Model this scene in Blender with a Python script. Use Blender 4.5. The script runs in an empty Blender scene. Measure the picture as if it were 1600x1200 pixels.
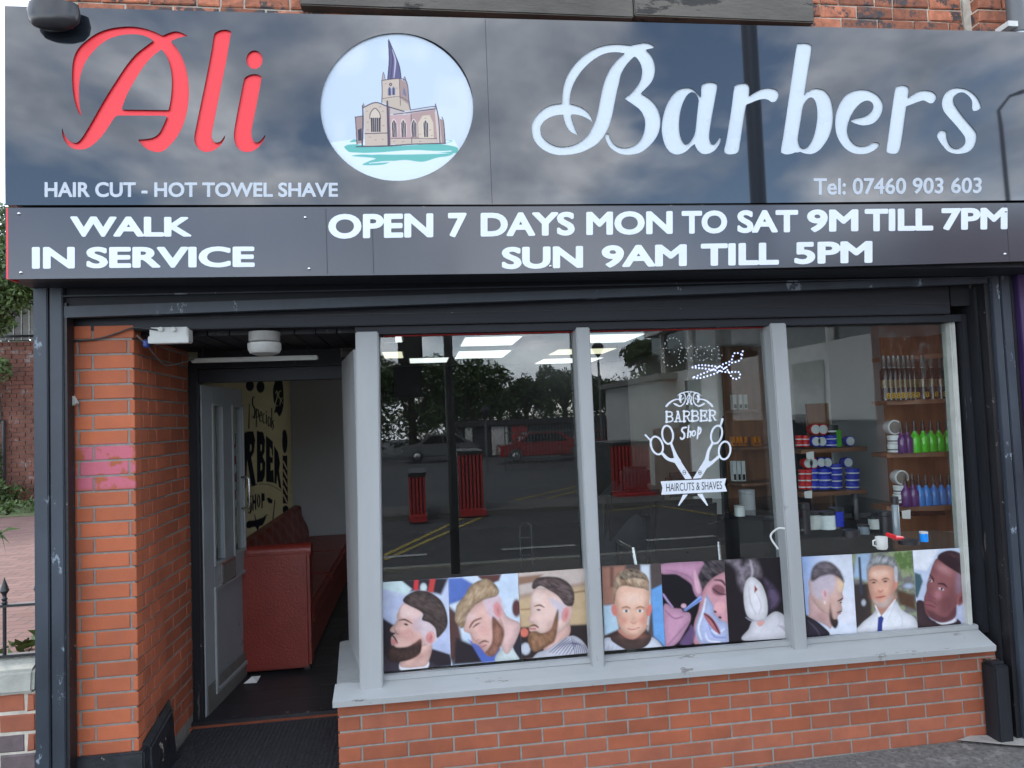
import bpy, bmesh, math, random
import numpy as np
from mathutils import Vector, Matrix
random.seed(7); np.random.seed(7)
SC = bpy.context.scene
COL = SC.collection
R_ = math.radians
# ------------------------------------------------------------------ camera
F = 1100.0                                    # focal length in pixels of the 1600 x 1200 photograph
CAM = np.array([.3218, -3.6305, 1.9696])
YAW, PIT, ROL = .13535, .05028, -.03916
cy, sy = math.cos(YAW), math.sin(YAW)
fw = np.array([sy*math.cos(PIT), cy*math.cos(PIT), math.sin(PIT)])
rt = np.array([cy, -sy, 0.0]); up = np.cross(rt, fw)
rt, up = math.cos(ROL)*rt+math.sin(ROL)*up, -math.sin(ROL)*rt+math.cos(ROL)*up
cd = bpy.data.cameras.new('camera'); cam = bpy.data.objects.new('camera', cd); COL.objects.link(cam)
cam.matrix_world = Matrix(((rt[0], up[0], -fw[0], CAM[0]), (rt[1], up[1], -fw[1], CAM[1]), (rt[2], up[2], -fw[2], CAM[2]), (0, 0, 0, 1)))
cd.sensor_fit = 'HORIZONTAL'; cd.sensor_width = 36; cd.lens = 36*F/1600; cd.clip_start = .05; cd.clip_end = 2000
SC.camera = cam
# ------------------------------------------------------------------ light
SC.view_settings.view_transform = 'Standard'; SC.view_settings.look = 'None'
SC.view_settings.exposure = 1.08; SC.view_settings.gamma = 1; SC.view_settings.use_curve_mapping = False
SUN_EL, SUN_AZ = R_(48), R_(-35)              # azimuth from +y, clockwise: high behind the shop, to the left
w = bpy.data.worlds.new('World'); SC.world = w; w.use_nodes = True
nt = w.node_tree; nt.nodes.clear()
def N(nt, t, **k):
    n = nt.nodes.new(t)
    for a, b in k.items(): setattr(n, a, b)
    return n
def L(nt, a, b): nt.links.new(a, b)
sky = N(nt, 'ShaderNodeTexSky', sky_type='NISHITA', sun_disc=False, sun_elevation=SUN_EL, sun_rotation=SUN_AZ)
skyb = N(nt, 'ShaderNodeVectorMath', operation='SCALE'); skyb.inputs['Scale'].default_value = 2.0
L(nt, sky.outputs[0], skyb.inputs[0])
tc = N(nt, 'ShaderNodeTexCoord'); sx = N(nt, 'ShaderNodeSeparateXYZ'); L(nt, tc.outputs['Generated'], sx.inputs[0])
mz = N(nt, 'ShaderNodeMath', operation='ABSOLUTE'); L(nt, sx.outputs[2], mz.inputs[0])
ma = N(nt, 'ShaderNodeMath', operation='ADD'); ma.inputs[1].default_value = .32; L(nt, mz.outputs[0], ma.inputs[0])
dv = N(nt, 'ShaderNodeVectorMath', operation='DIVIDE'); L(nt, tc.outputs['Generated'], dv.inputs[0])
cb = N(nt, 'ShaderNodeCombineXYZ')
for i in range(3): L(nt, ma.outputs[0], cb.inputs[i])
L(nt, cb.outputs[0], dv.inputs[1])
n1 = N(nt, 'ShaderNodeTexNoise'); n1.inputs['Scale'].default_value = 2.1; n1.inputs['Detail'].default_value = 7; n1.inputs['Roughness'].default_value = .52; n1.inputs['Distortion'].default_value = .25
L(nt, dv.outputs[0], n1.inputs['Vector'])
r1 = N(nt, 'ShaderNodeValToRGB'); r1.color_ramp.elements[0].position = .40; r1.color_ramp.elements[1].position = .53
L(nt, n1.outputs[0], r1.inputs[0])
n2 = N(nt, 'ShaderNodeTexNoise'); n2.inputs['Scale'].default_value = 3.2; n2.inputs['Detail'].default_value = 6; n2.inputs['Roughness'].default_value = .55; n2.inputs['Distortion'].default_value = .2
L(nt, dv.outputs[0], n2.inputs['Vector'])
r2 = N(nt, 'ShaderNodeValToRGB')
r2.color_ramp.elements[0].position = .36; r2.color_ramp.elements[0].color = (5.9, 6.8, 8.3, 1)
r2.color_ramp.elements[1].position = .66; r2.color_ramp.elements[1].color = (19.5, 20.4, 21.8, 1)
e = r2.color_ramp.elements.new(.5); e.color = (11.2, 12, 13.4, 1)
L(nt, n2.outputs[0], r2.inputs[0])
mx = N(nt, 'ShaderNodeMixRGB'); L(nt, r1.outputs[0], mx.inputs[0]); L(nt, skyb.outputs[0], mx.inputs[1]); L(nt, r2.outputs[0], mx.inputs[2])
hz = N(nt, 'ShaderNodeMapRange'); hz.inputs[1].default_value = .02; hz.inputs[2].default_value = .22; hz.inputs[3].default_value = 1; hz.inputs[4].default_value = 0; L(nt, mz.outputs[0], hz.inputs[0])
hm = N(nt, 'ShaderNodeMixRGB'); hm.blend_type = 'ADD'; hm.inputs[2].default_value = (9, 9.6, 10.4, 1); L(nt, hz.outputs[0], hm.inputs[0]); L(nt, mx.outputs[0], hm.inputs[1]); mx = hm   # paler band of cloud towards the horizon
bg = N(nt, 'ShaderNodeBackground'); bg.inputs[1].default_value = .12; L(nt, mx.outputs[0], bg.inputs[0])
wo = N(nt, 'ShaderNodeOutputWorld'); L(nt, bg.outputs[0], wo.inputs[0])
sd = bpy.data.lights.new('sun', 'SUN'); sd.energy = 1.5; sd.angle = R_(12); sd.color = (1, .95, .88)
so = bpy.data.objects.new('sun', sd); COL.objects.link(so)
sv = Vector((math.sin(SUN_AZ)*math.cos(SUN_EL), math.cos(SUN_AZ)*math.cos(SUN_EL), math.sin(SUN_EL)))
so.rotation_euler = sv.to_track_quat('Z', 'Y').to_euler(); so.location = (-4, 6, 9)
# ------------------------------------------------------------------ pixel <-> place
def ray(u, v): return rt*(u-800)/F - up*(v-600)/F + fw
def oy(u, v, Y):
    d = ray(u, v); return CAM+d*(Y-CAM[1])/d[1]
def ox(u, v, X):
    d = ray(u, v); return CAM+d*(X-CAM[0])/d[0]
def oz(u, v, Z):
    d = ray(u, v); return CAM+d*(Z-CAM[2])/d[2]
def px(P):
    P = np.asarray(P, float)-CAM; z = P@fw
    return np.stack([800+F*(P@rt)/z, 600-F*(P@up)/z], -1)
# ------------------------------------------------------------------ materials
def lin(c): 
    c = [x/255 for x in c]; return [x/12.92 if x <= .04045 else ((x+.055)/1.055)**2.4 for x in c]
MATS = {}
def mat(name, col, rough=.6, var=.12, scale=6, bump=0, bscale=60, metal=0, spec=.5, rand=0, wear=None, coat=0, stretch=(1, 1, 1), trans=0, wear_s=9, wear_t=.62):
    m = bpy.data.materials.new(name); m.use_nodes = True; nt = m.node_tree; p = nt.nodes['Principled BSDF']
    g = N(nt, 'ShaderNodeNewGeometry'); mp = N(nt, 'ShaderNodeMapping'); mp.inputs['Scale'].default_value = stretch
    L(nt, g.outputs['Position'], mp.inputs[0])
    no = N(nt, 'ShaderNodeTexNoise'); no.inputs['Scale'].default_value = scale; no.inputs['Detail'].default_value = 5; no.inputs['Roughness'].default_value = .6
    L(nt, mp.outputs[0], no.inputs['Vector'])
    mr = N(nt, 'ShaderNodeMapRange'); mr.inputs[1].default_value = .3; mr.inputs[2].default_value = .7; mr.inputs[3].default_value = 1-var; mr.inputs[4].default_value = 1+var
    L(nt, no.outputs[0], mr.inputs[0])
    val = mr.outputs[0]
    if rand:
        oi = N(nt, 'ShaderNodeObjectInfo'); m2 = N(nt, 'ShaderNodeMapRange'); m2.inputs[3].default_value = 1-rand; m2.inputs[4].default_value = 1+rand
        L(nt, oi.outputs['Random'], m2.inputs[0]); mm = N(nt, 'ShaderNodeMath', operation='MULTIPLY'); L(nt, val, mm.inputs[0]); L(nt, m2.outputs[0], mm.inputs[1]); val = mm.outputs[0]
    sc = N(nt, 'ShaderNodeVectorMath', operation='SCALE'); sc.inputs[0].default_value = col; L(nt, val, sc.inputs['Scale'])
    out = sc.outputs[0]
    if wear:
        wn = N(nt, 'ShaderNodeTexNoise'); wn.inputs['Scale'].default_value = wear_s; wn.inputs['Detail'].default_value = 9; wn.inputs['Roughness'].default_value = .72
        L(nt, mp.outputs[0], wn.inputs['Vector'])
        wr = N(nt, 'ShaderNodeMapRange'); wr.inputs[1].default_value = wear_t; wr.inputs[2].default_value = wear_t+.025
        L(nt, wn.outputs[0], wr.inputs[0]); wm = N(nt, 'ShaderNodeMixRGB'); wm.inputs[2].default_value = (*wear, 1)
        L(nt, wr.outputs[0], wm.inputs[0]); L(nt, out, wm.inputs[1]); out = wm.outputs[0]
    L(nt, out, p.inputs['Base Color'])
    rr = N(nt, 'ShaderNodeMapRange'); rr.inputs[3].default_value = max(0, rough*.8); rr.inputs[4].default_value = min(1, rough*1.2)
    L(nt, no.outputs[0], rr.inputs[0]); L(nt, rr.outputs[0], p.inputs['Roughness'])
    p.inputs['Metallic'].default_value = metal; p.inputs['Specular IOR Level'].default_value = spec
    p.inputs['Coat Weight'].default_value = coat; p.inputs['Coat Roughness'].default_value = .05; p.inputs['Transmission Weight'].default_value = trans
    if bump:
        bn = N(nt, 'ShaderNodeTexNoise'); bn.inputs['Scale'].default_value = bscale; bn.inputs['Detail'].default_value = 4; L(nt, mp.outputs[0], bn.inputs['Vector'])
        bu = N(nt, 'ShaderNodeBump'); bu.inputs['Strength'].default_value = bump; bu.inputs['Distance'].default_value = .004
        L(nt, bn.outputs[0], bu.inputs['Height']); L(nt, bu.outputs[0], p.inputs['Normal'])
    MATS[name] = m; return m
def emit(name, col, s):
    m = bpy.data.materials.new(name); m.use_nodes = True; nt = m.node_tree; p = nt.nodes['Principled BSDF']
    p.inputs['Base Color'].default_value = (*col, 1); p.inputs['Emission Color'].default_value = (*col, 1); p.inputs['Emission Strength'].default_value = s; return m
def glassmat(name, f0=.045, tint=(.93, .95, .94)):
    m = bpy.data.materials.new(name); m.use_nodes = True; nt = m.node_tree; nt.nodes.clear()
    lw = N(nt, 'ShaderNodeLayerWeight'); lw.inputs[0].default_value = .5
    pw = N(nt, 'ShaderNodeMath', operation='POWER'); pw.inputs[1].default_value = 5; L(nt, lw.outputs['Facing'], pw.inputs[0])
    mr = N(nt, 'ShaderNodeMapRange'); mr.inputs[3].default_value = f0; mr.inputs[4].default_value = 1; L(nt, pw.outputs[0], mr.inputs[0])
    t = N(nt, 'ShaderNodeBsdfTransparent'); t.inputs[0].default_value = (*tint, 1); gl = N(nt, 'ShaderNodeBsdfGlossy'); gl.inputs['Roughness'].default_value = 0
    mi = N(nt, 'ShaderNodeMixShader'); L(nt, mr.outputs[0], mi.inputs[0]); L(nt, t.outputs[0], mi.inputs[1]); L(nt, gl.outputs[0], mi.inputs[2])
    o = N(nt, 'ShaderNodeOutputMaterial'); L(nt, mi.outputs[0], o.inputs[0]); return m
def printmat(name, gain=1.0, rough=.45, spec=.3):
    m = bpy.data.materials.new(name); m.use_nodes = True; nt = m.node_tree; p = nt.nodes['Principled BSDF']
    a = N(nt, 'ShaderNodeVertexColor', layer_name='ink'); s = N(nt, 'ShaderNodeVectorMath', operation='SCALE'); s.inputs['Scale'].default_value = gain
    L(nt, a.outputs[0], s.inputs[0]); L(nt, s.outputs[0], p.inputs['Base Color']); p.inputs['Roughness'].default_value = rough; p.inputs['Specular IOR Level'].default_value = spec; return m
brick_c = (.38, .100, .040)
mat('brick', brick_c, .75, .17, 5, bump=.3, bscale=120, rand=.15, wear=(.24, .08, .04), wear_s=18, wear_t=.69)
mat('brick_low', (.28, .077, .034), .75, .2, 5, bump=.25, bscale=140, rand=.13, wear=(.42, .25, .18), wear_s=26, wear_t=.70)
mat('brick_dirty', (.29, .088, .045), .8, .16, 9, bump=.25, bscale=140, rand=.16)
mat('brick_reveal', (.33, .088, .040), .75, .18, 5, bump=.25, bscale=140, rand=.14)
mat('brick_old', (.30, .105, .055), .85, .45, 18, bump=.8, bscale=60, rand=.35, wear=(.055, .045, .045), wear_s=7, wear_t=.54)
mat('brick_blue', (.13, .095, .10), .7, .25, 20, bump=.4, bscale=90, rand=.3)
mat('brick_far', (.16, .065, .045), .9, .45, 3, bump=.5, bscale=30, wear=(.22, .19, .18), wear_s=3, wear_t=.58)
mat('mortar', (.215, .20, .18), .95, .15, 30, bump=.6, bscale=200)
mat('mortar_low', (.255, .24, .215), .95, .2, 20, bump=.6, bscale=200)
mat('mortar_pale', (.47, .43, .36), .95, .2, 20, bump=.8, bscale=120)
mat('black_gloss', (.013, .016, .021), .025, .03, 2, spec=1.0)
mat('panel_grey', (.052, .055, .066), .16, .12, 1.2, spec=.6, stretch=(1, 1, .3))
mat('red_acrylic', (.76, .018, .028), .4, .03, 3)
mat('white_acrylic', (.50, .56, .60), .28, .03, 5)
mat('white_vinyl', (.62, .66, .71), .35, .05, 5)
mat('silver_letter', (.42, .46, .50), .4, .05, 20)
mat('frame_grey', (.305, .318, .318), .5, .10, 3, bump=.25, bscale=25, stretch=(1, 1, .25), wear=(.19, .195, .19), wear_s=12, wear_t=.655)
mat('sill_grey', (.32, .332, .328), .5, .10, 3.5, bump=.3, bscale=18, stretch=(.35, 1, 1), wear=(.17, .165, .15), wear_s=10, wear_t=.61)
mat('post_paint', (.034, .043, .056), .42, .3, 3, bump=.2, bscale=30, stretch=(1, 1, .5), wear=(.20, .24, .28), wear_s=7, wear_t=.61, spec=.35)
mat('timber_black', (.013, .014, .017), .5, .35, 6, bump=.7, bscale=30, stretch=(1, 1, .12), wear=(.085, .08, .075), wear_s=16, wear_t=.63, spec=.25)
mat('timber_black_h', (.016, .018, .023), .5, .4, 6, bump=.7, bscale=30, stretch=(.12, 1, 1), wear=(.10, .10, .10), wear_s=16, wear_t=.68, spec=.25)
mat('black_edge', (.008, .008, .010), .5, .3, 10, bump=.5, bscale=60, wear=(.34, .31, .27), wear_s=22, wear_t=.65)
mat('shutter', (.010, .012, .016), .5, .2, 3, spec=.25, stretch=(.2, 1, 1))
mat('cream', (.46, .47, .43), .6, .12, 10, bump=.3, bscale=60, wear=(.05, .05, .05), wear_s=20, wear_t=.66)
mat('stone', (.10, .09, .076), .9, .4, 5, bump=.8, bscale=60, stretch=(.3, 1, 1), wear=(.035, .033, .03), wear_s=5, wear_t=.56)
mat('coping', (.30, .30, .26), .9, .2, 9, bump=.8, bscale=90)
mat('asphalt', (.12, .115, .106), .95, .45, 45, bump=1.0, bscale=160, wear=(.20, .19, .175), wear_s=9, wear_t=.565)
mat('cement', (.30, .28, .25), .95, .2, 12, bump=1.0, bscale=60)
mat('road', (.065, .065, .067), .9, .2, 1.2, bump=.4, bscale=100)
mat('rubber', (.026, .027, .031), .55, .2, 20)
mat('plinth', (.016, .018, .022), .4, .4, 10, bump=.9, bscale=30, wear=(.40, .34, .27), wear_s=8, wear_t=.60)
mat('metal', (.55, .55, .54), .25, .05, 10, metal=1)
mat('wood', (.24, .105, .048), .45, .3, 12, bump=.1, stretch=(1, 1, .15))
mat('wood_h', (.22, .098, .048), .45, .3, 12, bump=.1, stretch=(.15, 1, 1))
mat('leather_red', (.175, .022, .014), .36, .12, 5, bump=.5, bscale=70)
mat('leather_black', (.016, .016, .018), .3, .1, 12)
mat('wall_int', (.42, .43, .44), .8, .06, 2)
mat('white_board', (.78, .78, .76), .6)
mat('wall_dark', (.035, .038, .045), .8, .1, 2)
mat('ceil_int', (.34, .34, .33), .9, .05, 2)
mat('floor_int', (.022, .022, .025), .45, .35, 4, stretch=(1, .25, 1))
mat('door_grey', (.27, .29, .30), .5, .10, 4, bump=.2, bscale=25, wear=(.13, .135, .135), wear_s=9, wear_t=.64)
mat('plastic_dim', (.30, .30, .28), .4, .15, 20)
mat('plastic_white', (.52, .53, .50), .5, .06, 10)
mat('fence_white', (.26, .27, .26), .7, .2, 6)
mat('plastic_old', (.16, .155, .14), .5, .2, 12)
mat('cable', (.012, .012, .014), .5)
mat('blue_tape', (.02, .05, .22), .5)
mat('paper', (.75, .75, .73), .8)
mat('iron', (.012, .013, .015), .4, .2, 20)
mat('leaf', (.050, .085, .018), .6, .55, 8, rand=.15)
mat('leaf_dark', (.040, .072, .018), .7, .6, 1.3)
mat('bark', (.05, .038, .028), .9, .3, 8)
mat('grass', (.085, .10, .035), .9, .4, 10, bump=.8, bscale=50)
mat('brick_red_pole', (.45, .02, .02), .4)
mat('purple', (.035, .016, .07), .4)
mat('red_steel', (.40, .015, .015), .5, .2, 4)
mat('cladding_white', (.50, .50, .48), .7, .1, 1)
mat('roof_dark', (.03, .03, .035), .7)
mat('yellow_line', (.42, .33, .08), .8, .3, 6)
mat('white_line', (.45, .45, .43), .8, .3, 6)
mat('glass_dark', (.012, .014, .016), .04)
mat('car_red', (.32, .012, .015), .25, coat=1)
mat('lamp_grey', (.10, .105, .11), .5)
glass = glassmat('window_glass', .055)
PR = printmat('poster_print', .76)
PRL = printmat('logo_print', .72, .3)
PRM = printmat('mural_print', 1.35, .8, .1)
# ------------------------------------------------------------------ mesh helpers
LOC = {}
def tag(o, label=None, cat=None, group=None, kind=None):
    if label: o['label'] = label
    if cat: o['category'] = cat
    if group: o['group'] = group
    if kind: o['kind'] = kind
    return o
def thing(name, loc, label, cat, group=None):
    o = bpy.data.objects.new(name, None); COL.objects.link(o); o.location = loc; o.empty_display_size = .1
    LOC[o.name] = Vector(loc); return tag(o, label, cat, group)
def link(name, me, m, parent=None, loc=None):
    """me holds world coordinates unless loc is given"""
    o = bpy.data.objects.new(name, me)
    if m is not None and not me.materials: me.materials.append(MATS[m] if isinstance(m, str) else m)
    COL.objects.link(o)
    base = Vector(loc) if loc is not None else Vector((0, 0, 0))
    LOC[o.name] = base
    if parent is not None:
        o.parent = parent; o.location = base-LOC[parent.name]
    else: o.location = base
    return o
class B:
    def __init__(s): s.v = []; s.f = []
    def add(s, vs, fs):
        n = len(s.v); s.v += [tuple(map(float, q)) for q in vs]; s.f += [tuple(i+n for i in f) for f in fs]; return s
    def box(s, a, b):
        x0, y0, z0 = a; x1, y1, z1 = b
        x0, x1 = min(x0, x1), max(x0, x1); y0, y1 = min(y0, y1), max(y0, y1); z0, z1 = min(z0, z1), max(z0, z1)
        return s.add([(x0, y0, z0), (x1, y0, z0), (x1, y1, z0), (x0, y1, z0), (x0, y0, z1), (x1, y0, z1), (x1, y1, z1), (x0, y1, z1)],
                     [(0, 3, 2, 1), (4, 5, 6, 7), (0, 1, 5, 4), (1, 2, 6, 5), (2, 3, 7, 6), (3, 0, 4, 7)])
    def hexa(s, p):     # 8 corners: bottom loop then top loop
        return s.add(p, [(0, 3, 2, 1), (4, 5, 6, 7), (0, 1, 5, 4), (1, 2, 6, 5), (2, 3, 7, 6), (3, 0, 4, 7)])
    def prism(s, poly, a, b):      # poly of 3-D points extruded by vector a->b
        n = len(poly); d = Vector(b)-Vector(a)
        P = [Vector(q) for q in poly]
        return s.add([*P, *[q+d for q in P]], [tuple(range(n)), tuple(range(2*n-1, n-1, -1))]+[(i, i+n, (i+1) % n+n, (i+1) % n) for i in range(n)])
    def tube(s, pts, r, seg=8, cap=True):
        pts = [Vector(p) for p in pts]; n = len(pts); rs = r if hasattr(r, '__len__') else [r]*n
        rings = []; prev = None
        for i, p in enumerate(pts):
            t = (pts[min(i+1, n-1)]-pts[max(i-1, 0)]).normalized()
            a = prev if prev else (Vector((0, 0, 1)) if abs(t.z) < .9 else Vector((1, 0, 0)))
            a = (a-t*a.dot(t)).normalized(); prev = a; b = t.cross(a)
            rings.append([p+(a*math.cos(2*math.pi*k/seg)+b*math.sin(2*math.pi*k/seg))*rs[i] for k in range(seg)])
        vs = [q for r_ in rings for q in r_]
        fs = [(i*seg+k, i*seg+(k+1) % seg, (i+1)*seg+(k+1) % seg, (i+1)*seg+k) for i in range(n-1) for k in range(seg)]
        if cap: fs += [tuple(range(seg-1, -1, -1)), tuple((n-1)*seg+k for k in range(seg))]
        return s.add(vs, fs)
    def lathe(s, prof, c=(0, 0, 0), seg=20, axis='z'):
        vs = []; n = len(prof)
        for r, z in prof:
            for k in range(seg):
                a = 2*math.pi*k/seg; p = (r*math.cos(a), r*math.sin(a), z)
                if axis == 'y': p = (p[0], z, p[1])
                if axis == 'x': p = (z, p[0], p[1])
                vs.append((p[0]+c[0], p[1]+c[1], p[2]+c[2]))
        fs = [(i*seg+k, i*seg+(k+1) % seg, (i+1)*seg+(k+1) % seg, (i+1)*seg+k) for i in range(n-1) for k in range(seg)]
        fs += [tuple(range(seg-1, -1, -1)), tuple((n-1)*seg+k for k in range(seg))]
        return s.add(vs, fs)
    def mesh(s, name, smooth=False, bevel=0):
        me = bpy.data.meshes.new(name); me.from_pydata(s.v, [], s.f)
        if bevel or True:
            bm = bmesh.new(); bm.from_mesh(me)
            bmesh.ops.recalc_face_normals(bm, faces=bm.faces)
            if bevel: bmesh.ops.bevel(bm, geom=bm.edges, offset=bevel, segments=2, affect='EDGES', clamp_overlap=True)
            bm.to_mesh(me); bm.free()
        if smooth:
            me.shade_smooth()
            try: me.set_sharp_from_angle(angle=R_(40))
            except Exception: pass
        return me
    def obj(s, name, m, parent=None, smooth=False, bevel=0, loc=None):
        return link(name, s.mesh(name, smooth, bevel), m, parent, loc)
def box(name, a, b, m, parent=None, bevel=0): return B().box(a, b).obj(name, m, parent, bevel=bevel)
# ------------------------------------------------------------------ flat shapes: signed distance, contour, fill
def cat(pts, n=6):
    """closed Catmull-Rom; a point with a third item is a corner"""
    P = [np.array(p[:2], float) for p in pts]; c = [len(p) > 2 for p in pts]; out = []; m = len(P)
    for i in range(m):
        p1, p2 = P[i], P[(i+1) % m]; p0 = p1 if c[i] else P[i-1]; p3 = p2 if c[(i+1) % m] else P[(i+2) % m]
        for k in range(n):
            t = k/n; out.append(.5*((2*p1)+(-p0+p2)*t+(2*p0-5*p1+4*p2-p3)*t*t+(-p0+3*p1-3*p2+p3)*t**3))
    return np.array(out)
def cato(pts, n=6):
    P = [np.array(p, float) for p in pts]; out = []; m = len(P)
    for i in range(m-1):
        p1, p2 = P[i], P[i+1]; p0 = P[max(i-1, 0)]; p3 = P[min(i+2, m-1)]
        for k in range(n):
            t = k/n; out.append(.5*((2*p1)+(-p0+p2)*t+(2*p0-5*p1+4*p2-p3)*t*t+(-p0+3*p1-3*p2+p3)*t**3))
    return np.array(out+[P[-1]])
def sd_poly(q, P):
    d = np.full(len(q), 1e9); ins = np.zeros(len(q), bool); n = len(P)
    for i in range(n):
        a, b = P[i-1], P[i]; e = b-a; w_ = q-a; t = np.clip((w_@e)/max(e@e, 1e-9), 0, 1)
        d = np.minimum(d, ((w_-t[:, None]*e)**2).sum(1))
        c1 = (a[1] <= q[:, 1]) != (b[1] <= q[:, 1])
        with np.errstate(divide='ignore', invalid='ignore'):
            xc = a[0]+(q[:, 1]-a[1])*e[0]/(e[1] if e[1] else 1e-12)
        ins ^= c1 & (q[:, 0] < xc)
    return np.where(ins, -1, 1)*np.sqrt(d)
def sd_stroke(q, S):          # S rows x, y, half width
    d = np.full(len(q), 1e9)
    for i in range(len(S)-1):
        a, b = S[i, :2], S[i+1, :2]; e = b-a; w_ = q-a; t = np.clip((w_@e)/max(e@e, 1e-9), 0, 1)
        d = np.minimum(d, np.sqrt(((w_-t[:, None]*e)**2).sum(1))-(S[i, 2]+t*(S[i+1, 2]-S[i, 2])))
    return d
def sd_ell(q, cx, cy_, rx, ry, rot=0):
    c, s = math.cos(R_(rot)), math.sin(R_(rot)); x = q[:, 0]-cx; y = q[:, 1]-cy_
    X = (x*c+y*s)/rx; Y = (-x*s+y*c)/ry; r = np.sqrt(X*X+Y*Y)
    return (r-1)*min(rx, ry)
def field(q, ops):
    D = np.full(len(q), 1e9)
    for o in ops:
        k = o[0]
        if k in ('+', '-'): d = sd_poly(q, cat(o[1]))
        elif k in ('P', 'N'): d = sd_poly(q, np.array(o[1], float))
        elif k == 's': d = sd_stroke(q, cato(o[1], 5))
        elif k == 'l': d = sd_stroke(q, np.array(o[1], float))
        elif k in ('e', 'E'): d = sd_ell(q, *o[1:])
        D = np.maximum(D, -d) if k in '-NE' else np.minimum(D, d)
    return D
def contour(ops, x0, y0, x1, y1, h):
    nx, ny = int((x1-x0)/h)+1, int((y1-y0)/h)+1
    xs = x0+np.arange(nx)*h; ys = y0+np.arange(ny)*h
    G = np.stack(np.meshgrid(xs, ys), -1).reshape(-1, 2); Fv = (ops(G) if callable(ops) else field(G, ops)).reshape(ny, nx)
    Fv[np.abs(Fv) < 1e-6] = 1e-6
    S = Fv < 0; seg = {}
    cell = S[:-1, :-1].astype(int)+S[:-1, 1:]*2+S[1:, 1:]*4+S[1:, :-1]*8
    def ept(e):
        k, j, i = e
        if k == 'h': a, b = Fv[j, i], Fv[j, i+1]; return (xs[i]+h*a/(a-b), ys[j])
        a, b = Fv[j, i], Fv[j+1, i]; return (xs[i], ys[j]+h*a/(a-b))
    T = {1: [(3, 0)], 2: [(0, 1)], 3: [(3, 1)], 4: [(1, 2)], 5: [(3, 0), (1, 2)], 6: [(0, 2)], 7: [(3, 2)], 8: [(2, 3)], 9: [(2, 0)], 10: [(0, 1), (2, 3)], 11: [(2, 1)], 12: [(1, 3)], 13: [(1, 0)], 14: [(0, 3)]}
    nb = {}
    for j, i in zip(*np.nonzero((cell > 0) & (cell < 15))):
        E_ = [('h', j, i), ('v', j, i+1), ('h', j+1, i), ('v', j, i)]
        for a, b in T[int(cell[j, i])]: nb.setdefault(E_[a], []).append(E_[b]); nb.setdefault(E_[b], []).append(E_[a])
    loops = []; seen = set()
    for s0 in nb:
        if s0 in seen: continue
        lp = [s0]; seen.add(s0); cur = s0
        while True:
            nx_ = [q for q in nb[cur] if q not in seen]
            if not nx_: break
            cur = nx_[0]; seen.add(cur); lp.append(cur)
        if len(lp) > 5: loops.append(np.array([ept(e) for e in lp]))
    return loops
def fill2d(name, loops, ext):
    """loops in plane metres (x, z); returns a mesh in world axes, front face at y=-ext"""
    cu = bpy.data.curves.new(name, 'CURVE'); cu.dimensions = '2D'; cu.fill_mode = 'BOTH'; cu.extrude = ext
    for lp in loops:
        sp = cu.splines.new('POLY'); sp.points.add(len(lp)-1); sp.use_cyclic_u = True
        for p, q in zip(sp.points, lp): p.co = (q[0], q[1], 0, 1)
    o = bpy.data.objects.new(name, cu); COL.objects.link(o)
    dg = bpy.context.evaluated_depsgraph_get(); me = bpy.data.meshes.new_from_object(o.evaluated_get(dg))
    bpy.data.objects.remove(o); bpy.data.curves.remove(cu)
    n = len(me.vertices); co = np.empty(n*3); me.vertices.foreach_get('co', co); co = co.reshape(-1, 3)
    co = np.stack([co[:, 0], -co[:, 2], co[:, 1]], 1); me.vertices.foreach_set('co', co.ravel()); me.name = name
    me.shade_flat(); me.update(); return me
def loops_on(loops, tf, Y):
    out = []
    for lp in loops:
        out.append(np.array([oy(*tf(*p), Y)[[0, 2]] for p in lp]))
    return out
def shape(name, ops, tf, bb, h, Y, m, parent, th=.003):
    me = fill2d(name, loops_on(contour(ops, *bb, h), tf, Y), th/2)
    co = np.empty(len(me.vertices)*3); me.vertices.foreach_get('co', co); co = co.reshape(-1, 3); co[:, 1] += Y-th/2; me.vertices.foreach_set('co', co.ravel())
    return link(name, me, m, parent)
def grow(loops, d):
    out = []
    for lp in loops:
        A = .5*np.sum(lp[:, 0]*np.roll(lp[:, 1], -1)-np.roll(lp[:, 0], -1)*lp[:, 1])
        t = np.roll(lp, -2, 0)-np.roll(lp, 2, 0); t /= np.linalg.norm(t, axis=1)[:, None]+1e-9
        nrm = np.stack([t[:, 1], -t[:, 0]], 1)*(1 if A > 0 else -1)
        out.append((lp, nrm, A))
    big = max(abs(a) for _, _, a in out); res = []
    for lp, nrm, A in out: # holes shrink, islands grow
        hole = any(abs(a2) > abs(A) and inside(lp[0], l2) for l2, _, a2 in out if l2 is not lp)
        res.append(lp+nrm*(-d if hole else d))
    return res
def inside(p, lp):
    return sd_poly(np.array([p]), lp)[0] < 0
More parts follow.
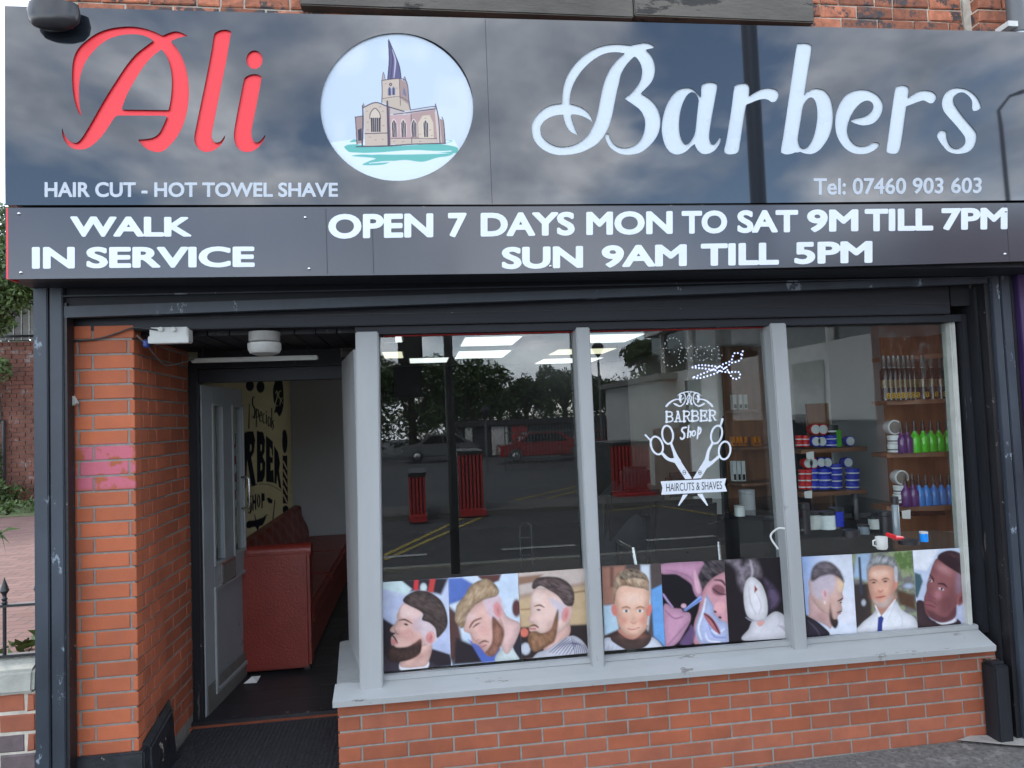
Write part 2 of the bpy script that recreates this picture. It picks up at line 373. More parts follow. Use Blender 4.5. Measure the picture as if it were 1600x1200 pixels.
def text(name, s, quad, Y, m, parent=None, th=.002, bold=.02, xplane=None, space=1.0, spy=None):
    """quad: photograph corners tl, tr, br, bl of the lettering, laid on the plane y = Y; outlines are thickened by a distance field"""
    cu = bpy.data.curves.new(name, 'FONT'); cu.body = s; cu.size = 1; cu.resolution_u = 5; cu.fill_mode = 'NONE'
    o = bpy.data.objects.new(name, cu); COL.objects.link(o)
    dg = bpy.context.evaluated_depsgraph_get(); me = bpy.data.meshes.new_from_object(o.evaluated_get(dg))
    bpy.data.objects.remove(o); bpy.data.curves.remove(cu)
    co = np.array([v.co[:2] for v in me.vertices]); adj = {}
    for e_ in me.edges: a, b = e_.vertices; adj.setdefault(a, []).append(b); adj.setdefault(b, []).append(a)
    seen = set(); loops = []
    for s0 in adj:
        if s0 in seen: continue
        lp_ = [s0]; seen.add(s0)
        while True:
            nx_ = [q for q in adj[lp_[-1]] if q not in seen]
            if not nx_: break
            seen.add(nx_[0]); lp_.append(nx_[0])
        if len(lp_) > 2: loops.append(co[lp_])
    bpy.data.meshes.remove(me)
    loops.sort(key=lambda p: p[:, 0].min()); groups = []
    for lp_ in loops:
        if groups and lp_[:, 0].min() < max(q[:, 0].max() for q in groups[-1])+2*bold+.03: groups[-1].append(lp_)
        else: groups.append([lp_])
    out = []
    for g in groups:
        P = np.vstack(g); a, b = P.min(0)-bold-.03, P.max(0)+bold+.03
        def fld(q):
            par = np.zeros(len(q), int); d = np.full(len(q), 1e9)
            for lp_ in g: sdv = sd_poly(q, lp_); par += (sdv < 0); d = np.minimum(d, np.abs(sdv))
            return np.where(par % 2 == 1, -d, d)-bold
        out += contour(fld, a[0], a[1], b[0], b[1], .016)
    A = np.vstack(out); a, b = A.min(0), A.max(0); q = np.array(quad, float); Wl = []
    for lp_ in out:
        U = ((lp_[:, 0]-a[0])/(b[0]-a[0]))[:, None]; V = ((lp_[:, 1]-a[1])/(b[1]-a[1]))[:, None]
        P = (q[0]*(1-U)+q[1]*U)*V+(q[3]*(1-U)+q[2]*U)*(1-V)
        Wl.append(np.array([oy(p[0], p[1], Y)[[0, 2]] for p in P]))
    me = fill2d(name, Wl, th/2)
    co = np.empty(len(me.vertices)*3); me.vertices.foreach_get('co', co); co = co.reshape(-1, 3); co[:, 1] += Y-th/2; me.vertices.foreach_set('co', co.ravel())
    return link(name, me, m, parent)
# ------------------------------------------------------------------ printing: colours painted per vertex on a fine flat grid
def hsh(x, y): return np.mod(np.sin(x*12.9898+y*78.233)*43758.5453, 1)
def vn(x, y):
    i, j = np.floor(x), np.floor(y); f, g = x-i, y-j; f = f*f*(3-2*f); g = g*g*(3-2*g)
    return (hsh(i, j)*(1-f)+hsh(i+1, j)*f)*(1-g)+(hsh(i, j+1)*(1-f)+hsh(i+1, j+1)*f)*g
def paint(q, ops, model=False):
    C = np.zeros((len(q), 3))
    for o in ops:
        k, col, soft = o[0], o[1], o[2]; al = 1
        if k == 'bg': C[:] = lin(col); continue
        if k == 'grad':                      # col, col2, (x0,y0),(x1,y1)
            a, b = np.array(o[3], float), np.array(o[4], float); t = np.clip(((q-a)@(b-a))/((b-a)@(b-a)), 0, 1)[:, None]
            C[:] = np.array(lin(col))*(1-t)+np.array(lin(soft))*t; continue
        if k == 'mott':                      # blotches: col, strength, scale
            t = (np.clip((vn(q[:, 0]/o[3], q[:, 1]/o[3])*.65+vn(q[:, 0]/o[3]*2.3+9, q[:, 1]/o[3]*2.3)*.35-.45)*4, 0, 1)*soft)[:, None]
            C = C*(1-t)+np.array(lin(col))*t; continue
        if k == 'e': d = sd_ell(q, *o[3:8]); al = o[8] if len(o) > 8 else 1
        elif k == 'p': d = sd_poly(q, cat(o[3])); al = o[4] if len(o) > 4 else 1
        elif k == 'P': d = sd_poly(q, np.array(o[3], float)); al = o[4] if len(o) > 4 else 1
        elif k == 's': d = sd_stroke(q, cato(o[3], 4)); al = o[4] if len(o) > 4 else 1
        elif k == 'h':                        # hair: base col, soft, poly, second colour, angle, frequency
            d = sd_poly(q, cat(o[3])); a = R_(o[5]); t = np.clip(.5-d/(soft*2), 0, 1)[:, None]
            x = q[:, 0]*math.cos(a)+q[:, 1]*math.sin(a); y = -q[:, 0]*math.sin(a)+q[:, 1]*math.cos(a)
            st = (np.clip(vn(x/o[6]/3+2*vn(x/50, y/50), y/o[6]*1.6)*.8+vn(x/28+7, y/22)*.7-.3, 0, 1)*.8)[:, None]
            cc = (np.array(lin(col))*(1-st)+np.array(lin(o[4]))*st)*(.55+.5*np.clip(-d/32, 0, 1))[:, None]; C = C*(1-t)+cc*t; continue
        t = (np.clip(.5-d/(soft*2+1e-6), 0, 1)*al)[:, None]; t = t*t*(3-2*t)
        cc = np.array(lin(col))[None, :]
        if k == 'p' and model and al == 1:      # printed portraits: the form is modelled in tone within the drawing
            pp_ = np.array([v_[:2] for v_ in o[3]], float)
            if np.ptp(pp_[:, 0]) > 100 and np.ptp(pp_[:, 1]) > 100: cc = cc*(.60+.44*np.clip(-d/55, 0, 1)**.6)[:, None]*np.array([[1, .97, .95]])
        C = C*(1-t)+cc*t
    return C
def printed(name, quad, nx, ny, Y, ops, inv, m, parent=None, mask=None, xplane=None, label=None, cat_=None, group=None, th=.0015, blur=0):
    q = np.array(quad, float)
    W = []
    corners = [(ox(*p, xplane) if xplane is not None else oy(*p, Y)) for p in q]
    tl, tr, br, bl = corners
    U, V = np.meshgrid(np.linspace(0, 1, nx), np.linspace(0, 1, ny)); U = U.ravel()[:, None]; V = V.ravel()[:, None]
    W = (tl*(1-U)+tr*U)*(1-V)+(bl*(1-U)+br*U)*V
    pq = px(W); pq = np.stack(inv(pq[:, 0], pq[:, 1]), -1)
    Cc = paint(pq, ops, blur > 0)
    if blur:                                 # the soft focus and grain of a printed photograph
        G_ = Cc.reshape(ny, nx, 3)
        for _ in range(blur):
            P_ = np.pad(G_, ((1, 1), (1, 1), (0, 0)), 'edge'); G_ = (P_[:-2, 1:-1]+P_[2:, 1:-1]+P_[1:-1, :-2]+P_[1:-1, 2:]+4*P_[1:-1, 1:-1])/8
        Cc = G_.reshape(-1, 3); X_, Y_ = pq[:, 0], pq[:, 1]
        Cc = Cc*(1+.14*(vn(X_/38+3, Y_/38)-.5)+.08*(vn(X_/13, Y_/13+5)-.5)+.05*(vn(X_/4, Y_/4)-.5))[:, None]
    idx = np.arange(nx*ny).reshape(ny, nx)
    Fc = np.stack([idx[:-1, :-1], idx[1:, :-1], idx[1:, 1:], idx[:-1, 1:]], -1).reshape(-1, 4)
    if mask is not None:
        ok = mask(W); Fc = Fc[ok[Fc].all(1)]
    nv = len(W); W = list(map(tuple, W))
    off = (0, th, 0) if xplane is None else (-th, 0, 0)
    fs = Fc.tolist()
    if mask is None:                         # back and edges, so that it is a sheet with a thickness
        c4 = [idx[0, 0], idx[0, -1], idx[-1, -1], idx[-1, 0]]
        bk = [tuple(np.array(W[i])+off) for i in c4]; fr = [W[i] for i in c4]; W += bk+fr; Cc = np.vstack([Cc, np.full((8, 3), .6)])
        b0 = nv; fs.append((b0, b0+1, b0+2, b0+3))
        for k in range(4): fs.append((b0+4+k, b0+4+(k+1) % 4, b0+(k+1) % 4, b0+k))
    me = bpy.data.meshes.new(name); me.from_pydata(W, [], fs)
    at = me.color_attributes.new('ink', 'FLOAT_COLOR', 'POINT'); at.data.foreach_set('color', np.hstack([Cc, np.ones((len(Cc), 1))]).ravel().astype(np.float32))
    o = link(name, me, m, parent)
    return tag(o, label, cat_, group)
# ------------------------------------------------------------------ bricks
BM = {}
def brick_mesh(l, h, m, d=.06, ax='x', rough=0):
    k = (round(l, 3), round(h, 3), m, ax, rough)
    if k not in BM:
        e = .003+rough*.003; v = []
        for a, b, c in ((0, 0, 0), (1, 0, 0), (1, 0, 1), (0, 0, 1)):     # front loop, inset
            v.append((a*l+(e if a == 0 else -e), 0, c*h+(e if c == 0 else -e)))
        for a, c in ((0, 0), (1, 0), (1, 1), (0, 1)): v.append((a*l, e*.8, c*h))
        for a, c in ((0, 0), (1, 0), (1, 1), (0, 1)): v.append((a*l, d, c*h))
        if rough: v = [(x+random.uniform(-1, 1)*.003, y+random.uniform(0, 1)*.003, z+random.uniform(-1, 1)*.003) for x, y, z in v]
        f = [(0, 1, 2, 3)]+[(k_+4, (k_+1) % 4+4, (k_+1) % 4, k_) for k_ in range(4)]+[(k_+8, (k_+1) % 4+8, (k_+1) % 4+4, k_+4) for k_ in range(4)]
        if ax == 'y': v = [(-y, x, z) for x, y, z in v]                     # front faces +x
        me = B().add(v, f).mesh('brick'); me.materials.append(MATS[m]); BM[k] = me
    return BM[k]
def brick(parent, x, y, z, l, h, m, ax='x', rough=0, jit=.0015):
    me = brick_mesh(l, h, m, ax=ax, rough=rough)
    j = random.uniform(-jit, jit)
    o = link('brick', me, None, parent, loc=(x+(j if ax == 'y' else 0), y+(j if ax == 'x' else 0), z)); return o
def leaves(n, blobs, size, name, m, parent=None, spread=1.0, kind=None):
    """small bent leaf faces spread through uneven blobs (x, y, z, rx, ry, rz)"""
    rng = np.random.default_rng(len(name)*7+n); vs = []; fs = []
    wts = np.array([b[3]*b[4]*b[5] for b in blobs]); wts = wts/wts.sum()
    for bi, b in enumerate(blobs):
        k = int(n*wts[bi])
        d = rng.normal(size=(k, 3)); d /= np.linalg.norm(d, axis=1)[:, None]; r = rng.uniform(.25, 1, k)**.5
        cl = rng.normal(size=(max(4, k//60), 3)); cl /= np.linalg.norm(cl, axis=1)[:, None]
        near = (d@cl.T).max(1); r *= .72+.36*np.clip((near-.75)*4, 0, 1)
        c = np.array(b[:3])+d*r[:, None]*np.array(b[3:])*spread
        a = rng.normal(size=(k, 3)); a /= np.linalg.norm(a, axis=1)[:, None]; t = np.cross(a, rng.normal(size=(k, 3))); t /= np.linalg.norm(t, axis=1)[:, None]
        s = size*rng.uniform(.6, 1.5, k)[:, None]
        n0 = len(vs); q = np.stack([c-a*s, c+t*s*.38, c+a*s, c-t*s*.38], 1).reshape(-1, 3); vs += q.tolist()
        fs += (n0+np.arange(k)[:, None]*4+np.arange(4)).tolist()
    me = bpy.data.meshes.new(name); me.from_pydata(vs, [], fs); o = link(name, me, m, parent)
    if kind: o['kind'] = kind
    return o
# ================================================================== ground and shell
def struct(o): o['kind'] = 'structure'; return o
struct(B().add([(-1.42, -6, -.06), (8, -6, .06), (8, .3, .17), (-1.42, .3, .042)], [(0, 1, 2, 3)]).obj('pavement', 'asphalt'))
struct(B().add([(-60, -90, -.12), (90, -90, -.12), (90, 90, -.12), (-60, 90, -.12)], [(0, 1, 2, 3)]).obj('ground', 'road'))
struct(box('kerb', (-9, -6.15, -.2), (9, -6.0, .0), 'coping'))
FZ = .26
struct(B().add([(-1.2, .84, FZ), (4.3, .84, FZ), (4.3, 8, FZ), (-1.2, 8, FZ)], [(0, 1, 2, 3)]).obj('interior_floor', 'floor_int'))
fl = bpy.data.objects['interior_floor']
for i in range(26):
    y = 1.02+i*.2
    for j in range(3):
        x = -1.17+(j*1.2+(i % 3)*.4) % 3.6
        o = brick(fl, x, y, FZ+.001, min(1.19, 4.2-x), .19, 'floor_int') if False else None
# floor boards laid one by one near the door
fm = B().box((0, 0, 0), (1.194, .194, .006)).mesh('floor_board'); fm.materials.append(MATS['floor_int'])
for i in range(18):
    for j in range(2):
        o = link('floor_board', fm, None, fl, loc=(-1.17+j*1.2-(i % 3)*.38, .86+i*.2, FZ-.002+random.uniform(0, .0015)))
        if j == 0 and i % 3: o.scale = ((1.2-.38*(i % 3))/1.2, 1, 1); o.location.x = -1.17
YE = float(ox(458, 800, -1.17)[1])
struct(box('interior_wall', (-1.25, .86, FZ), (-1.172, YE+.05, 2.9), 'wall_int'))
struct(box('partition_wall', (-1.17, YE, FZ), (-.42, YE+.08, 2.9), 'wall_int'))
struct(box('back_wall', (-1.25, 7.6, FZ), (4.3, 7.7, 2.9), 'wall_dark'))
struct(box('right_wall', (3.78, .13, 0), (3.9, 7.7, 2.9), 'wall_int'))
struct(box('interior_ceiling', (-1.25, .14, 2.87), (4.3, 7.7, 2.95), 'ceil_int'))
# the stretch of ground and floor inside the window
struct(box('window_bed', (-.1, .16, .0), (3.78, .84, FZ), 'floor_int'))
# ------------------------------------------------------------------ brick pier left of the door
pier = thing('brick_pier', (-1.2, 0, 0), 'orange brick pier with a pink paint patch between the black post and the shop door', 'pier')
core = box('mortar', (-1.36, .0045, .0), (-1.0440, .86, 2.50), 'mortar', pier)
CP = .07325; Z0 = float(oy(212, 552.5, 0)[2])       # bed joint height
xa, xb1, xb2 = -1.224, -1.290, -1.063; xr = -1.035; xl = -1.352; j = .010
def paintable(m):
    """orange brick with the patch of pink paint over it"""
    nm = bpy.data.materials.new('brick_painted'); base = MATS['brick']; nm = base.copy(); nm.name = 'brick_painted'
    nt = nm.node_tree; p = nt.nodes['Principled BSDF']; lk = p.inputs['Base Color'].links[0].from_socket
    g = N(nt, 'ShaderNodeNewGeometry'); s = N(nt, 'ShaderNodeSeparateXYZ'); L(nt, g.outputs['Position'], s.inputs[0])
    no = N(nt, 'ShaderNodeTexNoise'); no.inputs['Scale'].default_value = 9; no.inputs['Detail'].default_value = 3; L(nt, g.outputs['Position'], no.inputs['Vector'])
    def rng(sock, a, b):
        m1 = N(nt, 'ShaderNodeMapRange'); m1.interpolation_type = 'SMOOTHSTEP'; m1.inputs[1].default_value = a; m1.inputs[2].default_value = b; L(nt, sock, m1.inputs[0]); return m1.outputs[0]
    def mul(a, b, op='MULTIPLY'):
        q = N(nt, 'ShaderNodeMath', operation=op); L(nt, a, q.inputs[0])
        if isinstance(b, float): q.inputs[1].default_value = b
        else: L(nt, b, q.inputs[1])
        return q.outputs[0]
    zt = float(oy(160, 695, 0)[2]); zb = float(oy(160, 766, 0)[2])
    k = mul(mul(rng(s.outputs[2], zb-.01, zb+.02), rng(s.outputs[2], zt+.012, zt-.004)), rng(s.outputs[0], -1.315, -1.275))
    k = mul(k, mul(rng(s.outputs[1], .02, .01), rng(no.outputs[0], .43, .49)))
    mi = N(nt, 'ShaderNodeMixRGB'); mi.inputs[2].default_value = (.47, .115, .155, 1); L(nt, k, mi.inputs[0]); L(nt, lk, mi.inputs[1]); L(nt, mi.outputs[0], p.inputs['Base Color'])
    return nm
MATS['brick_painted'] = paintable('brick')
for r in range(-27, 4):
    z = Z0-.0733+r*CP+j/2 if r < 0 else Z0-.0733+r*CP+j/2
    if z < .13 or z > 2.50: continue
    low = z < .39
    h = CP-j
    m = 'brick_painted' if float(oy(160, 790, 0)[2]) < z < float(oy(160, 690, 0)[2]) else 'brick'
    row = (r % 2 == 0)
    if row: segs = [(xl, xa-j/2), (xa+j/2, xr)]
    else: segs = [(xl, xb1-j/2), (xb1+j/2, xb2-j/2), (xb2+j/2, xr)]
    for a, b in ([] if low else segs): brick(pier, a, 0, z, b-a, h, m)
    # reveal facing the porch
    cuts = [.06, .102, .215, .40] if row else [.06, .17, .282, .40]
    cuts = [.0]+cuts; 
    for a, b in zip(cuts[:-1], cuts[1:]):
        if a == 0: a = .062
        if b-a > .03 and not low: brick(pier, xr, a+(.004 if a > .07 else 0), z, b-a-j, h, 'brick_reveal', 'y')
    o_ = .0 if row else .11; a = .404
    while a < .84:
        b = min(.845, a+(.225-o_ if a == .404 else .225)); 
        if b-a > .04: brick(pier, xr-.006, a, z, b-a-j, h, 'brick_reveal', 'y')
        a = b
pl = B().box((-1.36, -.02, -.05), (-1.005, .40, float(oy(212, 1173, 0)[2]))).obj('plinth', 'plinth', pier, bevel=.008)
B().hexa([(-1.03, .04, .3), (-.985, .04, .2), (-.985, .40, .2), (-1.03, .40, .3), (-1.034, .03, .50), (-1.0, .05, .46), (-1.0, .36, .52), (-1.034, .42, .57)]).obj('chipped_render', 'plinth', pier, bevel=.01)
for q, c in (((-1.330, .42), 0),): pass
# ------------------------------------------------------------------ low brick wall under the window
riser = thing('brick_wall', (1.6, 0, .05), 'low orange brick wall with grey mortar under the shop window sill', 'wall', None)
B().hexa([(-.105, .0045, -.1), (3.56, .0045, .0), (3.56, .16, .0), (-.105, .16, -.1), (-.105, .0045, .60), (3.56, .0045, .60), (3.56, .16, .60), (-.105, .16, .60)]).obj('mortar', 'mortar_low', riser)
B().hexa([(-.104, .162, -.1), (-.02, .162, -.1), (-.05, .86, -.1), (-.16, .86, -.1), (-.104, .162, .60), (-.02, .162, .6), (-.05, .86, .60), (-.16, .86, .60)]).obj('side_wall', 'brick_dirty', riser)
RP = .0745
for r in range(-1, 8):
    zt = .54-r*RP-j/2; zb = zt-RP+j
    off = 0 if r % 2 == 0 else .1125
    xs = [-.112]+[off+k*.2255 for k in range(-1, 18) if -.08 < off+k*.2255 < 3.5]+[3.50]
    if r >= 3: xs = xs[:-2]+[xs[-2]] + [xs[-2]+.07] + ([3.50] if xs[-2]+.12 < 3.5 else [])
    xs = sorted(set(xs))
    if r == -1: zt = .60
    for a, b in zip(xs[:-1], xs[1:]):
        lo = a+(j/2 if a > -.11 else 0)
        if b-lo-j/2 < .02: continue
        if zt < -.04+.03*a: continue
        brick(riser, lo, 0, zb, b-lo-j/2, zt-zb, 'brick_low' if r < 4 and random.random() < .86-.1*r else 'brick_dirty')
struct(B().add([(3.2, -.02, .117), (3.42, -.13, .117), (3.60, -.20, .119), (3.9, -.2, .121), (3.9, -.1, .123), (3.5, -.03, .122), (3.3, .002, .121)], [(0, 1, 2, 3, 4, 5, 6)]).obj('cement_patch', 'cement'))
# ------------------------------------------------------------------ bricks above the sign
upw = thing('brick_wall', (1, 0, 3.9), 'weathered red brick upper wall with pale mortar above the black shop sign', 'wall')
B().box((-1.40, .012, 2.60), (3.585, .30, 4.9)).obj('mortar', 'mortar_pale', upw)
zs = float(oy(1300, 46, 0)[2])
for r in range(-6, 8):
    z = zs+(r-1)*.0765
    if z < 3.70 or z > 4.45: continue
    x = -1.395-(.11 if r % 2 else 0)
    while x < 3.58:
        l = .2155 if (r//1+int(x*7)) % 3 else .105
        a, b = max(x, -1.395), min(x+l, 3.575)
        if b-a > .05 and not (z > 4.06 and .98 < (a+b)/2 < 2.56): brick(upw, a, 0, z, b-a, .067, 'brick_old', rough=1, jit=.004)
        x += l+.0105
for k, (a, b) in enumerate(((-.2, 1.55), (1.556, 2.60))):
    z0_ = float(oy((a, b)[0]*0+ (850 if k == 0 else 1200), (22 if k == 0 else 31), -.06)[2])
    B().box((a, -.06, z0_-.004*k), (b, .01, z0_+.16)).obj('stone_sill', 'stone', upw, bevel=.006)
quo = thing('brick_pilaster', (3.7, 0, 3.9), 'projecting weathered brick pilaster beside the downpipe above the sign', 'pilaster')
B().box((3.590, -.095, 3.6), (3.80, .2, 4.9)).obj('mortar', 'mortar_pale', quo)
for r in range(-5, 8):
    z = zs+.02+(r-1)*.0765
    if r % 2: brick(quo, 3.588, -.11, z, .215, .067, 'brick_old', rough=1)
    else: brick(quo, 3.588, -.11, z, .145, .067, 'brick_old', rough=1); brick(quo, 3.743, -.11, z, .06, .067, 'brick_old', rough=1)
side = thing('building_wall', (-1.3, 5, 0), 'plain brick side and right walls of the shop building behind the front', 'wall')
B().box((-1.40, .31, -.1), (-1.26, 9, 4.9)).obj('side', 'brick_old', side)
B().box((3.92, .31, -.1), (4.2, 9, 4.9)).obj('party_wall', 'brick_old', side)
B().box((-1.25, .31, 2.96), (3.91, .50, 4.9)).obj('inner_wall', 'wall_dark', side)
# ------------------------------------------------------------------ lintel, shutter, posts
lin_ = thing('lintel_beam', (1, 0, 2.5), 'black painted timber beam across the top of the shop window and doorway', 'beam')
B().box((-1.33, 0, 2.476), (3.365, .10, 2.70)).obj('board', 'timber_black_h', lin_, bevel=.004)
B().box((-1.33, -.004, 2.532), (3.36, -.0005, 2.536)).obj('joint', 'black_edge', lin_)
B().box((.02, .03, 2.434), (3.46, .13, 2.474)).obj('window_head', 'timber_black_h', lin_)
B().box((.16, .092, 2.428), (2.30, .10, 2.4335)).obj('red_trim', 'brick_red_pole', lin_)
shb = thing('roller_shutter', (1, -.1, 2.6), 'rolled up dark shutter with its bottom slat hanging under the sign', 'shutter')
B().hexa([(-1.31, -.09, 2.53), (3.53, -.09, 2.632), (3.53, -.05, 2.632), (-1.31, -.05, 2.53), (-1.31, -.09, 2.584), (3.53, -.09, 2.668), (3.53, -.05, 2.668), (-1.31, -.05, 2.584)]).obj('bottom_slat', 'post_paint', shb)
B().hexa([(-1.31, -.075, 2.586), (3.53, -.075, 2.668), (3.53, -.06, 2.668), (-1.31, -.06, 2.586), (-1.31, -.075, 2.82), (3.53, -.075, 2.82), (3.53, -.06, 2.82), (-1.31, -.06, 2.82)]).obj('curtain', 'shutter', shb)
B().box((-1.445, -.33, 2.67), (3.68, -.10, 2.70)).obj('soffit', 'timber_black_h', shb)
B().hexa([(-1.31, -.098, 2.628), (3.53, -.098, 2.662), (3.53, -.092, 2.662), (-1.31, -.092, 2.628), (-1.31, -.098, 2.634), (3.53, -.098, 2.668), (3.53, -.092, 2.668), (-1.31, -.092, 2.634)]).obj('slat_lip', 'post_paint', shb)
def post(x0, xm, x1, zt, lab, zb):
    t = thing('shutter_post', ((x0+x1)/2, -.1, 0), lab, 'post', 'steel shutter posts at the ends of the shop front')
    B().box((x0, -.10, zb), (xm-.004, .0, zt)).obj('outer_rail', 'post_paint', t, bevel=.004)
    B().box((xm+.004, -.098, zb), (x1, .0, zt)).obj('guide_rail', 'post_paint', t, bevel=.004)
    B().box((xm-.004, -.085, zb), (xm+.004, -.02, zt)).obj('groove', 'black_edge', t)
    return t
pL = post(-1.439, -1.373, -1.312, 2.676, 'grey blue shutter post with white scuffs at the left end of the shop', -.1)
B().box((-1.3115, -.088, -.1), (-1.298, -.02, 2.60)).obj('edge_strip', 'black_edge', pL)
pR = post(3.545, 3.60, 3.665, 2.685, 'dark shutter post beside the purple neighbour at the right end', -.02)
B().box((3.515, -.080, .12), (3.5435, .02, 2.64)).obj('rust_channel', 'black_edge', pR)
tb = thing('timber_pilaster', (3.5, 0, .1), 'black painted timber boards between the window and the right post', 'pilaster')
B().box((3.452, .03, .66), (3.492, .16, 2.475)).obj('board', 'timber_black', tb, bevel=.004)
B().box((3.493, -.03, .10), (3.514, .16, 2.62)).obj('board', 'timber_black', tb, bevel=.003)
B().box((3.370, .0, 2.52), (3.492, .10, 2.66)).obj('corner_block', 'timber_black', tb)
xp = float(oy(1552, 1045, -.09)[0]); zp = float(oy(1562, 1040, -.09)[2])
xq = float(oy(1577, 1040, -.10)[0]); B().box((xp, -.10, .10), (xq, -.002, zp)).obj('foot_post', 'timber_black', tb, bevel=.008)
B().box((xp+.01, -.07, zp), (xq, -.002, zp+.012)).obj('broken_top', 'plinth', tb, bevel=.004)
nb = thing('neighbour_shopfront', (3.9, 0, 0), 'purple painted edge of the neighbouring shop at the far right', 'shopfront')
B().box((3.672, -.09, .05), (3.690, .1, 2.68)).obj('trim', 'black_edge', nb)
B().box((3.694, -.12, .05), (3.90, .2, 2.68)).obj('pilaster', 'purple', nb, bevel=.004)
B().box((3.84, -.36, 2.66), (5.2, .0, 3.93)).obj('fascia', 'panel_grey', nb)
zt_ = float(oy(1580, 40, -.40)[2])
B().box((3.50, -.30, 3.75), (3.9, -.12, zt_)).obj('cap', 'panel_grey', nb)
dp = thing('downpipe', (3.72, -.2, 3.9), 'white and dark grey downpipe with bracket above the right end of the sign', 'pipe')
pc = oy(1587, 20, -.2)
B().tube([(pc[0], -.2, zt_-.1), (pc[0], -.2, zt_+.075)], .038, 16).obj('pipe', 'white_acrylic', dp, smooth=True)
B().tube([(pc[0], -.2, zt_+.076), (pc[0], -.2, zt_+.6)], .045, 16).obj('socket', 'lamp_grey', dp, smooth=True)
B().box((pc[0]-.10, -.25, zt_+.09), (pc[0]-.04, -.16, zt_+.12)).obj('bracket', 'plastic_white', dp)
# ================================================================== the sign
YS = -.38
sg = thing('shop_sign', (1.2, YS, 3.4), 'large glossy black shop sign with red and white script letters and a round church logo', 'sign')
def px2(pts, Y=YS): return np.array([oy(u, v, Y)[[0, 2]] for u, v in pts])
T5 = lambda ox_, oy_, s: (lambda x, y: (x/s+ox_, y/s+oy_))
A1 = 5.455
tA = T5(80, 30, A1); d2 = 927
A_ops = [('+', [(90, 912, 1), (110, 975), (150, 1030), (205, 1055), (250, 1025), (300, 950), (350, 865), (450, 690), (550, 530), (640, 395), (720, 300), (800, 235), (872, 183, 1),
  (830, 155), (760, 133), (680, 128), (590, 137), (500, 165), (420, 215), (350, 285), (295, 360), (258, 450), (240, 540), (237, 640), (243, 740), (262, 825, 1),
  (235, 800), (205, 720), (185, 620), (177, 500), (180, 400), (195, 320), (230, 250), (290, 190), (380, 125), (480, 85), (580, 67), (680, 62), (780, 75), (870, 103), (950, 140, 1),
  (1000, 118), (d2+130, 103), (d2+185, 115), (d2+240, 145, 1), (d2+170, 155), (d2+90, 188, 1), (d2+150, 255), (d2+200, 350), (d2+232, 460), (d2+246, 570), (d2+245, 680), (d2+228, 800), (d2+190, 920), (d2+140, 1010), (d2+80, 1080), (950, 1125), (880, 1130), (800, 1095), (735, 1025, 1),
  (800, 1022), (870, 1008), (920, 970), (955, 905), (985, 835, 1), (975, 822, 1), (565, 820, 1), (535, 845), (480, 930), (420, 1010), (350, 1075), (290, 1105), (230, 1110), (170, 1095), (120, 1045), (95, 985)]),
  ('-', [(940, 255, 1), (985, 320), (1010, 390), (1025, 470), (1028, 560), (1022, 650), (1012, 720), (1000, 775, 1), (598, 770, 1), (650, 635), (720, 510), (790, 400), (860, 320)])]
tL = T5(250, 30, A1)
l_ops = [('+', [(460, 135), (480, 110), (520, 92), (570, 90), (608, 105, 1), (600, 150), (570, 330), (530, 530), (490, 730), (450, 930), (440, 980), (445, 1020), (470, 1050), (510, 1045), (540, 1010), (560, 975, 1), (550, 1020), (510, 1080), (450, 1120), (390, 1132), (335, 1110), (300, 1060), (293, 1000), (305, 930), (350, 710), (400, 470), (440, 260)])]
i_ops = [('+', [(715, 520), (735, 490), (780, 470), (830, 470), (868, 490, 1), (860, 540), (830, 700), (795, 870), (780, 960), (785, 1010), (805, 1045), (835, 1050), (870, 1020), (902, 975, 1), (890, 1020), (850, 1080), (790, 1122), (725, 1132), (670, 1105), (638, 1050), (630, 980), (645, 870), (680, 690)]), ('e', 805, 345, 70, 79)]
tB = T5(820, 50, 6)
B_ops = [('s', [(640, 845, 3), (590, 785, 24), (520, 742, 38), (430, 722, 48), (340, 722, 52), (250, 738, 52), (170, 785, 46), (115, 855, 42), (108, 925, 41), (130, 1000, 42), (200, 1070, 42), (290, 1108, 40), (380, 1113, 39), (470, 1098, 42), (560, 1060, 50), (640, 1000, 60), (690, 930, 66), (728, 850, 68), (756, 750, 69), (775, 650, 69), (795, 550, 69), (820, 460, 66), (852, 370, 56), (905, 290, 48), (960, 235, 42), (1010, 190, 40)]),
  ('s', [(498, 966, 3), (450, 915, 26), (420, 860, 35), (400, 790, 36), (390, 700, 36), (388, 620, 35), (400, 530, 38), (432, 440, 42), (480, 360, 44), (550, 280, 44), (640, 210, 42), (740, 165, 38), (840, 150, 38), (920, 155, 40), (1010, 168, 42)]),
  ('+', [(1000, 125), (1080, 105), (1130, 98), (1180, 110), (1225, 143, 1), (1180, 155), (1135, 165, 1), (1180, 210), (1210, 270), (1222, 340), (1210, 420), (1170, 490), (1088, 573, 1), (1170, 625), (1230, 690), (1265, 770), (1273, 850), (1255, 940), (1210, 1020), (1130, 1100), (1050, 1140), (950, 1150), (870, 1130), (800, 1080), (765, 1020), (755, 975), (770, 950), (790, 957), (800, 990), (830, 1040), (880, 1075), (950, 1085), (1020, 1065), (1080, 1020), (1115, 950), (1128, 870), (1120, 800), (1080, 730), (1010, 675), (932, 622, 1), (1000, 570), (1060, 500), (1090, 440), (1100, 370), (1090, 310), (1060, 255), (1030, 228, 1), (990, 200)])]
tC = T5(1020, 50, 5.714)
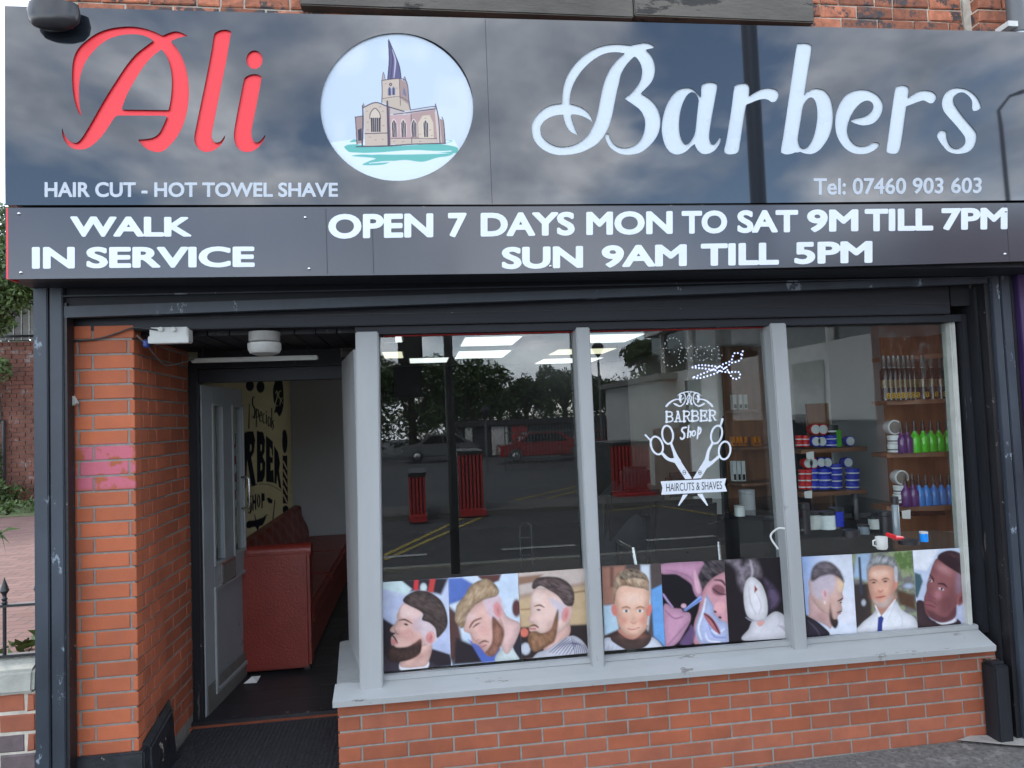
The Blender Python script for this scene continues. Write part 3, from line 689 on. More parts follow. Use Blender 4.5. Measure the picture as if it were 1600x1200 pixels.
a_ops = [('+', [(430, 600), (395, 545), (350, 505), (300, 497), (240, 510), (180, 560), (130, 640), (95, 740), (80, 850), (90, 950), (120, 1030), (165, 1078), (225, 1093), (290, 1070), (335, 1030), (400, 960), (440, 800)]),
  ('-', [(350, 535), (310, 560), (275, 620), (250, 700), (238, 800), (242, 900), (265, 970), (300, 1003), (340, 975), (370, 920), (388, 850), (402, 700), (412, 620), (390, 560)]),
  ('+', [(435, 490), (455, 462), (510, 447), (560, 455), (577, 480), (565, 560), (530, 750), (510, 880), (508, 950), (525, 995), (555, 1000), (580, 970), (600, 938), (611, 942), (600, 990), (560, 1050), (500, 1085), (440, 1085), (395, 1045), (375, 985), (385, 850), (410, 620), (430, 580)])]
r_ops = [('+', [(725, 510), (740, 475), (790, 458), (840, 460), (862, 490), (860, 560), (835, 650), (810, 800), (780, 1000), (770, 1055), (740, 1085), (680, 1092), (645, 1078), (640, 1045), (660, 950), (700, 700)]),
  ('+', [(835, 600), (880, 560), (950, 520), (1010, 500), (1080, 505), (1120, 530), (1125, 570), (1100, 615), (1060, 625), (1030, 605), (990, 597), (930, 610), (820, 650)])]
b_ops = [('+', [(1350, 590), (1400, 525), (1450, 503), (1500, 508), (1546, 530), (1591, 600), (1613, 720), (1606, 830), (1576, 930), (1526, 1010), (1486, 1055), (1430, 1085), (1380, 1088), (1320, 1070), (1270, 1030)]),
  ('-', [(1415, 583), (1380, 600), (1345, 660), (1325, 780), (1305, 900), (1300, 970), (1320, 1025), (1355, 1040), (1395, 1015), (1435, 940), (1460, 840), (1470, 740), (1462, 650), (1440, 600)]),
  ('+', [(1285, 130), (1310, 105), (1360, 97), (1410, 110), (1420, 140), (1400, 280), (1365, 500), (1340, 670), (1305, 900), (1290, 1040), (1270, 1075), (1200, 1093), (1155, 1080), (1145, 1055), (1170, 900), (1220, 560)])]
tE = T5(1280, 50, 5.714)
e_ops = [('+', [(275, 795, 1), (330, 770), (400, 755), (450, 730), (480, 690), (483, 650), (460, 620), (420, 612), (370, 635), (320, 690), (280, 760), (255, 850), (262, 920), (295, 980), (340, 1012), (390, 1020), (440, 1010), (490, 985), (530, 990), (538, 1010), (500, 1050), (440, 1080), (370, 1090), (290, 1075), (220, 1025), (165, 940), (145, 850), (150, 740), (185, 640), (240, 565), (310, 525), (380, 513), (460, 525), (530, 570), (568, 630), (570, 690), (540, 760), (480, 815), (400, 833), (330, 820)])]
r2_ops = [('+', [(680, 510), (700, 485), (750, 473), (790, 485), (803, 510), (795, 590), (780, 680), (750, 900), (730, 1020), (715, 1060), (690, 1082), (640, 1085), (605, 1070), (603, 1045), (620, 920), (650, 700)]),
  ('+', [(775, 610), (830, 565), (890, 530), (950, 520), (1010, 530), (1045, 560), (1045, 595), (1020, 630), (985, 635), (940, 612), (900, 617), (765, 663)])]
s_ops = [('+', [(1448, 660), (1430, 690), (1390, 705), (1368, 690), (1365, 620), (1340, 575), (1290, 540), (1240, 545), (1205, 580), (1205, 630), (1240, 690), (1300, 770), (1370, 850), (1405, 900), (1408, 950), (1385, 1020), (1330, 1070), (1240, 1087), (1160, 1070), (1100, 1010), (1060, 950), (1055, 915), (1085, 880), (1120, 877), (1140, 900), (1145, 950), (1170, 1010), (1215, 1040), (1260, 1035), (1300, 1000), (1305, 950), (1280, 905), (1210, 820), (1130, 730), (1100, 670), (1100, 610), (1130, 545), (1190, 505), (1260, 497), (1340, 520), (1410, 580)])]
LET = [(A_ops, tA, (60, 30, 1220, 1160), 'red_acrylic'), (l_ops, tL, (270, 60, 640, 1160), 'red_acrylic'), (i_ops, tL, (600, 240, 930, 1160), 'red_acrylic'),
       (B_ops, tB, (40, 60, 1300, 1180), 'white_acrylic'), (a_ops, tC, (50, 420, 640, 1120), 'white_acrylic'), (r_ops, tC, (610, 430, 1150, 1120), 'white_acrylic'),
       (b_ops, tC, (1120, 70, 1640, 1120), 'white_acrylic'), (e_ops, tE, (120, 490, 600, 1120), 'white_acrylic'), (r2_ops, tE, (580, 450, 1070, 1110), 'white_acrylic'), (s_ops, tE, (1030, 470, 1470, 1110), 'white_acrylic')]
face = [px2([(7, 9), (400, 19.5), (800, 29.5), (1200, 40), (1680, 52), (1680, 312), (1200, 317), (800, 319.5), (8, 320.5)])]
holes = []
for ops, tf, bb, m in LET:
    lp = loops_on(contour(ops, *bb, 7.0), tf, YS)
    lp = [0.5*q+.25*np.roll(q, 1, 0)+.25*np.roll(q, -1, 0) for q in lp]
    holes += lp
    g = [0.5*q+.25*np.roll(q, 1, 0)+.25*np.roll(q, -1, 0) for q in loops_on(contour(lambda q: field(q, ops)-7.0, bb[0]-15, bb[1]-15, bb[2]+15, bb[3]+15, 7.0), tf, YS)]; me = fill2d('letter', g, .0015)
    co = np.empty(len(me.vertices)*3); me.vertices.foreach_get('co', co); co = co.reshape(-1, 3); co[:, 1] += YS+(.011 if m[0] == 'r' else .008); me.vertices.foreach_set('co', co.ravel())
    link('letter', me, m, sg)
circ = [(620+119.5*math.cos(t), 167+115.5*math.sin(t)) for t in np.linspace(0, 2*math.pi, 120, endpoint=False)]
cw = px2(circ); holes.append(cw)
me = fill2d('face_panel', face+holes, .002)
co = np.empty(len(me.vertices)*3); me.vertices.foreach_get('co', co); co = co.reshape(-1, 3); co[:, 1] += YS+.002; me.vertices.foreach_set('co', co.ravel())
link('face_panel', me, 'black_gloss', sg)
xR = face[0][4][0]; zT = face[0][0][1]
B().hexa([(face[0][0][0]+.002, YS+.014, face[0][8][1]+.002), (xR, YS+.014, face[0][5][1]+.002), (xR, -.12, face[0][5][1]+.002), (face[0][0][0]+.002, -.02, face[0][8][1]+.002),
          (face[0][0][0]+.002, YS+.014, zT-.004), (xR, YS+.014, face[0][4][1]-.004), (xR, -.12, face[0][4][1]-.004), (face[0][0][0]+.002, -.02, zT-.004)]).obj('light_box', 'panel_grey', sg)
cc = cw.mean(0); rr = .5*(cw.max(0)-cw.min(0))
# the church logo, printed on the disc behind the round opening
LG = lambda u, v: ((u-480)*4.443, (v-30)*4.443)
ST, SD, LN, WN = (206, 188, 172), (168, 144, 138), (84, 70, 92), (66, 60, 82)
logo = [('bg', (203, 218, 232), 0), ('mott', (222, 232, 242), .7, 260),
 ('P', (228, 242, 250), 2, [(60, 870), (330, 832), (1020, 836), (1060, 910), (1200, 1250), (0, 1250)]), ('s', (110, 190, 180), 1.5, [(300, 850, 4), (330, 843, 10), (350, 850, 3)]), ('s', (140, 200, 190), 1.5, [(960, 838, 2), (1005, 845, 3), (960, 862, 2)]),
 ('p', (106, 190, 180), 2, [(262, 880), (330, 868), (500, 884), (700, 876), (900, 866), (1030, 886), (1048, 910), (1030, 930), (900, 925), (700, 915), (500, 925), (320, 928), (270, 905)]),
 ('p', (106, 190, 180), 2, [(310, 950), (400, 938), (600, 940), (900, 935), (1010, 930), (980, 950), (900, 962), (800, 990), (690, 978), (600, 985), (520, 1010), (385, 1012), (430, 985), (470, 965)]),
 ('s', (232, 244, 250), 1.5, [(280, 925, 2), (450, 935, 6), (600, 922, 5), (740, 915, 7), (900, 920, 5), (1000, 915, 3)]), ('s', (228, 242, 250), 1.5, [(430, 1000, 2), (540, 990, 5), (640, 986, 2)]),
 ('P', (92, 88, 128), 1.5, [(563, 135), (585, 190), (615, 265), (640, 335), (652, 412), (600, 412), (556, 420), (566, 350), (568, 240)]),
 ('s', (62, 56, 92), 1.2, [(563, 150, 3), (570, 270, 4), (565, 350, 4), (558, 415, 3)]), ('s', (62, 56, 92), 1.2, [(570, 160, 2), (592, 250, 3), (588, 340, 3), (580, 412, 3)]), ('s', (190, 184, 206), 2.2, [(590, 210, 2), (611, 280, 5), (609, 340, 5), (602, 405, 3)]), ('s', (62, 56, 92), 1.2, [(566, 140, 2), (612, 250, 3), (640, 330, 4), (652, 410, 3)]),
 ('P', (186, 170, 164), 1.2, [(519, 420), (529, 368), (542, 418)]), ('P', (186, 170, 164), 1.2, [(668, 425), (677, 398), (690, 440)]), ('s', LN, 1.2, [(519, 420, 2), (529, 368, 2), (542, 418, 2)]), ('s', LN, 1.2, [(668, 425, 2), (677, 398, 2), (690, 440, 3)]),
 ('P', ST, 1.2, [(518, 425), (640, 412), (652, 540), (716, 630), (660, 640), (518, 575)]), ('P', SD, 1.2, [(640, 412), (692, 440), (706, 560), (718, 632), (650, 600), (640, 540)]), ('P', (200, 184, 166), 1.2, [(525, 560), (640, 545), (700, 590), (712, 635), (640, 640), (560, 590)]),
 ('s', LN, 1.4, [(518, 425, 3), (640, 412, 3), (692, 440, 3), (706, 560, 3), (718, 632, 3)]), ('s', LN, 1.2, [(518, 425, 3), (520, 500, 3), (518, 580, 3)]), ('s', LN, 1.2, [(520, 552, 2), (640, 538, 2), (706, 575, 2)]), ('s', LN, 1.2, [(640, 415, 2), (642, 480, 2), (648, 600, 2)]),
 ('e', (60, 52, 66), 1, 579, 453, 11, 11, 0), ('e', (190, 170, 150), 1, 579, 453, 5, 5, 0), ('P', (110, 120, 160), 1, [(560, 530), (560, 485), (572, 466), (584, 485), (584, 528)]), ('P', (110, 120, 160), 1, [(588, 527), (588, 482), (599, 466), (611, 482), (611, 525)]),
 ('s', WN, 1, [(572, 480, 4), (573, 526, 5)]), ('s', WN, 1, [(600, 480, 4), (600, 522, 5)]), ('P', (120, 116, 150), 1, [(665, 520), (668, 470), (680, 490), (692, 540)]),
 ('P', SD, 1.2, [(330, 680), (385, 672), (385, 860), (345, 868)]), ('s', LN, 1.2, [(332, 680, 3), (385, 672, 3)]), ('s', LN, 1.2, [(335, 680, 3), (345, 868, 3)]), ('P', (62, 58, 76), 1, [(352, 768), (378, 755), (378, 842), (354, 845)]),
 ('P', (196, 184, 178), 1.2, [(545, 590), (665, 640), (665, 660), (560, 660)]), ('P', ST, 1.2, [(395, 610), (475, 578), (552, 605), (556, 875), (400, 882)]), ('P', (150, 126, 124), 1.2, [(552, 600), (575, 605), (580, 870), (556, 878)]), ('s', LN, 1.4, [(392, 612, 4), (475, 578, 4), (556, 605, 4), (672, 640, 4)]), ('s', LN, 1.2, [(385, 600, 5), (388, 720, 5), (382, 875, 6)]), ('s', LN, 1.4, [(556, 570, 6), (562, 720, 8), (568, 875, 8)]), ('P', (150, 126, 124), 1.2, [(383, 600), (391, 578), (400, 605)]),
 ('P', (216, 200, 182), 1, [(436, 690), (440, 650), (470, 618), (502, 650), (508, 690), (505, 785), (440, 785)]), ('s', LN, 1.2, [(434, 690, 3), (440, 650, 3), (470, 618, 3), (502, 650, 3), (509, 690, 3)]), ('P', (56, 52, 70), 1, [(441, 684), (509, 684), (509, 782), (443, 782)]),
 *[('s', (196, 180, 168), .8, [(x, 684, 1.6), (x+1, 782, 1.6)]) for x in (455, 468, 481, 495)], ('s', LN, 1.2, [(400, 795, 3), (555, 790, 3)]),
 ('P', (200, 168, 166), 1.2, [(575, 665), (720, 660), (722, 862), (580, 872)]), ('P', (182, 152, 148), 1.2, [(715, 655), (890, 625), (905, 862), (722, 862)]), ('P', (216, 200, 178), 1.2, [(770, 720), (800, 670), (850, 665), (875, 720), (880, 830), (775, 830)]), ('P', ST, 1.2, [(582, 832), (722, 828), (900, 832), (900, 860), (582, 872)]), ('P', (214, 196, 186), 1.2, [(885, 640), (920, 680), (940, 860), (905, 862)]), ('P', SD, 1.2, [(920, 690), (945, 700), (958, 862), (935, 862)]),
 ('P', (196, 186, 186), 1.2, [(668, 645), (885, 612), (890, 628), (690, 660)]), ('s', LN, 1.4, [(600, 660, 3), (690, 650, 3), (890, 622, 4)]), ('s', LN, 1.4, [(720, 630, 3), (870, 606, 3), (888, 610, 4)]), ('s', LN, 1.2, [(890, 590, 4), (912, 690, 4), (922, 862, 4)]), ('s', LN, 1.2, [(935, 680, 3), (948, 720, 3), (958, 862, 4)]), ('s', LN, 1.2, [(340, 885, 4), (560, 880, 5), (730, 868, 4), (960, 862, 4)]), ('s', LN, 1.2, [(580, 828, 2), (722, 826, 2), (900, 830, 2)]), ('s', LN, 1, [(722, 660, 2), (726, 862, 2)]),
 *[o for cx, hh in ((603, 120), (668, 125), (741, 105), (822, 115)) for o in (('s', (226, 210, 200), 1, [(cx-17, 815, 2), (cx-20, 740, 3), (cx-6, 695, 3), (cx+12, 712, 3), (cx+20, 745, 3), (cx+20, 815, 2)]), ('P', (58, 54, 72), 1, [(cx-15, 720), (cx, 700), (cx+17, 725), (cx+18, 818), (cx-10, 818)]), ('s', (206, 190, 180), .8, [(cx-5, 712, 1.5), (cx+1, 818, 1.5)]), ('s', (206, 190, 180), .8, [(cx+6, 708, 1.5), (cx+9, 818, 1.5)]))],
 *[('s', LN, .8, [(x, y, 1.4), (x+10, y-3, 1.4)]) for x, y in ((410, 640), (415, 716), (520, 640), (525, 740), (500, 610), (430, 820), (470, 840), (520, 835), (600, 850), (660, 852), (780, 850), (850, 770), (860, 810), (780, 800), (815, 690), (540, 450), (620, 480), (415, 770))]]
mk = lambda W: ((W[:, 0]-cc[0])/(rr[0]+.006))**2+((W[:, 2]-cc[1])/(rr[1]+.006))**2 < 1
def inv_at(f): return lambda u, v: f(u, v)
printed('logo_disc', [(497, 48), (743, 48), (743, 287), (497, 287)], 400, 390, YS+.009, logo, LG, PRL, sg, mask=mk)
tag(bpy.data.objects['logo_disc'])
text('tagline', 'HAIR CUT - HOT TOWEL SHAVE', [(70, 284.5), (528, 285.5), (528, 308), (70, 308.5)], YS, 'silver_letter', sg, bold=.028)
text('phone_number', 'Tel: 07460 903 603', [(1271, 278.5), (1534, 277.5), (1533, 302), (1271, 305)], YS, 'silver_letter', sg, bold=.02)
sm = lambda a, b, nm, p: B().hexa([(a[0]-.0012, a[1]-.0008, b[2]), (a[0]+.0012, a[1]-.0008, b[2]), (a[0]+.0012, a[1], b[2]), (a[0]-.0012, a[1], b[2]), (a[0]-.0012, a[1]-.0008, a[2]), (a[0]+.0012, a[1]-.0008, a[2]), (a[0]+.0012, a[1], a[2]), (a[0]-.0012, a[1], a[2])]).obj(nm, 'black_edge', p)
sm(oy(758, 30, YS), oy(771, 318, YS), 'seam', sg)
hs = thing('opening_hours_sign', (1.2, YS, 2.8), 'dark grey strip sign with white opening hours under the main sign', 'sign')
lo = [px2([(8, 324.5), (800, 322.5), (1200, 320.5), (1680, 316), (1680, 405.5), (1400, 414), (1200, 418.5), (800, 427), (400, 432), (9, 436)])]
me = fill2d('face_panel', lo, .002); co = np.empty(len(me.vertices)*3); me.vertices.foreach_get('co', co); co = co.reshape(-1, 3); co[:, 1] += YS+.004; me.vertices.foreach_set('co', co.ravel()); link('face_panel', me, 'panel_grey', hs)
B().hexa([(-1.395, YS+.008, lo[0][9][1]+.002), (3.9, YS+.008, lo[0][4][1]+.004), (3.9, -.12, 2.71), (-1.395, -.02, 2.69), (-1.395, YS+.008, lo[0][0][1]), (3.9, YS+.008, lo[0][3][1]), (3.9, -.12, lo[0][3][1]), (-1.395, -.02, lo[0][0][1])]).obj('backing', 'black_edge', hs)
B().box((-1.404, YS+.001, lo[0][9][1]), (-1.3975, -.3, lo[0][0][1])).obj('red_edge', 'red_acrylic', hs)
YH = YS+.0018
def words(lst, l0, l1, nm):
    (ua, ta, ba), (ub, tb_, bb_) = l0, l1
    f = lambda u, p, q: p+(q-p)*(u-ua)/(ub-ua)
    for s, u0, u1 in lst:
        text(nm, s, [(u0, f(u0, ta, tb_)), (u1, f(u1, ta, tb_)), (u1, f(u1, ba, bb_)), (u0, f(u0, ba, bb_))], YH, 'white_vinyl', hs, bold=.040, th=.001)
words([('WALK', 110, 299)], (110, 338, 370), (299, 339, 370), 'lettering')
words([('IN', 50, 117), ('SERVICE', 135, 398)], (50, 386, 420), (398, 385, 417.5), 'lettering')
words([('OPEN', 513, 677), ('7', 700, 729), ('DAYS', 751, 898), ('MON', 916, 1051), ('TO', 1065, 1136), ('SAT', 1152, 1247), ('9M', 1261, 1341), ('TILL', 1351, 1458), ('7PM', 1471, 1574)], (513, 334.5, 373.5), (1574, 324.5, 358.5), 'lettering')
words([('SUN', 784, 911), ('9AM', 940, 1073), ('TILL', 1095, 1217), ('5PM', 1241, 1363)], (784, 386, 421), (1363, 376.5, 411), 'lettering')
for u, v in ((30, 334), (33, 426), (477, 340), (483, 420), (1571, 330), (1570, 397), (860, 416)):
    p = oy(u, v, YH); B().lathe([(.007, 0), (.006, .004), (.003, .006)][::-1], (0, 0, 0), 10).v
    b = B().lathe([(.0075, 0), (.0065, -.004), (.003, -.0065)], (p[0], YH, p[2]), 12, 'y'); b.obj('rivet', 'metal', hs, smooth=True)
sm(oy(509, 326, YH), oy(512, 429, YH), 'seam', hs); sm(oy(581, 326, YH), oy(583, 428, YH), 'seam', hs); sm(oy(1571, 320, YH), oy(1571, 408, YH), 'seam', hs)
dl = thing('dome_lamp', tuple(oy(84, 20, -.47)), 'black dome lamp hanging over the top left corner of the sign', 'lamp')
dc = oy(84, 24, -.43)
dmb = B().lathe([(.10, .05), (.108, .01), (.102, -.025), (.082, -.050), (.045, -.064), (.0, -.068)], tuple(dc), 28); dmb.v = [(x, -.43+(y-dc[1])*.42, z) for x, y, z in dmb.v]; dmb.obj('dome', 'leather_black', dl, smooth=True)
B().tube([tuple(oy(62, 1, -.40)), tuple(oy(66, 12, -.41))], .004, 6).obj('cable', 'cable', dl)
B().tube([(dc[0], -.43, dc[2]+.02), (dc[0], -.43, dc[2]+.09)], .035, 12).obj('mount', 'leather_black', dl)
# ================================================================== the window
YG = .10
win = thing('shop_window', (1.7, 0, .6), 'grey painted shop window with three large panes over a wide sloping sill', 'window')
sil = B()
zb0, zb1 = .612, .592
sil.add([(-.128, -.065, zb0), (3.44, -.065, zb1), (3.44, .12, .60), (-.128, .12, .60), (-.128, -.068, zb0+.028), (3.44, -.068, zb1+.030), (3.44, .055, .677), (-.128, .055, .682)],
        [(0, 3, 2, 1), (0, 1, 5, 4), (4, 5, 6, 7), (1, 2, 6, 5), (3, 0, 4, 7), (2, 3, 7, 6)])
so_ = sil.obj('sill', 'sill_grey', win)
B().box((-.122, -.060, zb0+.004), (3.43, -.056, zb0+.010))
B().hexa([(-.128, .121, .60), (.03, .121, .60), (-.06, .84, .60), (-.19, .84, .60), (-.128, .121, .66), (.03, .121, .675), (-.06, .84, .675), (-.19, .84, .66)]).obj('sill_return', 'sill_grey', win, bevel=.004)
B().box((.10, .045, .676), (3.44, .085, .704)).obj('bottom_rail', 'frame_grey', win, bevel=.005)
def member(u0, u1, v, u0b, u1b, vb, nm, y0=.02, y1=.14, zt=2.445, m='frame_grey'):
    a, b = oy(u0, v, y0)[0], oy(u1, v, y0)[0]; c, d = oy(u0b, vb, y0)[0], oy(u1b, vb, y0)[0]
    z0 = .655
    return B().hexa([(c, y0, z0), (d, y0, z0), (d, y1, z0), (c, y1, z0), (a, y0, zt), (b, y0, zt), (b, y1, zt), (a, y1, zt)]).obj(nm, m, win, bevel=.006)
member(555, 591, 515, 561.5, 598, 1060, 'corner_post', .0, .14)
member(900, 922, 518, 925, 945, 1032, 'mullion', .015)
member(1204, 1229, 512, 1240, 1262, 1005, 'mullion', .015)
member(1486, 1494, 515, 1514, 1521, 975, 'side_strip', .06, .14, m='cream')
for a, b in ((.12, 1.20), (1.26, 2.30), (2.37, 3.44)):
    B().box((a, YG, .70), (b, YG+.006, 2.436)).obj('pane', glass, win)
# splayed return between the corner post and the door
B().hexa([(.0, .142, .66), (.03, .142, .66), (-.10, .84, .66), (-.135, .84, .66), (.0, .142, 2.37), (.03, .142, 2.37), (-.10, .84, 2.37), (-.135, .84, 2.37)]).obj('side_panel', 'frame_grey', win)
# ================================================================== porch
po = thing('porch_ceiling', (-.6, .4, 2.4), 'black tongue and groove boards over the recessed doorway', 'ceiling')
for k in range(11):
    B().box((-1.04+k*.107, .10, 2.452+random.uniform(0, .003)), (-1.04+k*.107+.103, .84, 2.49)).obj('board', 'timber_black', po, bevel=.003)
B().box((-1.05, .10, 2.49), (.2, .9, 2.52)).obj('backing', 'black_edge', po)
df = thing('door_frame', (-.6, .85, .26), 'black painted door frame with chipped edges round the open doorway', 'door frame')
B().box((-1.055, .84, .20), (-.985, .92, 2.40)).obj('jamb', 'timber_black', df, bevel=.003)
B().box((-1.058, .832, .25), (-1.040, .839, 2.33)).obj('stop', 'black_edge', df)
B().box((-.994, .832, .26), (-.984, .839, 2.27)).obj('stop', 'black_edge', df)
B().box((-.135, .842, .26), (-.10, .92, 2.40)).obj('jamb', 'timber_black', df)
B().box((-.984, .84, 2.265), (-.136, .92, 2.345)).obj('head', 'timber_black_h', df, bevel=.004)
B().box((-.984, .835, 2.348), (-.136, .90, 2.46)).obj('transom', 'timber_black_h', df)
for k in range(7): B().box((-.96+k*.118, .829, 2.352), (-.96+k*.118+.112, .8345, 2.44)).obj('board', 'timber_black', df, bevel=.002)
B().box((-1.05, .80, FZ-.03), (-.12, .855, FZ+.010)).obj('threshold', 'plinth', df, bevel=.003)
B().box((-1.05, .765, FZ-.06), (-.12, .799, FZ-.010)).obj('step_edge', 'brick_reveal', df)
struct(box('porch_floor', (-1.04, -.02, .0), (-.12, .764, .235), 'cement'))
# open door
H = np.array([-.978, .872]); E = oz(385, 1058, FZ)[:2]; E = np.array([E[0], E[1]]); dd = (E-H); DW = np.linalg.norm(dd); dd /= DW; nn = np.array([dd[1], -dd[0]])
if nn[0] < 0: nn = -nn
DZ = 2.26-FZ
door = thing('door', (H[0], H[1], FZ), 'grey panelled shop door standing open inwards, with two narrow panes and a letterbox', 'door')
def dpt(s, t, z): q = H+dd*s+nn*t; return (q[0], q[1], z)
def dbox(s0, s1, z0, z1, t0, t1, nm, m, bevel=.003, par=None):
    return B().hexa([dpt(s0, t0, z0), dpt(s1, t0, z0), dpt(s1, t1, z0), dpt(s0, t1, z0), dpt(s0, t0, z1), dpt(s1, t0, z1), dpt(s1, t1, z1), dpt(s0, t1, z1)]).obj(nm, m, par or door, bevel=bevel)
def dsz(u, v):
    d = ray(u, v); k = ((H[0]-CAM[0])*nn[0]+(H[1]-CAM[1])*nn[1])/(d[0]*nn[0]+d[1]*nn[1]); P = CAM+d*k
    return (P[0]-H[0])*dd[0]+(P[1]-H[1])*dd[1], P[2]
s1a, zg1 = dsz(331, 634); s1b, zg0 = dsz(350, 872); s2a, _ = dsz(362, 638); s2b, _ = dsz(378, 640)
D0, D1 = FZ+.008, 2.255
dbox(0, s1a, D0, D1, -.04, 0, 'stile', 'door_grey'); dbox(s1b, s2a, zg0, zg1, -.04, 0, 'muntin', 'door_grey'); dbox(s2b, DW, D0, D1, -.04, 0, 'stile', 'door_grey')
dbox(s1a, s2b, zg1, D1, -.04, 0, 'top_rail', 'door_grey', 0)
zl, zl2 = dsz(350, 912)[1], dsz(350, 1068)[1]
dbox(s1a, s2b, zl, zg0, -.04, 0, 'lock_rail', 'door_grey', 0); dbox(s1a, s2b, D0, zl2, -.04, 0, 'bottom_rail', 'door_grey', 0); dbox(s1a, s2b, zl2, zl, -.032, -.012, 'panel', 'door_grey')
for a, b, c, d_ in ((s1a-.02, s2b+.01, zl-.012, zl+.015), (s1a-.02, s2b+.01, zl2-.015, zl2+.012), (s1a-.02, s1a+.012, zl2, zl), (s2b-.015, s2b+.012, zl2, zl)): dbox(a, b, c, d_, 0, .012, 'moulding', 'frame_grey')
for a, b in ((s1a, s1b), (s2a, s2b)):
    dbox(a, b, zg0, zg1, -.024, -.018, 'pane', glass, 0)
    dbox(a-.012, a+.008, zg0, zg1, .0, .010, 'bead', 'frame_grey'); dbox(b-.008, b+.012, zg0, zg1, .0, .010, 'bead', 'frame_grey'); dbox(a-.012, b+.012, zg0-.02, zg0, 0, .012, 'bead', 'frame_grey'); dbox(a-.012, b+.012, zg1, zg1+.014, 0, .012, 'bead', 'frame_grey')
a, z1_ = dsz(344, 880); b, z0_ = dsz(366, 902); lb = dbox(a, b, z0_, z1_, 0, .012, 'letterbox', 'metal'); dbox(a+.015, b-.015, z0_+.012, z1_-.015, .0125, .015, 'flap', 'plastic_old', .002, lb)
s_, zt1 = dsz(384, 744); _, zt0 = dsz(384, 792); s_ = DW-.03
B().tube([dpt(s_, 0, zt1), dpt(s_, .04, zt1), dpt(s_, .055, zt1-.015), dpt(s_, .055, zt0+.015), dpt(s_, .04, zt0), dpt(s_, 0, zt0)], .008, 10).obj('handle', 'metal', door, smooth=True)
dbox(.02, DW-.01, D0, D0+.17, .0006, .002, 'kick_plate', 'plastic_old', 0)
# lamps and cables under the porch ceiling
p = oz(413, 536, 2.43); bk = thing('bulkhead_lamp', (p[0], p[1], 2.45), 'round grubby white bulkhead lamp on the porch ceiling', 'lamp')
p = oz(413, 520, 2.45)
B().lathe([(.075, 0), (.075, -.045), (.07, -.05)], (p[0], p[1], 2.452), 28).obj('base', 'plastic_old', bk, smooth=True)
B().lathe([(.072, -.052), (.080, -.056), (.080, -.085), (.070, -.105), (.04, -.115), (0, -.117)], (p[0], p[1], 2.452), 28).obj('diffuser', 'plastic_dim', bk, smooth=True)
a = oy(300, 561, .62); b = oy(497, 561, .62)
bt = thing('batten_light', ((a[0]+b[0])/2, .62, a[2]), 'thin white batten light hung below the porch ceiling', 'lamp')
B().box((a[0], .60, min(a[2], b[2])-.004), (b[0], .64, min(a[2], b[2])+.022)).obj('casing', 'plastic_white', bt, bevel=.004)
for x in (a[0]+.06, b[0]-.06): B().tube([(x, .62, a[2]+.015), (x, .62, 2.455)], .003, 6).obj('hanger', 'cable', bt)
a = oy(234, 512, -.01); b = oy(295, 536, -.01)
jb = thing('junction_box', (a[0], .0, b[2]), 'white plastic junction box at the top corner of the porch', 'box')
B().box((a[0], -.02, b[2]+.004), (b[0], .06, a[2])).obj('case', 'plastic_white', jb, bevel=.006); B().box((a[0]-.004, -.028, b[2]), (b[0]+.004, -.021, b[2]+.035)).obj('lid', 'plastic_white', jb, bevel=.003)
for u in (252, 272): q = oy(u, 515, -.02); B().lathe([(.012, 0), (.012, -.012), (.006, -.014)], (q[0], -.021, q[2]), 12, 'y').obj('gland', 'plastic_white', jb)
def cable(pts, lab, m='cable', r=.004, nm='cable'):
    o = B().tube([tuple(p) for p in cato([tuple(q) for q in pts], 5)], r, 6).obj(nm, m, smooth=True); return tag(o, lab, 'cable')
cable([oy(104, 533, -.012), oy(150, 530, -.014), oy(185, 520, -.014), oy(210, 512, -.02), oy(250, 516, -.03)], 'black cable drooping across the top of the brick pier')
cable([oy(214, 524, -.01), oy(230, 540, .05), oy(248, 562, .2), oy(262, 571, .35), oy(300, 562, .5), oy(302, 561, .6)], 'grey cable running from the pier corner to the batten light', 'plastic_old')
q = oy(229, 537, .03); tag(B().lathe([(.010, -.02), (.018, -.012), (.018, .012), (.008, .02)], tuple(q), 10).obj('tape_wrap', 'blue_tape', smooth=True), 'blue tape wrapped round the cable on the pier corner', 'tape')
q = [oy(106, 606, -.03), oy(119, 630, -.05), oy(106, 638, -.03)]
tag(B().prism([tuple(x) for x in q], (0, 0, 0), (0, .03, 0)).obj('angle_bracket', 'cream'), 'small cream board end sticking out beside the left post', 'board')
mt = thing('door_mat', (-.6, .4, .2), 'black rubber ring mat with open holes in the porch', 'mat')
mb = B(); x0, x1, y0, y1, z = -1.02, -.125, -.10, .758, .2372
nx, ny = 36, 34
for i in range(nx+1): x = x0+(x1-x0)*i/nx; mb.box((x-.0045, y0, z), (x+.0045, y1, z+.014))
for i in range(ny+1): y = y0+(y1-y0)*i/ny; mb.box((x0-.004, y-.0045, z+.0005), (x1+.004, y+.0045, z+.0135))
g = mb.obj('mat_grid', 'rubber', mt); g['kind'] = 'stuff'
for k in range(7): 
    pass
B().box((x0, y0, .2356), (x1, y1, .2366)).obj('backing', 'black_edge', mt)
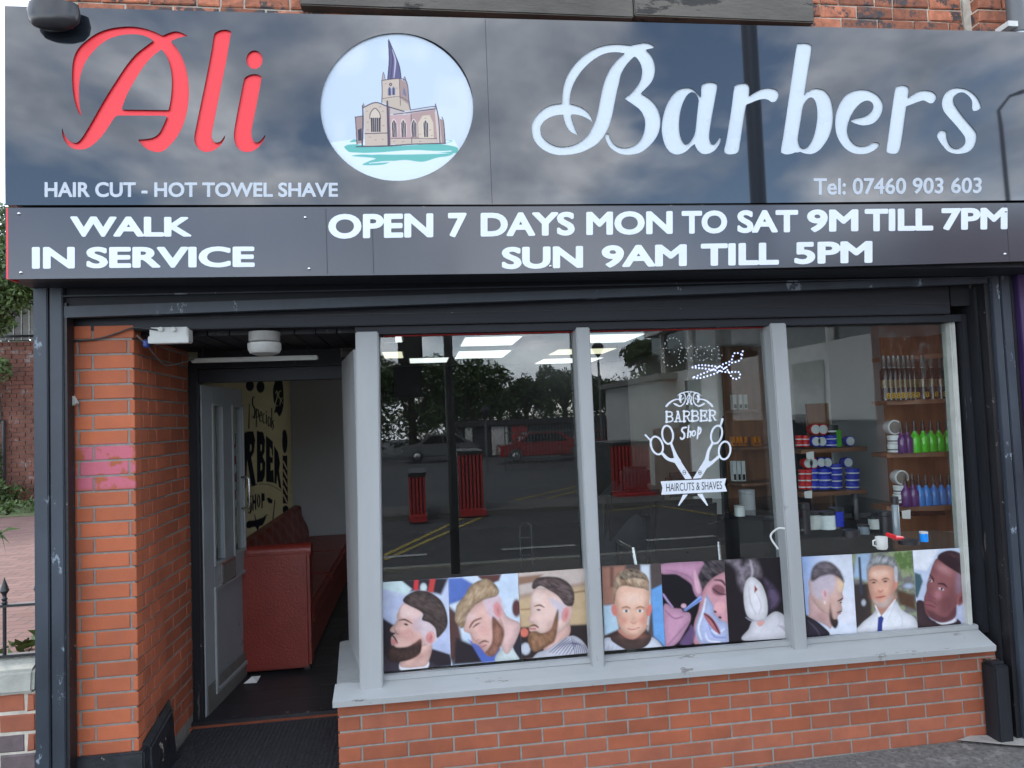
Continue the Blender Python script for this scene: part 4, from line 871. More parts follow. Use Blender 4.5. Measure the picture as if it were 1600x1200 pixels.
# ================================================================== posters on the panes
YP = YG-.003
sk, sk2, skr = (232, 190, 178), (205, 158, 148), (222, 128, 122)
I3 = lambda u, v: ((u-560)*4.3243, (v-860)*4.3243)
I4 = lambda u, v: ((u-900)*4.4444, (v-850)*4.4444)
I5 = lambda u, v: ((u-1220)*4.2105, (v-830)*4.2105)
P1 = [('bg', (196, 204, 232), 0), ('mott', (214, 226, 238), .5, 90), ('P', (45, 40, 48), 14, [(240, 190), (610, 185), (560, 300), (430, 270), (330, 280)]), ('P', (206, 62, 70), 6, [(378, 190), (408, 190), (404, 270), (372, 270)]), ('P', (200, 70, 66), 6, [(485, 190), (522, 190), (505, 285), (470, 280)]), ('e', (210, 220, 224), 8, 440, 250, 22, 28, 0), ('P', (212, 232, 232), 8, [(165, 215), (290, 205), (360, 260), (330, 300), (165, 260)]),
 ('P', (46, 38, 46), 10, [(160, 455), (330, 560), (420, 640), (620, 700), (640, 780), (160, 830)]), ('P', (186, 196, 226), 10, [(500, 560), (620, 640), (620, 700), (490, 650)]),
 ('p', (70, 62, 74), 4, [(165, 715), (250, 745), (290, 760), (460, 740), (545, 780), (640, 800), (640, 860), (160, 860)]),
 ('p', sk, 4, [(300, 640), (450, 600), (500, 640), (470, 760), (440, 795), (290, 800), (285, 740)]), ('p', (236, 236, 240), 3, [(283, 750), (295, 790), (440, 785), (475, 750), (455, 800), (290, 812)]),
 ('p', sk, 3, [(300, 360), (262, 430), (258, 480), (216, 530), (222, 552), (250, 560), (225, 580), (220, 615), (225, 640), (240, 690), (300, 720), (400, 660), (460, 640), (540, 580), (520, 460), (440, 400), (360, 350)]),
 ('p', (224, 206, 210), 12, [(420, 420), (520, 470), (560, 560), (480, 640), (420, 560)], .8), ('e', (205, 140, 132), 14, 330, 570, 60, 40, 0, .45), ('e', (206, 190, 204), 16, 400, 500, 40, 60, 0, .5), ('p', (240, 206, 198), 8, [(310, 360), (420, 420), (400, 460), (330, 460), (280, 440)], .8),
 ('h', (60, 48, 46), 3, [(300, 340), (330, 300), (400, 272), (480, 282), (560, 340), (598, 430), (600, 510), (560, 570), (530, 590), (520, 530), (480, 490), (430, 470), (436, 430), (400, 400), (340, 372)], (104, 88, 82), 28, 7),
 ('h', (52, 38, 36), 5, [(425, 600), (420, 690), (360, 735), (270, 755), (215, 750), (186, 710), (200, 670), (232, 640), (260, 655), (330, 650), (380, 625)], (92, 66, 58), 60, 6), ('s', (60, 42, 42), 3, [(226, 572, 4), (245, 592, 6), (262, 625, 5)]), ('p', (206, 130, 130), 4, [(222, 600), (245, 606), (262, 626), (240, 636), (224, 622)]), ('s', (82, 56, 52), 4, [(276, 472, 3), (315, 468, 6), (362, 494, 3)]), ('e', (40, 30, 34), 3, 322, 500, 15, 7, 15), ('s', (120, 80, 76), 3, [(258, 478, 2), (240, 515, 2), (258, 560, 5), (275, 566, 3)], .6),
 ('e', (226, 150, 146), 5, 486, 588, 30, 42, 10), ('e', (190, 112, 106), 6, 490, 590, 11, 22, 15, .6), ('s', (238, 190, 184), 4, [(466, 560, 4), (488, 550, 4), (508, 580, 5), (500, 610, 4)], .7), ('e', (166, 108, 98), 26, 400, 610, 60, 26, -20, .45), ('e', (150, 100, 92), 22, 420, 720, 60, 26, -30, .5), ('e', (250, 222, 214), 18, 330, 420, 44, 22, 20, .6)]
P2 = [('bg', (206, 222, 240), 0), ('mott', (230, 238, 245), .5, 70), ('P', (92, 118, 190), 12, [(606, 187), (700, 184), (800, 240), (720, 330), (606, 370)]), ('P', (90, 62, 58), 14, [(606, 370), (660, 420), (700, 600), (640, 780), (606, 700)]), ('P', (44, 36, 42), 14, [(660, 590), (780, 640), (850, 760), (640, 775)]), ('P', (84, 108, 186), 8, [(740, 600), (850, 660), (960, 660), (940, 750), (840, 760), (780, 660)]), ('P', (96, 60, 56), 8, [(800, 168), (966, 160), (950, 205), (900, 225), (820, 190)]), ('e', (96, 60, 60), 8, 1068, 390, 30, 60, 0),
 ('p', (206, 220, 220), 4, [(960, 670), (1080, 600), (1110, 740), (930, 755)]), ('p', (52, 48, 58), 4, [(1060, 540), (1095, 520), (1110, 740), (1080, 720), (1040, 640)]),
 ('p', (232, 196, 190), 4, [(930, 300), (1000, 440), (1090, 490), (1085, 560), (1020, 690), (980, 680), (940, 560)]),
 ('p', sk, 4, [(710, 530), (735, 555), (758, 570), (770, 625), (800, 632), (830, 660), (860, 700), (890, 716), (930, 690), (960, 640), (985, 540), (960, 440), (960, 330), (880, 320), (740, 400)]),
 ('p', (222, 196, 202), 14, [(840, 300), (940, 290), (980, 400), (930, 480), (900, 470), (860, 400)], .9), ('h', (128, 88, 72), 7, [(905, 450), (960, 500), (985, 560), (965, 640), (920, 710), (880, 714), (855, 690), (880, 660), (905, 600)], (186, 132, 110), 70, 6), ('s', (126, 84, 74), 5, [(818, 628, 4), (850, 612, 7), (880, 620, 3)]), ('s', (198, 110, 112), 3, [(835, 652, 4), (862, 640, 5)]),
 ('s', (120, 82, 70), 4, [(752, 520, 5), (780, 478, 7), (830, 458, 4)]), ('s', (96, 66, 66), 4, [(775, 520, 3), (800, 500, 6), (822, 490, 2)]), ('s', (190, 120, 116), 4, [(758, 570, 3), (790, 610, 5), (815, 600, 4)], .6), ('e', (220, 150, 148), 16, 850, 540, 50, 40, 0, .35),
 ('h', (150, 120, 92), 4, [(655, 430), (665, 370), (720, 300), (760, 235), (850, 192), (910, 215), (950, 270), (930, 310), (860, 330), (790, 370), (740, 430), (720, 500), (695, 526), (655, 480)], (214, 190, 156), 125, 7),
 ('e', (228, 156, 156), 5, 942, 402, 28, 54, -12), ('e', (190, 118, 112), 6, 944, 408, 9, 28, -12, .6), ('e', (150, 96, 84), 26, 830, 650, 50, 30, 30, .4), ('e', (244, 214, 206), 18, 760, 450, 40, 26, -30, .6)]
P3 = [('bg', (178, 152, 132), 0), ('P', (204, 176, 138), 18, [(1078, 330), (1540, 240), (1555, 500), (1100, 520)]), ('P', (206, 190, 180), 14, [(1078, 150), (1540, 120), (1545, 210), (1090, 300)]), ('P', (150, 116, 96), 10, [(1080, 180), (1250, 160), (1180, 215), (1080, 235)]), ('s', (140, 110, 80), 8, [(1420, 290, 5), (1555, 270, 5)]), ('s', (146, 112, 76), 8, [(1100, 400, 4), (1170, 395, 4)]), ('P', (52, 42, 42), 10, [(1090, 520), (1550, 500), (1560, 680), (1100, 740)]), ('e', (220, 120, 100), 6, 1120, 555, 28, 30, 0), ('e', (196, 202, 210), 8, 1130, 665, 32, 40, 0),
 ('p', sk, 4, [(1260, 640), (1400, 480), (1430, 560), (1330, 680), (1270, 690)]),
 ('p', (210, 212, 222), 3, [(1180, 725), (1215, 690), (1280, 665), (1420, 580), (1500, 600), (1558, 680), (1560, 740), (1180, 740)]),
 *[('s', (84, 80, 110), 2, [(1290+22*k, 690+4*k, 2), (1350+20*k, 640-1*k, 3.5), (1410+16*k, 590+9*k, 2)]) for k in range(7)], *[('s', (84, 80, 110), 2, [(1440+14*k, 590+8*k, 2), (1455+14*k, 650+4*k, 3), (1465+14*k, 720, 2)]) for k in range(7)],
 ('p', (240, 208, 196), 4, [(1180, 275), (1160, 370), (1165, 420), (1146, 470), (1155, 490), (1180, 500), (1155, 520), (1158, 545), (1200, 560), (1330, 560), (1400, 520), (1440, 440), (1440, 360), (1380, 290), (1240, 255)]),
 ('p', (216, 204, 212), 14, [(1290, 320), (1400, 370), (1390, 440), (1350, 470), (1330, 400)], .9),
 ('h', (134, 96, 70), 6, [(1350, 480), (1330, 600), (1290, 640), (1200, 684), (1160, 660), (1145, 590), (1165, 550), (1200, 545), (1240, 560), (1300, 530), (1330, 440), (1350, 400)], (180, 136, 104), 80, 6), ('s', (120, 80, 62), 4, [(1160, 512, 4), (1190, 505, 7), (1215, 520, 5)]), ('s', (196, 110, 106), 3, [(1158, 530, 5), (1195, 530, 6)]),
 ('h', (66, 52, 50), 4, [(1172, 250), (1185, 205), (1230, 180), (1340, 180), (1420, 220), (1458, 290), (1450, 370), (1400, 370), (1350, 310), (1290, 270), (1230, 240), (1190, 262)], (130, 112, 110), 20, 7),
 ('s', (110, 84, 70), 4, [(1190, 378, 3), (1225, 370, 6), (1255, 385, 3)]), ('e', (70, 66, 76), 3, 1218, 402, 13, 6, 5), ('s', (190, 130, 120), 3, [(1166, 430, 2), (1150, 470, 3), (1180, 486, 4)], .6), ('e', (226, 156, 152), 5, 1400, 432, 26, 52, 12), ('e', (190, 116, 108), 6, 1404, 436, 9, 26, 12, .6), ('e', (170, 116, 100), 26, 1300, 520, 40, 60, 20, .4), ('e', (250, 226, 214), 18, 1210, 320, 36, 34, 0, .6)]
P4 = [('bg', (84, 74, 72), 0), ('P', (168, 122, 104), 16, [(175, 160), (340, 150), (330, 400), (180, 430)]), ('P', (120, 84, 74), 10, [(235, 160), (262, 158), (258, 300), (238, 300)]), ('P', (212, 222, 232), 12, [(450, 145), (510, 145), (520, 420), (500, 600), (450, 500)]), ('P', (112, 168, 226), 10, [(520, 320), (600, 280), (625, 720), (540, 640)]), ('P', (196, 224, 240), 12, [(190, 430), (270, 420), (300, 600), (200, 640)]), ('P', (70, 50, 48), 10, [(190, 640), (300, 590), (320, 640), (200, 680)]),
 ('p', (222, 228, 240), 3, [(185, 670), (240, 650), (400, 700), (520, 645), (600, 710), (610, 750), (180, 750)]), *[('s', (170, 178, 196), 2, [(200+30*k, 690+4*k, 1.5), (190+28*k, 745, 1.5)]) for k in range(4)],
 ('p', (84, 66, 62), 3, [(240, 660), (290, 620), (400, 660), (480, 610), (525, 650), (480, 715), (380, 740), (310, 715)]), ('p', (226, 160, 140), 4, [(300, 590), (330, 640), (400, 662), (470, 610), (490, 560)]),
 ('p', (240, 196, 172), 4, [(262, 300), (266, 420), (290, 540), (320, 600), (370, 642), (405, 655), (445, 630), (485, 580), (505, 450), (505, 300), (400, 250), (300, 260)]),
 ('e', (232, 140, 128), 3, 266, 460, 20, 42, -12), ('e', (228, 130, 118), 3, 508, 460, 18, 42, 12), ('e', (228, 140, 124), 22, 330, 530, 32, 34, 0, .55), ('e', (228, 140, 124), 22, 460, 530, 32, 34, 0, .55), ('e', (250, 216, 196), 24, 395, 380, 80, 40, 0, .7), ('e', (196, 136, 112), 26, 290, 460, 18, 110, -8, .5), ('e', (196, 136, 112), 26, 484, 470, 18, 110, 8, .5), ('e', (190, 122, 104), 18, 400, 640, 70, 16, 0, .6), ('e', (180, 120, 100), 14, 348, 455, 34, 12, 0, .45), ('e', (180, 120, 100), 14, 446, 455, 34, 12, 0, .45), ('e', (214, 150, 128), 12, 400, 520, 20, 34, 0, .4),
 ('h', (150, 116, 90), 4, [(262, 300), (272, 230), (310, 190), (390, 172), (470, 200), (505, 250), (506, 320), (470, 310), (400, 300), (330, 290), (285, 320), (265, 420)], (226, 204, 176), 65, 7), ('h', (70, 56, 50), 5, [(300, 215), (390, 175), (470, 215), (480, 245), (400, 235), (330, 250)], (210, 188, 160), 50, 8),
 ('s', (150, 100, 76), 4, [(318, 444, 3), (350, 436, 5), (375, 446, 3)]), ('s', (150, 100, 76), 4, [(418, 446, 3), (445, 436, 5), (474, 444, 3)]), ('e', (244, 240, 236), 3, 348, 465, 22, 9, 0), ('e', (244, 240, 236), 3, 446, 465, 22, 9, 0), ('e', (70, 84, 84), 2, 350, 465, 10, 9, 0), ('e', (70, 84, 84), 2, 444, 465, 10, 9, 0), ('s', (214, 140, 120), 4, [(380, 540, 4), (400, 552, 6), (422, 540, 4)], .7), ('s', (200, 112, 104), 3, [(360, 588, 3), (395, 592, 6), (440, 580, 3)]), ('s', (246, 236, 230), 1.5, [(375, 588, 2), (425, 586, 2)], .6)]
P5 = [('bg', (22, 18, 26), 0), ('h', (30, 26, 34), 6, [(850, 120), (1025, 115), (1040, 230), (930, 290), (860, 300)], (110, 100, 104), 40, 18),
 ('p', (214, 160, 170), 5, [(1040, 190), (960, 230), (900, 290), (870, 360), (850, 460), (820, 560), (830, 700), (1060, 690), (1060, 190)]),
 ('e', (120, 74, 84), 10, 990, 320, 50, 40, 25, .8), ('s', (70, 44, 50), 4, [(950, 310, 4), (1000, 345, 5), (1040, 350, 4)]), ('s', (90, 60, 66), 5, [(960, 250, 4), (1010, 255, 8), (1040, 290, 6)]), ('e', (236, 176, 180), 10, 1000, 440, 40, 40, 0), ('e', (70, 30, 40), 4, 965, 470, 12, 8, 20), ('e', (60, 26, 34), 4, 1000, 510, 12, 8, 20),
 ('p', (184, 196, 232), 5, [(905, 350), (930, 390), (955, 430), (960, 480), (1010, 530), (1045, 545), (1060, 600), (1055, 690), (880, 695), (840, 650), (828, 590), (850, 500), (890, 420)]), ('mott', (150, 162, 214), .0, 30), ('s', (240, 242, 252), 6, [(900, 380, 5), (880, 480, 8), (850, 580, 8), (870, 660, 6)], .8), ('s', (130, 140, 200), 5, [(920, 560, 5), (960, 640, 8), (1040, 650, 5)], .7), ('s', (240, 242, 252), 6, [(940, 600, 5), (980, 620, 8), (1030, 590, 5)], .7), ('s', (240, 240, 250), 5, [(900, 620, 4), (920, 670, 7), (1000, 680, 5)], .8),
 ('p', (208, 130, 138), 3, [(885, 480), (920, 490), (960, 530), (1000, 600), (998, 628), (950, 590), (905, 530)]), ('s', (70, 24, 30), 3, [(890, 484, 3), (945, 530, 6), (995, 618, 4)]),
 ('p', (196, 148, 176), 5, [(590, 140), (870, 120), (865, 180), (850, 230), (876, 310), (872, 360), (840, 370), (815, 330), (800, 280), (740, 235), (690, 210), (592, 205)]), ('s', (150, 104, 134), 6, [(620, 180, 3), (720, 200, 6), (800, 240, 6), (840, 320, 3)], .7), ('p', (232, 184, 196), 7, [(820, 180), (850, 240), (868, 330), (840, 340), (820, 270)], .7),
 ('p', (204, 156, 182), 5, [(608, 430), (680, 445), (730, 450), (745, 470), (790, 480), (795, 530), (760, 600), (700, 690), (612, 705)]), ('s', (140, 96, 128), 5, [(620, 460, 4), (680, 515, 5), (740, 505, 5)], .8), ('s', (150, 104, 136), 6, [(640, 700, 5), (720, 610, 6), (780, 540, 4)], .7), ('e', (222, 178, 196), 5, 748, 430, 18, 16, 0), ('p', (110, 84, 124), 8, [(720, 690), (780, 600), (800, 560), (830, 620), (800, 700)], .8),
 ('P', (142, 170, 226), 2, [(745, 460), (865, 358), (876, 372), (872, 392), (760, 468)]), ('s', (60, 84, 160), 1.5, [(755, 465, 2), (868, 380, 3)]), ('s', (176, 150, 190), 3, [(606, 350, 7), (640, 400, 7), (672, 438, 5)])]
P6 = [('bg', (34, 28, 32), 0), ('p', (150, 138, 148), 26, [(1040, 110), (1130, 105), (1160, 150), (1200, 110), (1260, 130), (1280, 230), (1200, 220), (1170, 330), (1130, 280), (1110, 170)], .8), ('p', (110, 92, 122), 24, [(1310, 240), (1410, 350), (1400, 420), (1340, 460), (1330, 330)], .7), ('mott', (34, 28, 32), .45, 24), ('s', (200, 194, 200), 8, [(1210, 115, 5), (1225, 190, 9), (1215, 235, 6)], .7),
 ('p', (222, 222, 228), 4, [(1165, 670), (1200, 590), (1230, 530), (1300, 520), (1380, 470), (1440, 490), (1485, 540), (1495, 600), (1490, 655)]), ('p', (190, 176, 190), 5, [(1400, 560), (1485, 590), (1490, 640), (1440, 600)], .7),
 ('p', (234, 234, 238), 4, [(1215, 228), (1180, 260), (1165, 330), (1168, 420), (1190, 500), (1240, 530), (1300, 530), (1330, 480), (1325, 380), (1295, 290), (1255, 245)]), ('s', (198, 192, 200), 4, [(1200, 290, 3), (1210, 400, 5), (1250, 490, 4)], .8), ('s', (206, 200, 206), 4, [(1250, 340, 3), (1285, 420, 5), (1270, 490, 4)], .8), ('s', (180, 176, 190), 4, [(1180, 510, 3), (1230, 535, 5), (1320, 525, 4)], .8), ('P', (150, 70, 60), 3, [(1240, 285), (1262, 315), (1238, 342)]), ('p', (226, 170, 160), 3, [(1255, 540), (1310, 535), (1300, 560), (1272, 572)]), ('s', (210, 206, 214), 3, [(1390, 480, 3), (1415, 540, 4), (1395, 580, 3)])]
P7 = [('bg', (206, 214, 240), 0), ('grad', (150, 182, 232), (226, 232, 244), (135, 300), (330, 300)), ('e', (170, 190, 230), 20, 150, 400, 40, 200, 0, .7), ('p', (236, 236, 244), 12, [(400, 400), (480, 480), (470, 600), (380, 580)], .8),
 ('p', (52, 46, 58), 3, [(160, 560), (200, 570), (260, 610), (320, 685), (150, 705)]), ('s', (110, 104, 122), 6, [(180, 590, 3), (230, 640, 5), (260, 690, 3)], .6), ('p', (226, 190, 186), 3, [(195, 400), (185, 540), (180, 560), (290, 615), (330, 640), (330, 540)]),
 ('p', (226, 190, 178), 3, [(200, 300), (195, 420), (260, 520), (330, 560), (345, 600), (370, 605), (375, 560), (392, 540), (405, 515), (398, 470), (412, 440), (405, 400), (415, 340), (370, 280)]),
 ('p', (206, 194, 206), 20, [(205, 310), (330, 270), (365, 340), (330, 420), (250, 450), (205, 400)], .8), ('p', (238, 204, 172), 12, [(375, 310), (414, 345), (400, 400), (375, 390)], .9), ('h', (86, 76, 80), 8, [(196, 300), (210, 240), (260, 200), (330, 205), (390, 260), (418, 335), (380, 305), (330, 285), (260, 300), (210, 330)], (140, 130, 138), 10, 6),
 ('e', (234, 196, 196), 4, 290, 415, 22, 36, -8), ('e', (206, 140, 148), 4, 292, 412, 9, 22, -8, .7), ('e', (240, 226, 224), 3, 290, 468, 9, 12, 0), ('h', (44, 34, 38), 6, [(325, 470), (318, 560), (335, 620), (360, 640), (378, 610), (372, 580), (345, 575), (335, 530)], (86, 68, 66), 80, 5), ('s', (58, 44, 44), 3, [(375, 460, 3), (395, 450, 5), (408, 440, 3)]), ('e', (46, 34, 38), 3, 396, 470, 8, 4, 0), ('s', (186, 110, 104), 3, [(378, 545, 4), (392, 540, 4)]), ('s', (60, 46, 48), 3, [(372, 535, 3), (398, 526, 4)]), ('e', (160, 112, 108), 24, 270, 560, 60, 40, 30, .45), ('e', (216, 176, 162), 24, 330, 470, 30, 70, 0, .6)]
P8 = [('bg', (122, 120, 118), 0), ('P', (96, 122, 70), 18, [(740, 130), (870, 125), (870, 280), (760, 240)]), ('mott', (170, 186, 130), .55, 26), ('P', (170, 196, 224), 14, [(500, 150), (590, 145), (570, 330), (480, 300)]), ('P', (60, 52, 50), 14, [(475, 350), (600, 340), (600, 560), (500, 640), (478, 620)]), ('P', (90, 66, 50), 14, [(760, 380), (880, 420), (890, 520), (780, 480)]), ('P', (62, 66, 80), 6, [(508, 170), (524, 170), (540, 420), (522, 420)]), ('e', (190, 196, 206), 8, 545, 470, 14, 20, 0), ('e', (176, 190, 210), 10, 840, 360, 30, 16, 0),
 ('p', (238, 242, 248), 3, [(515, 672), (530, 610), (600, 550), (640, 500), (740, 450), (800, 520), (870, 560), (896, 600), (900, 650)]), ('s', (204, 212, 224), 4, [(770, 520, 3), (800, 580, 4), (790, 655, 3)], .7), ('s', (210, 218, 228), 4, [(600, 560, 3), (590, 620, 4)], .7),
 ('p', (216, 160, 138), 3, [(618, 470), (640, 540), (660, 560), (700, 530), (755, 460), (755, 420)]), ('s', (244, 246, 250), 3, [(622, 490, 4), (650, 555, 9)]), ('s', (244, 246, 250), 3, [(752, 452, 5), (700, 530, 12), (668, 560, 6)]), ('s', (204, 212, 226), 2, [(758, 470, 2), (700, 590, 2)]),
 ('p', (232, 182, 158), 4, [(572, 250), (574, 340), (590, 420), (620, 480), (660, 505), (700, 495), (740, 440), (755, 340), (750, 240), (650, 220)]), ('e', (220, 148, 130), 4, 756, 350, 13, 38, 8), ('e', (246, 206, 184), 10, 650, 280, 60, 24, -8, .7), ('e', (206, 140, 120), 14, 640, 430, 60, 40, 0, .4), ('p', (196, 186, 180), 10, [(600, 440), (640, 500), (700, 495), (745, 430), (720, 420), (660, 470)], .6),
 ('h', (120, 120, 122), 4, [(568, 300), (566, 230), (600, 180), (660, 155), (730, 175), (770, 230), (768, 310), (752, 330), (745, 250), (700, 225), (620, 225), (580, 260), (578, 320)], (216, 220, 222), 115, 7), ('p', (206, 212, 218), 4, [(745, 240), (768, 240), (766, 330), (750, 325)], .8), ('s', (118, 96, 84), 3, [(585, 326, 3), (610, 318, 5), (635, 328, 3)]), ('s', (118, 96, 84), 3, [(665, 320, 3), (690, 310, 5), (712, 316, 3)]), ('e', (54, 46, 48), 2.5, 612, 338, 13, 6, -5), ('e', (54, 46, 48), 2.5, 688, 330, 13, 6, -5), ('s', (196, 124, 104), 3, [(642, 390, 5), (655, 400, 7), (672, 388, 5)], .7), ('s', (188, 96, 88), 2.5, [(625, 436, 3), (655, 434, 6), (690, 426, 3)]), ('s', (226, 170, 150), 3, [(652, 340, 3), (648, 385, 5)], .5), ('e', (176, 116, 96), 24, 590, 370, 16, 90, -6, .5), ('e', (176, 116, 96), 24, 740, 370, 16, 90, 6, .5), ('e', (170, 110, 94), 14, 612, 334, 26, 12, 0, .4), ('e', (170, 110, 94), 14, 690, 328, 26, 12, 0, .4), ('e', (150, 110, 96), 18, 660, 520, 60, 14, -10, .5),
 ('P', (52, 66, 140), 2, [(640, 568), (662, 556), (678, 572), (668, 610), (668, 662), (634, 664)])]
P9 = [('bg', (196, 202, 226), 0), ('grad', (206, 220, 240), (186, 190, 216), (870, 150), (1250, 600)), ('P', (236, 240, 246), 10, [(865, 125), (1040, 118), (960, 260), (876, 250)]), ('P', (70, 98, 106), 8, [(878, 270), (920, 285), (935, 330), (900, 440), (885, 430)]), ('p', (70, 54, 58), 4, [(890, 470), (945, 465), (960, 540), (1010, 590), (1140, 600), (1160, 575), (1170, 620), (900, 640)]), ('p', (236, 232, 236), 2.5, [(1015, 592), (1060, 602), (1120, 592), (1142, 568), (1140, 600), (1060, 614)]),
 ('p', (150, 96, 98), 4, [(1030, 178), (1000, 220), (978, 290), (960, 350), (958, 390), (942, 440), (945, 500), (960, 550), (1010, 585), (1060, 600), (1110, 590), (1150, 560), (1160, 480), (1200, 440), (1210, 380), (1232, 300), (1200, 240), (1100, 200)]),
 ('p', (150, 120, 134), 18, [(1160, 260), (1235, 260), (1225, 340), (1190, 400), (1150, 400)], .85), ('e', (196, 142, 142), 20, 1075, 250, 60, 28, 30, .7), ('e', (96, 56, 58), 34, 1090, 480, 60, 80, 0, .5), ('e', (90, 52, 54), 26, 1130, 400, 40, 60, 0, .4), ('e', (206, 140, 150), 14, 1035, 420, 26, 34, 0, .5),
 ('h', (56, 36, 42), 4, [(1030, 175), (1050, 145), (1110, 126), (1180, 145), (1225, 200), (1238, 270), (1210, 300), (1170, 275), (1110, 240), (1060, 205)], (98, 66, 72), 20, 5), ('P', (56, 36, 42), 3, [(1030, 176), (1100, 150), (1180, 200), (1168, 276), (1110, 235)]),
 ('e', (150, 92, 92), 5, 1184, 446, 24, 46, 18), ('e', (110, 54, 62), 4, 1184, 448, 10, 28, 18, .8), ('s', (70, 40, 48), 4, [(980, 286, 3), (1000, 310, 6), (1005, 330, 3)]), ('s', (66, 38, 46), 4, [(1035, 345, 4), (1070, 348, 7), (1095, 370, 3)]), ('e', (226, 210, 214), 2.5, 985, 326, 12, 8, 30), ('e', (40, 24, 30), 2, 983, 326, 7, 7, 0), ('e', (226, 210, 214), 2.5, 1056, 380, 18, 8, 20), ('e', (40, 24, 30), 2, 1058, 380, 8, 8, 0), ('p', (132, 74, 86), 5, [(975, 400), (1000, 430), (1020, 445), (990, 452), (962, 438)], .7), ('p', (156, 92, 98), 5, [(948, 474), (970, 468), (1000, 484), (1015, 500), (996, 506), (960, 494)]), ('s', (90, 44, 56), 2, [(948, 480, 2), (985, 488, 3), (1018, 502, 2)]), ('s', (70, 40, 48), 6, [(950, 452, 3), (990, 458, 5), (1025, 485, 4)], .6), ('p', (84, 48, 58), 12, [(955, 520), (1000, 525), (1080, 560), (1150, 500), (1150, 560), (1080, 598), (1000, 585)], .6)]
posters = [
 (P1, I3, [(598.3, 909.7), (700, 903.0), (704.6, 1040), (599.3, 1050)], 'window picture of a man in profile with slicked dark hair and full black beard'),
 (P2, I3, [(700.3, 903.0), (809.0, 895.5), (815.0, 1030), (704.9, 1040)], 'window picture of a fair haired bearded man looking down'),
 (P3, I3, [(809.4, 895.5), (914.5, 888), (921.0, 1020), (815.4, 1030)], 'window picture of a long bearded man in a striped cape'),
 (P4, I4, [(940.5, 884.5), (1032, 880.2), (1039.6, 1010), (944.5, 1017)], 'window picture of a smiling boy with spiky blond hair'),
 (P5, I4, [(1032.4, 880.2), (1131, 874.8), (1139, 1003), (1040, 1010)], 'window picture of a razor shaving a foam covered face'),
 (P6, I4, [(1131.4, 874.8), (1225.5, 870), (1235.5, 997), (1139.4, 1003)], 'window picture of a head wrapped in a steaming white towel'),
 (P7, I5, [(1252.5, 870), (1331, 866), (1339, 989.5), (1262, 994)], 'window picture of a cropped man in profile facing right in a black cape'),
 (P8, I5, [(1331.4, 866), (1425.5, 860), (1434, 983), (1339.4, 989.5)], 'window picture of a grey haired man in white shirt and blue tie'),
 (P9, I5, [(1425.9, 860), (1513, 855.3), (1519, 975.5), (1434.4, 983)], 'window picture of a black man with a short fade glancing sideways')]
for ops, inv, quad, lab in posters:
    printed('window_poster', quad, 140, 176, YP, ops, inv, PR, label=lab, cat_='poster', group='haircut pictures stuck along the foot of the shop window', th=.001, blur=2)
# ================================================================== barber shop sticker and dotted lights on the middle pane
dec = thing('window_sticker', tuple(oy(1078, 700, YG)), 'white barber shop sticker with crossed scissors and a banner on the middle pane', 'sticker')
tD = T5(990, 590, 5.714); YD = YG-.001
def slab(s, x0, y0, w_, h_, ske):      # slab serif capitals from strokes
    G = {'B': [[(.12, .03), (.12, .97)], [(.0, .08), (.62, .08), (.84, .18), (.84, .38), (.62, .48), (.2, .48)], [(.2, .5), (.68, .5), (.92, .62), (.92, .82), (.68, .93), (.0, .93)]],
         'A': [[(.2, .93), (.5, .06), (.8, .93)], [(.3, .66), (.7, .66)], [(.02, .94), (.38, .94)], [(.62, .94), (.98, .94)], [(.34, .07), (.56, .07)]],
         'R': [[(.15, .03), (.15, .97)], [(.0, .08), (.62, .08), (.86, .18), (.86, .38), (.62, .5), (.2, .5)], [(.55, .5), (.82, .9), (1.0, .92)], [(.0, .93), (.36, .93)]],
         'E': [[(.15, .03), (.15, .97)], [(.0, .08), (.88, .08), (.88, .26)], [(.2, .5), (.66, .5)], [(.66, .38), (.66, .62)], [(.0, .93), (.92, .93), (.92, .72)]]}
    out = []; n = len(s); cwid = w_/n
    for i, ch in enumerate(s):
        for st in G[ch]: out.append(('l', [(x0+i*cwid+px_*cwid*.88, y0+ske*(i*cwid+px_*cwid*.88)+py_*h_, 8.5 if (len(st) == 2 and abs(st[0][0]-st[1][0]) < .01) else 6) for px_, py_ in st]))
    return out
ops = slab('BARBER', 286, 298, 460, 104, -.03)
shape('shop_lettering', ops, tD, (270, 270, 750, 420), 4, YD, 'white_vinyl', dec, .0008)
sh = [('s', [(470, 445, 7), (440, 450, 8), (430, 475, 8), (452, 500, 9), (450, 535, 8), (428, 550, 7), (418, 535, 6)]), ('s', [(492, 432, 7), (482, 535, 7)]), ('s', [(482, 500, 6), (500, 480, 6), (510, 490, 7), (505, 528, 7)]), ('s', [(535, 475, 7), (522, 495, 7), (528, 520, 7), (545, 515, 6), (552, 490, 6), (540, 474, 6)]), ('s', [(580, 440, 7), (568, 545, 7)]), ('s', [(574, 480, 6), (594, 450, 6), (600, 470, 7), (590, 500, 6), (572, 508, 6)])]
shape('script_lettering', sh, tD, (405, 415, 620, 565), 3.5, YD, 'white_vinyl', dec, .0008)
ring = lambda cx, cy_, rx, ry, rot, w_: [('e', cx, cy_, rx, ry, rot), ('E', cx, cy_, rx-w_, ry-w_, rot)]
sc_ = ring(300, 512, 56, 92, -8, 19)+ring(207, 606, 62, 90, -18, 19)
c1 = shape('scissors', ring(303, 510, 56, 90, -8, 17)+[('s', [(335, 590, 10), (360, 660, 13), (378, 720, 17)])], tD, (230, 400, 420, 760), 5, YD, 'white_vinyl', dec, .0008)
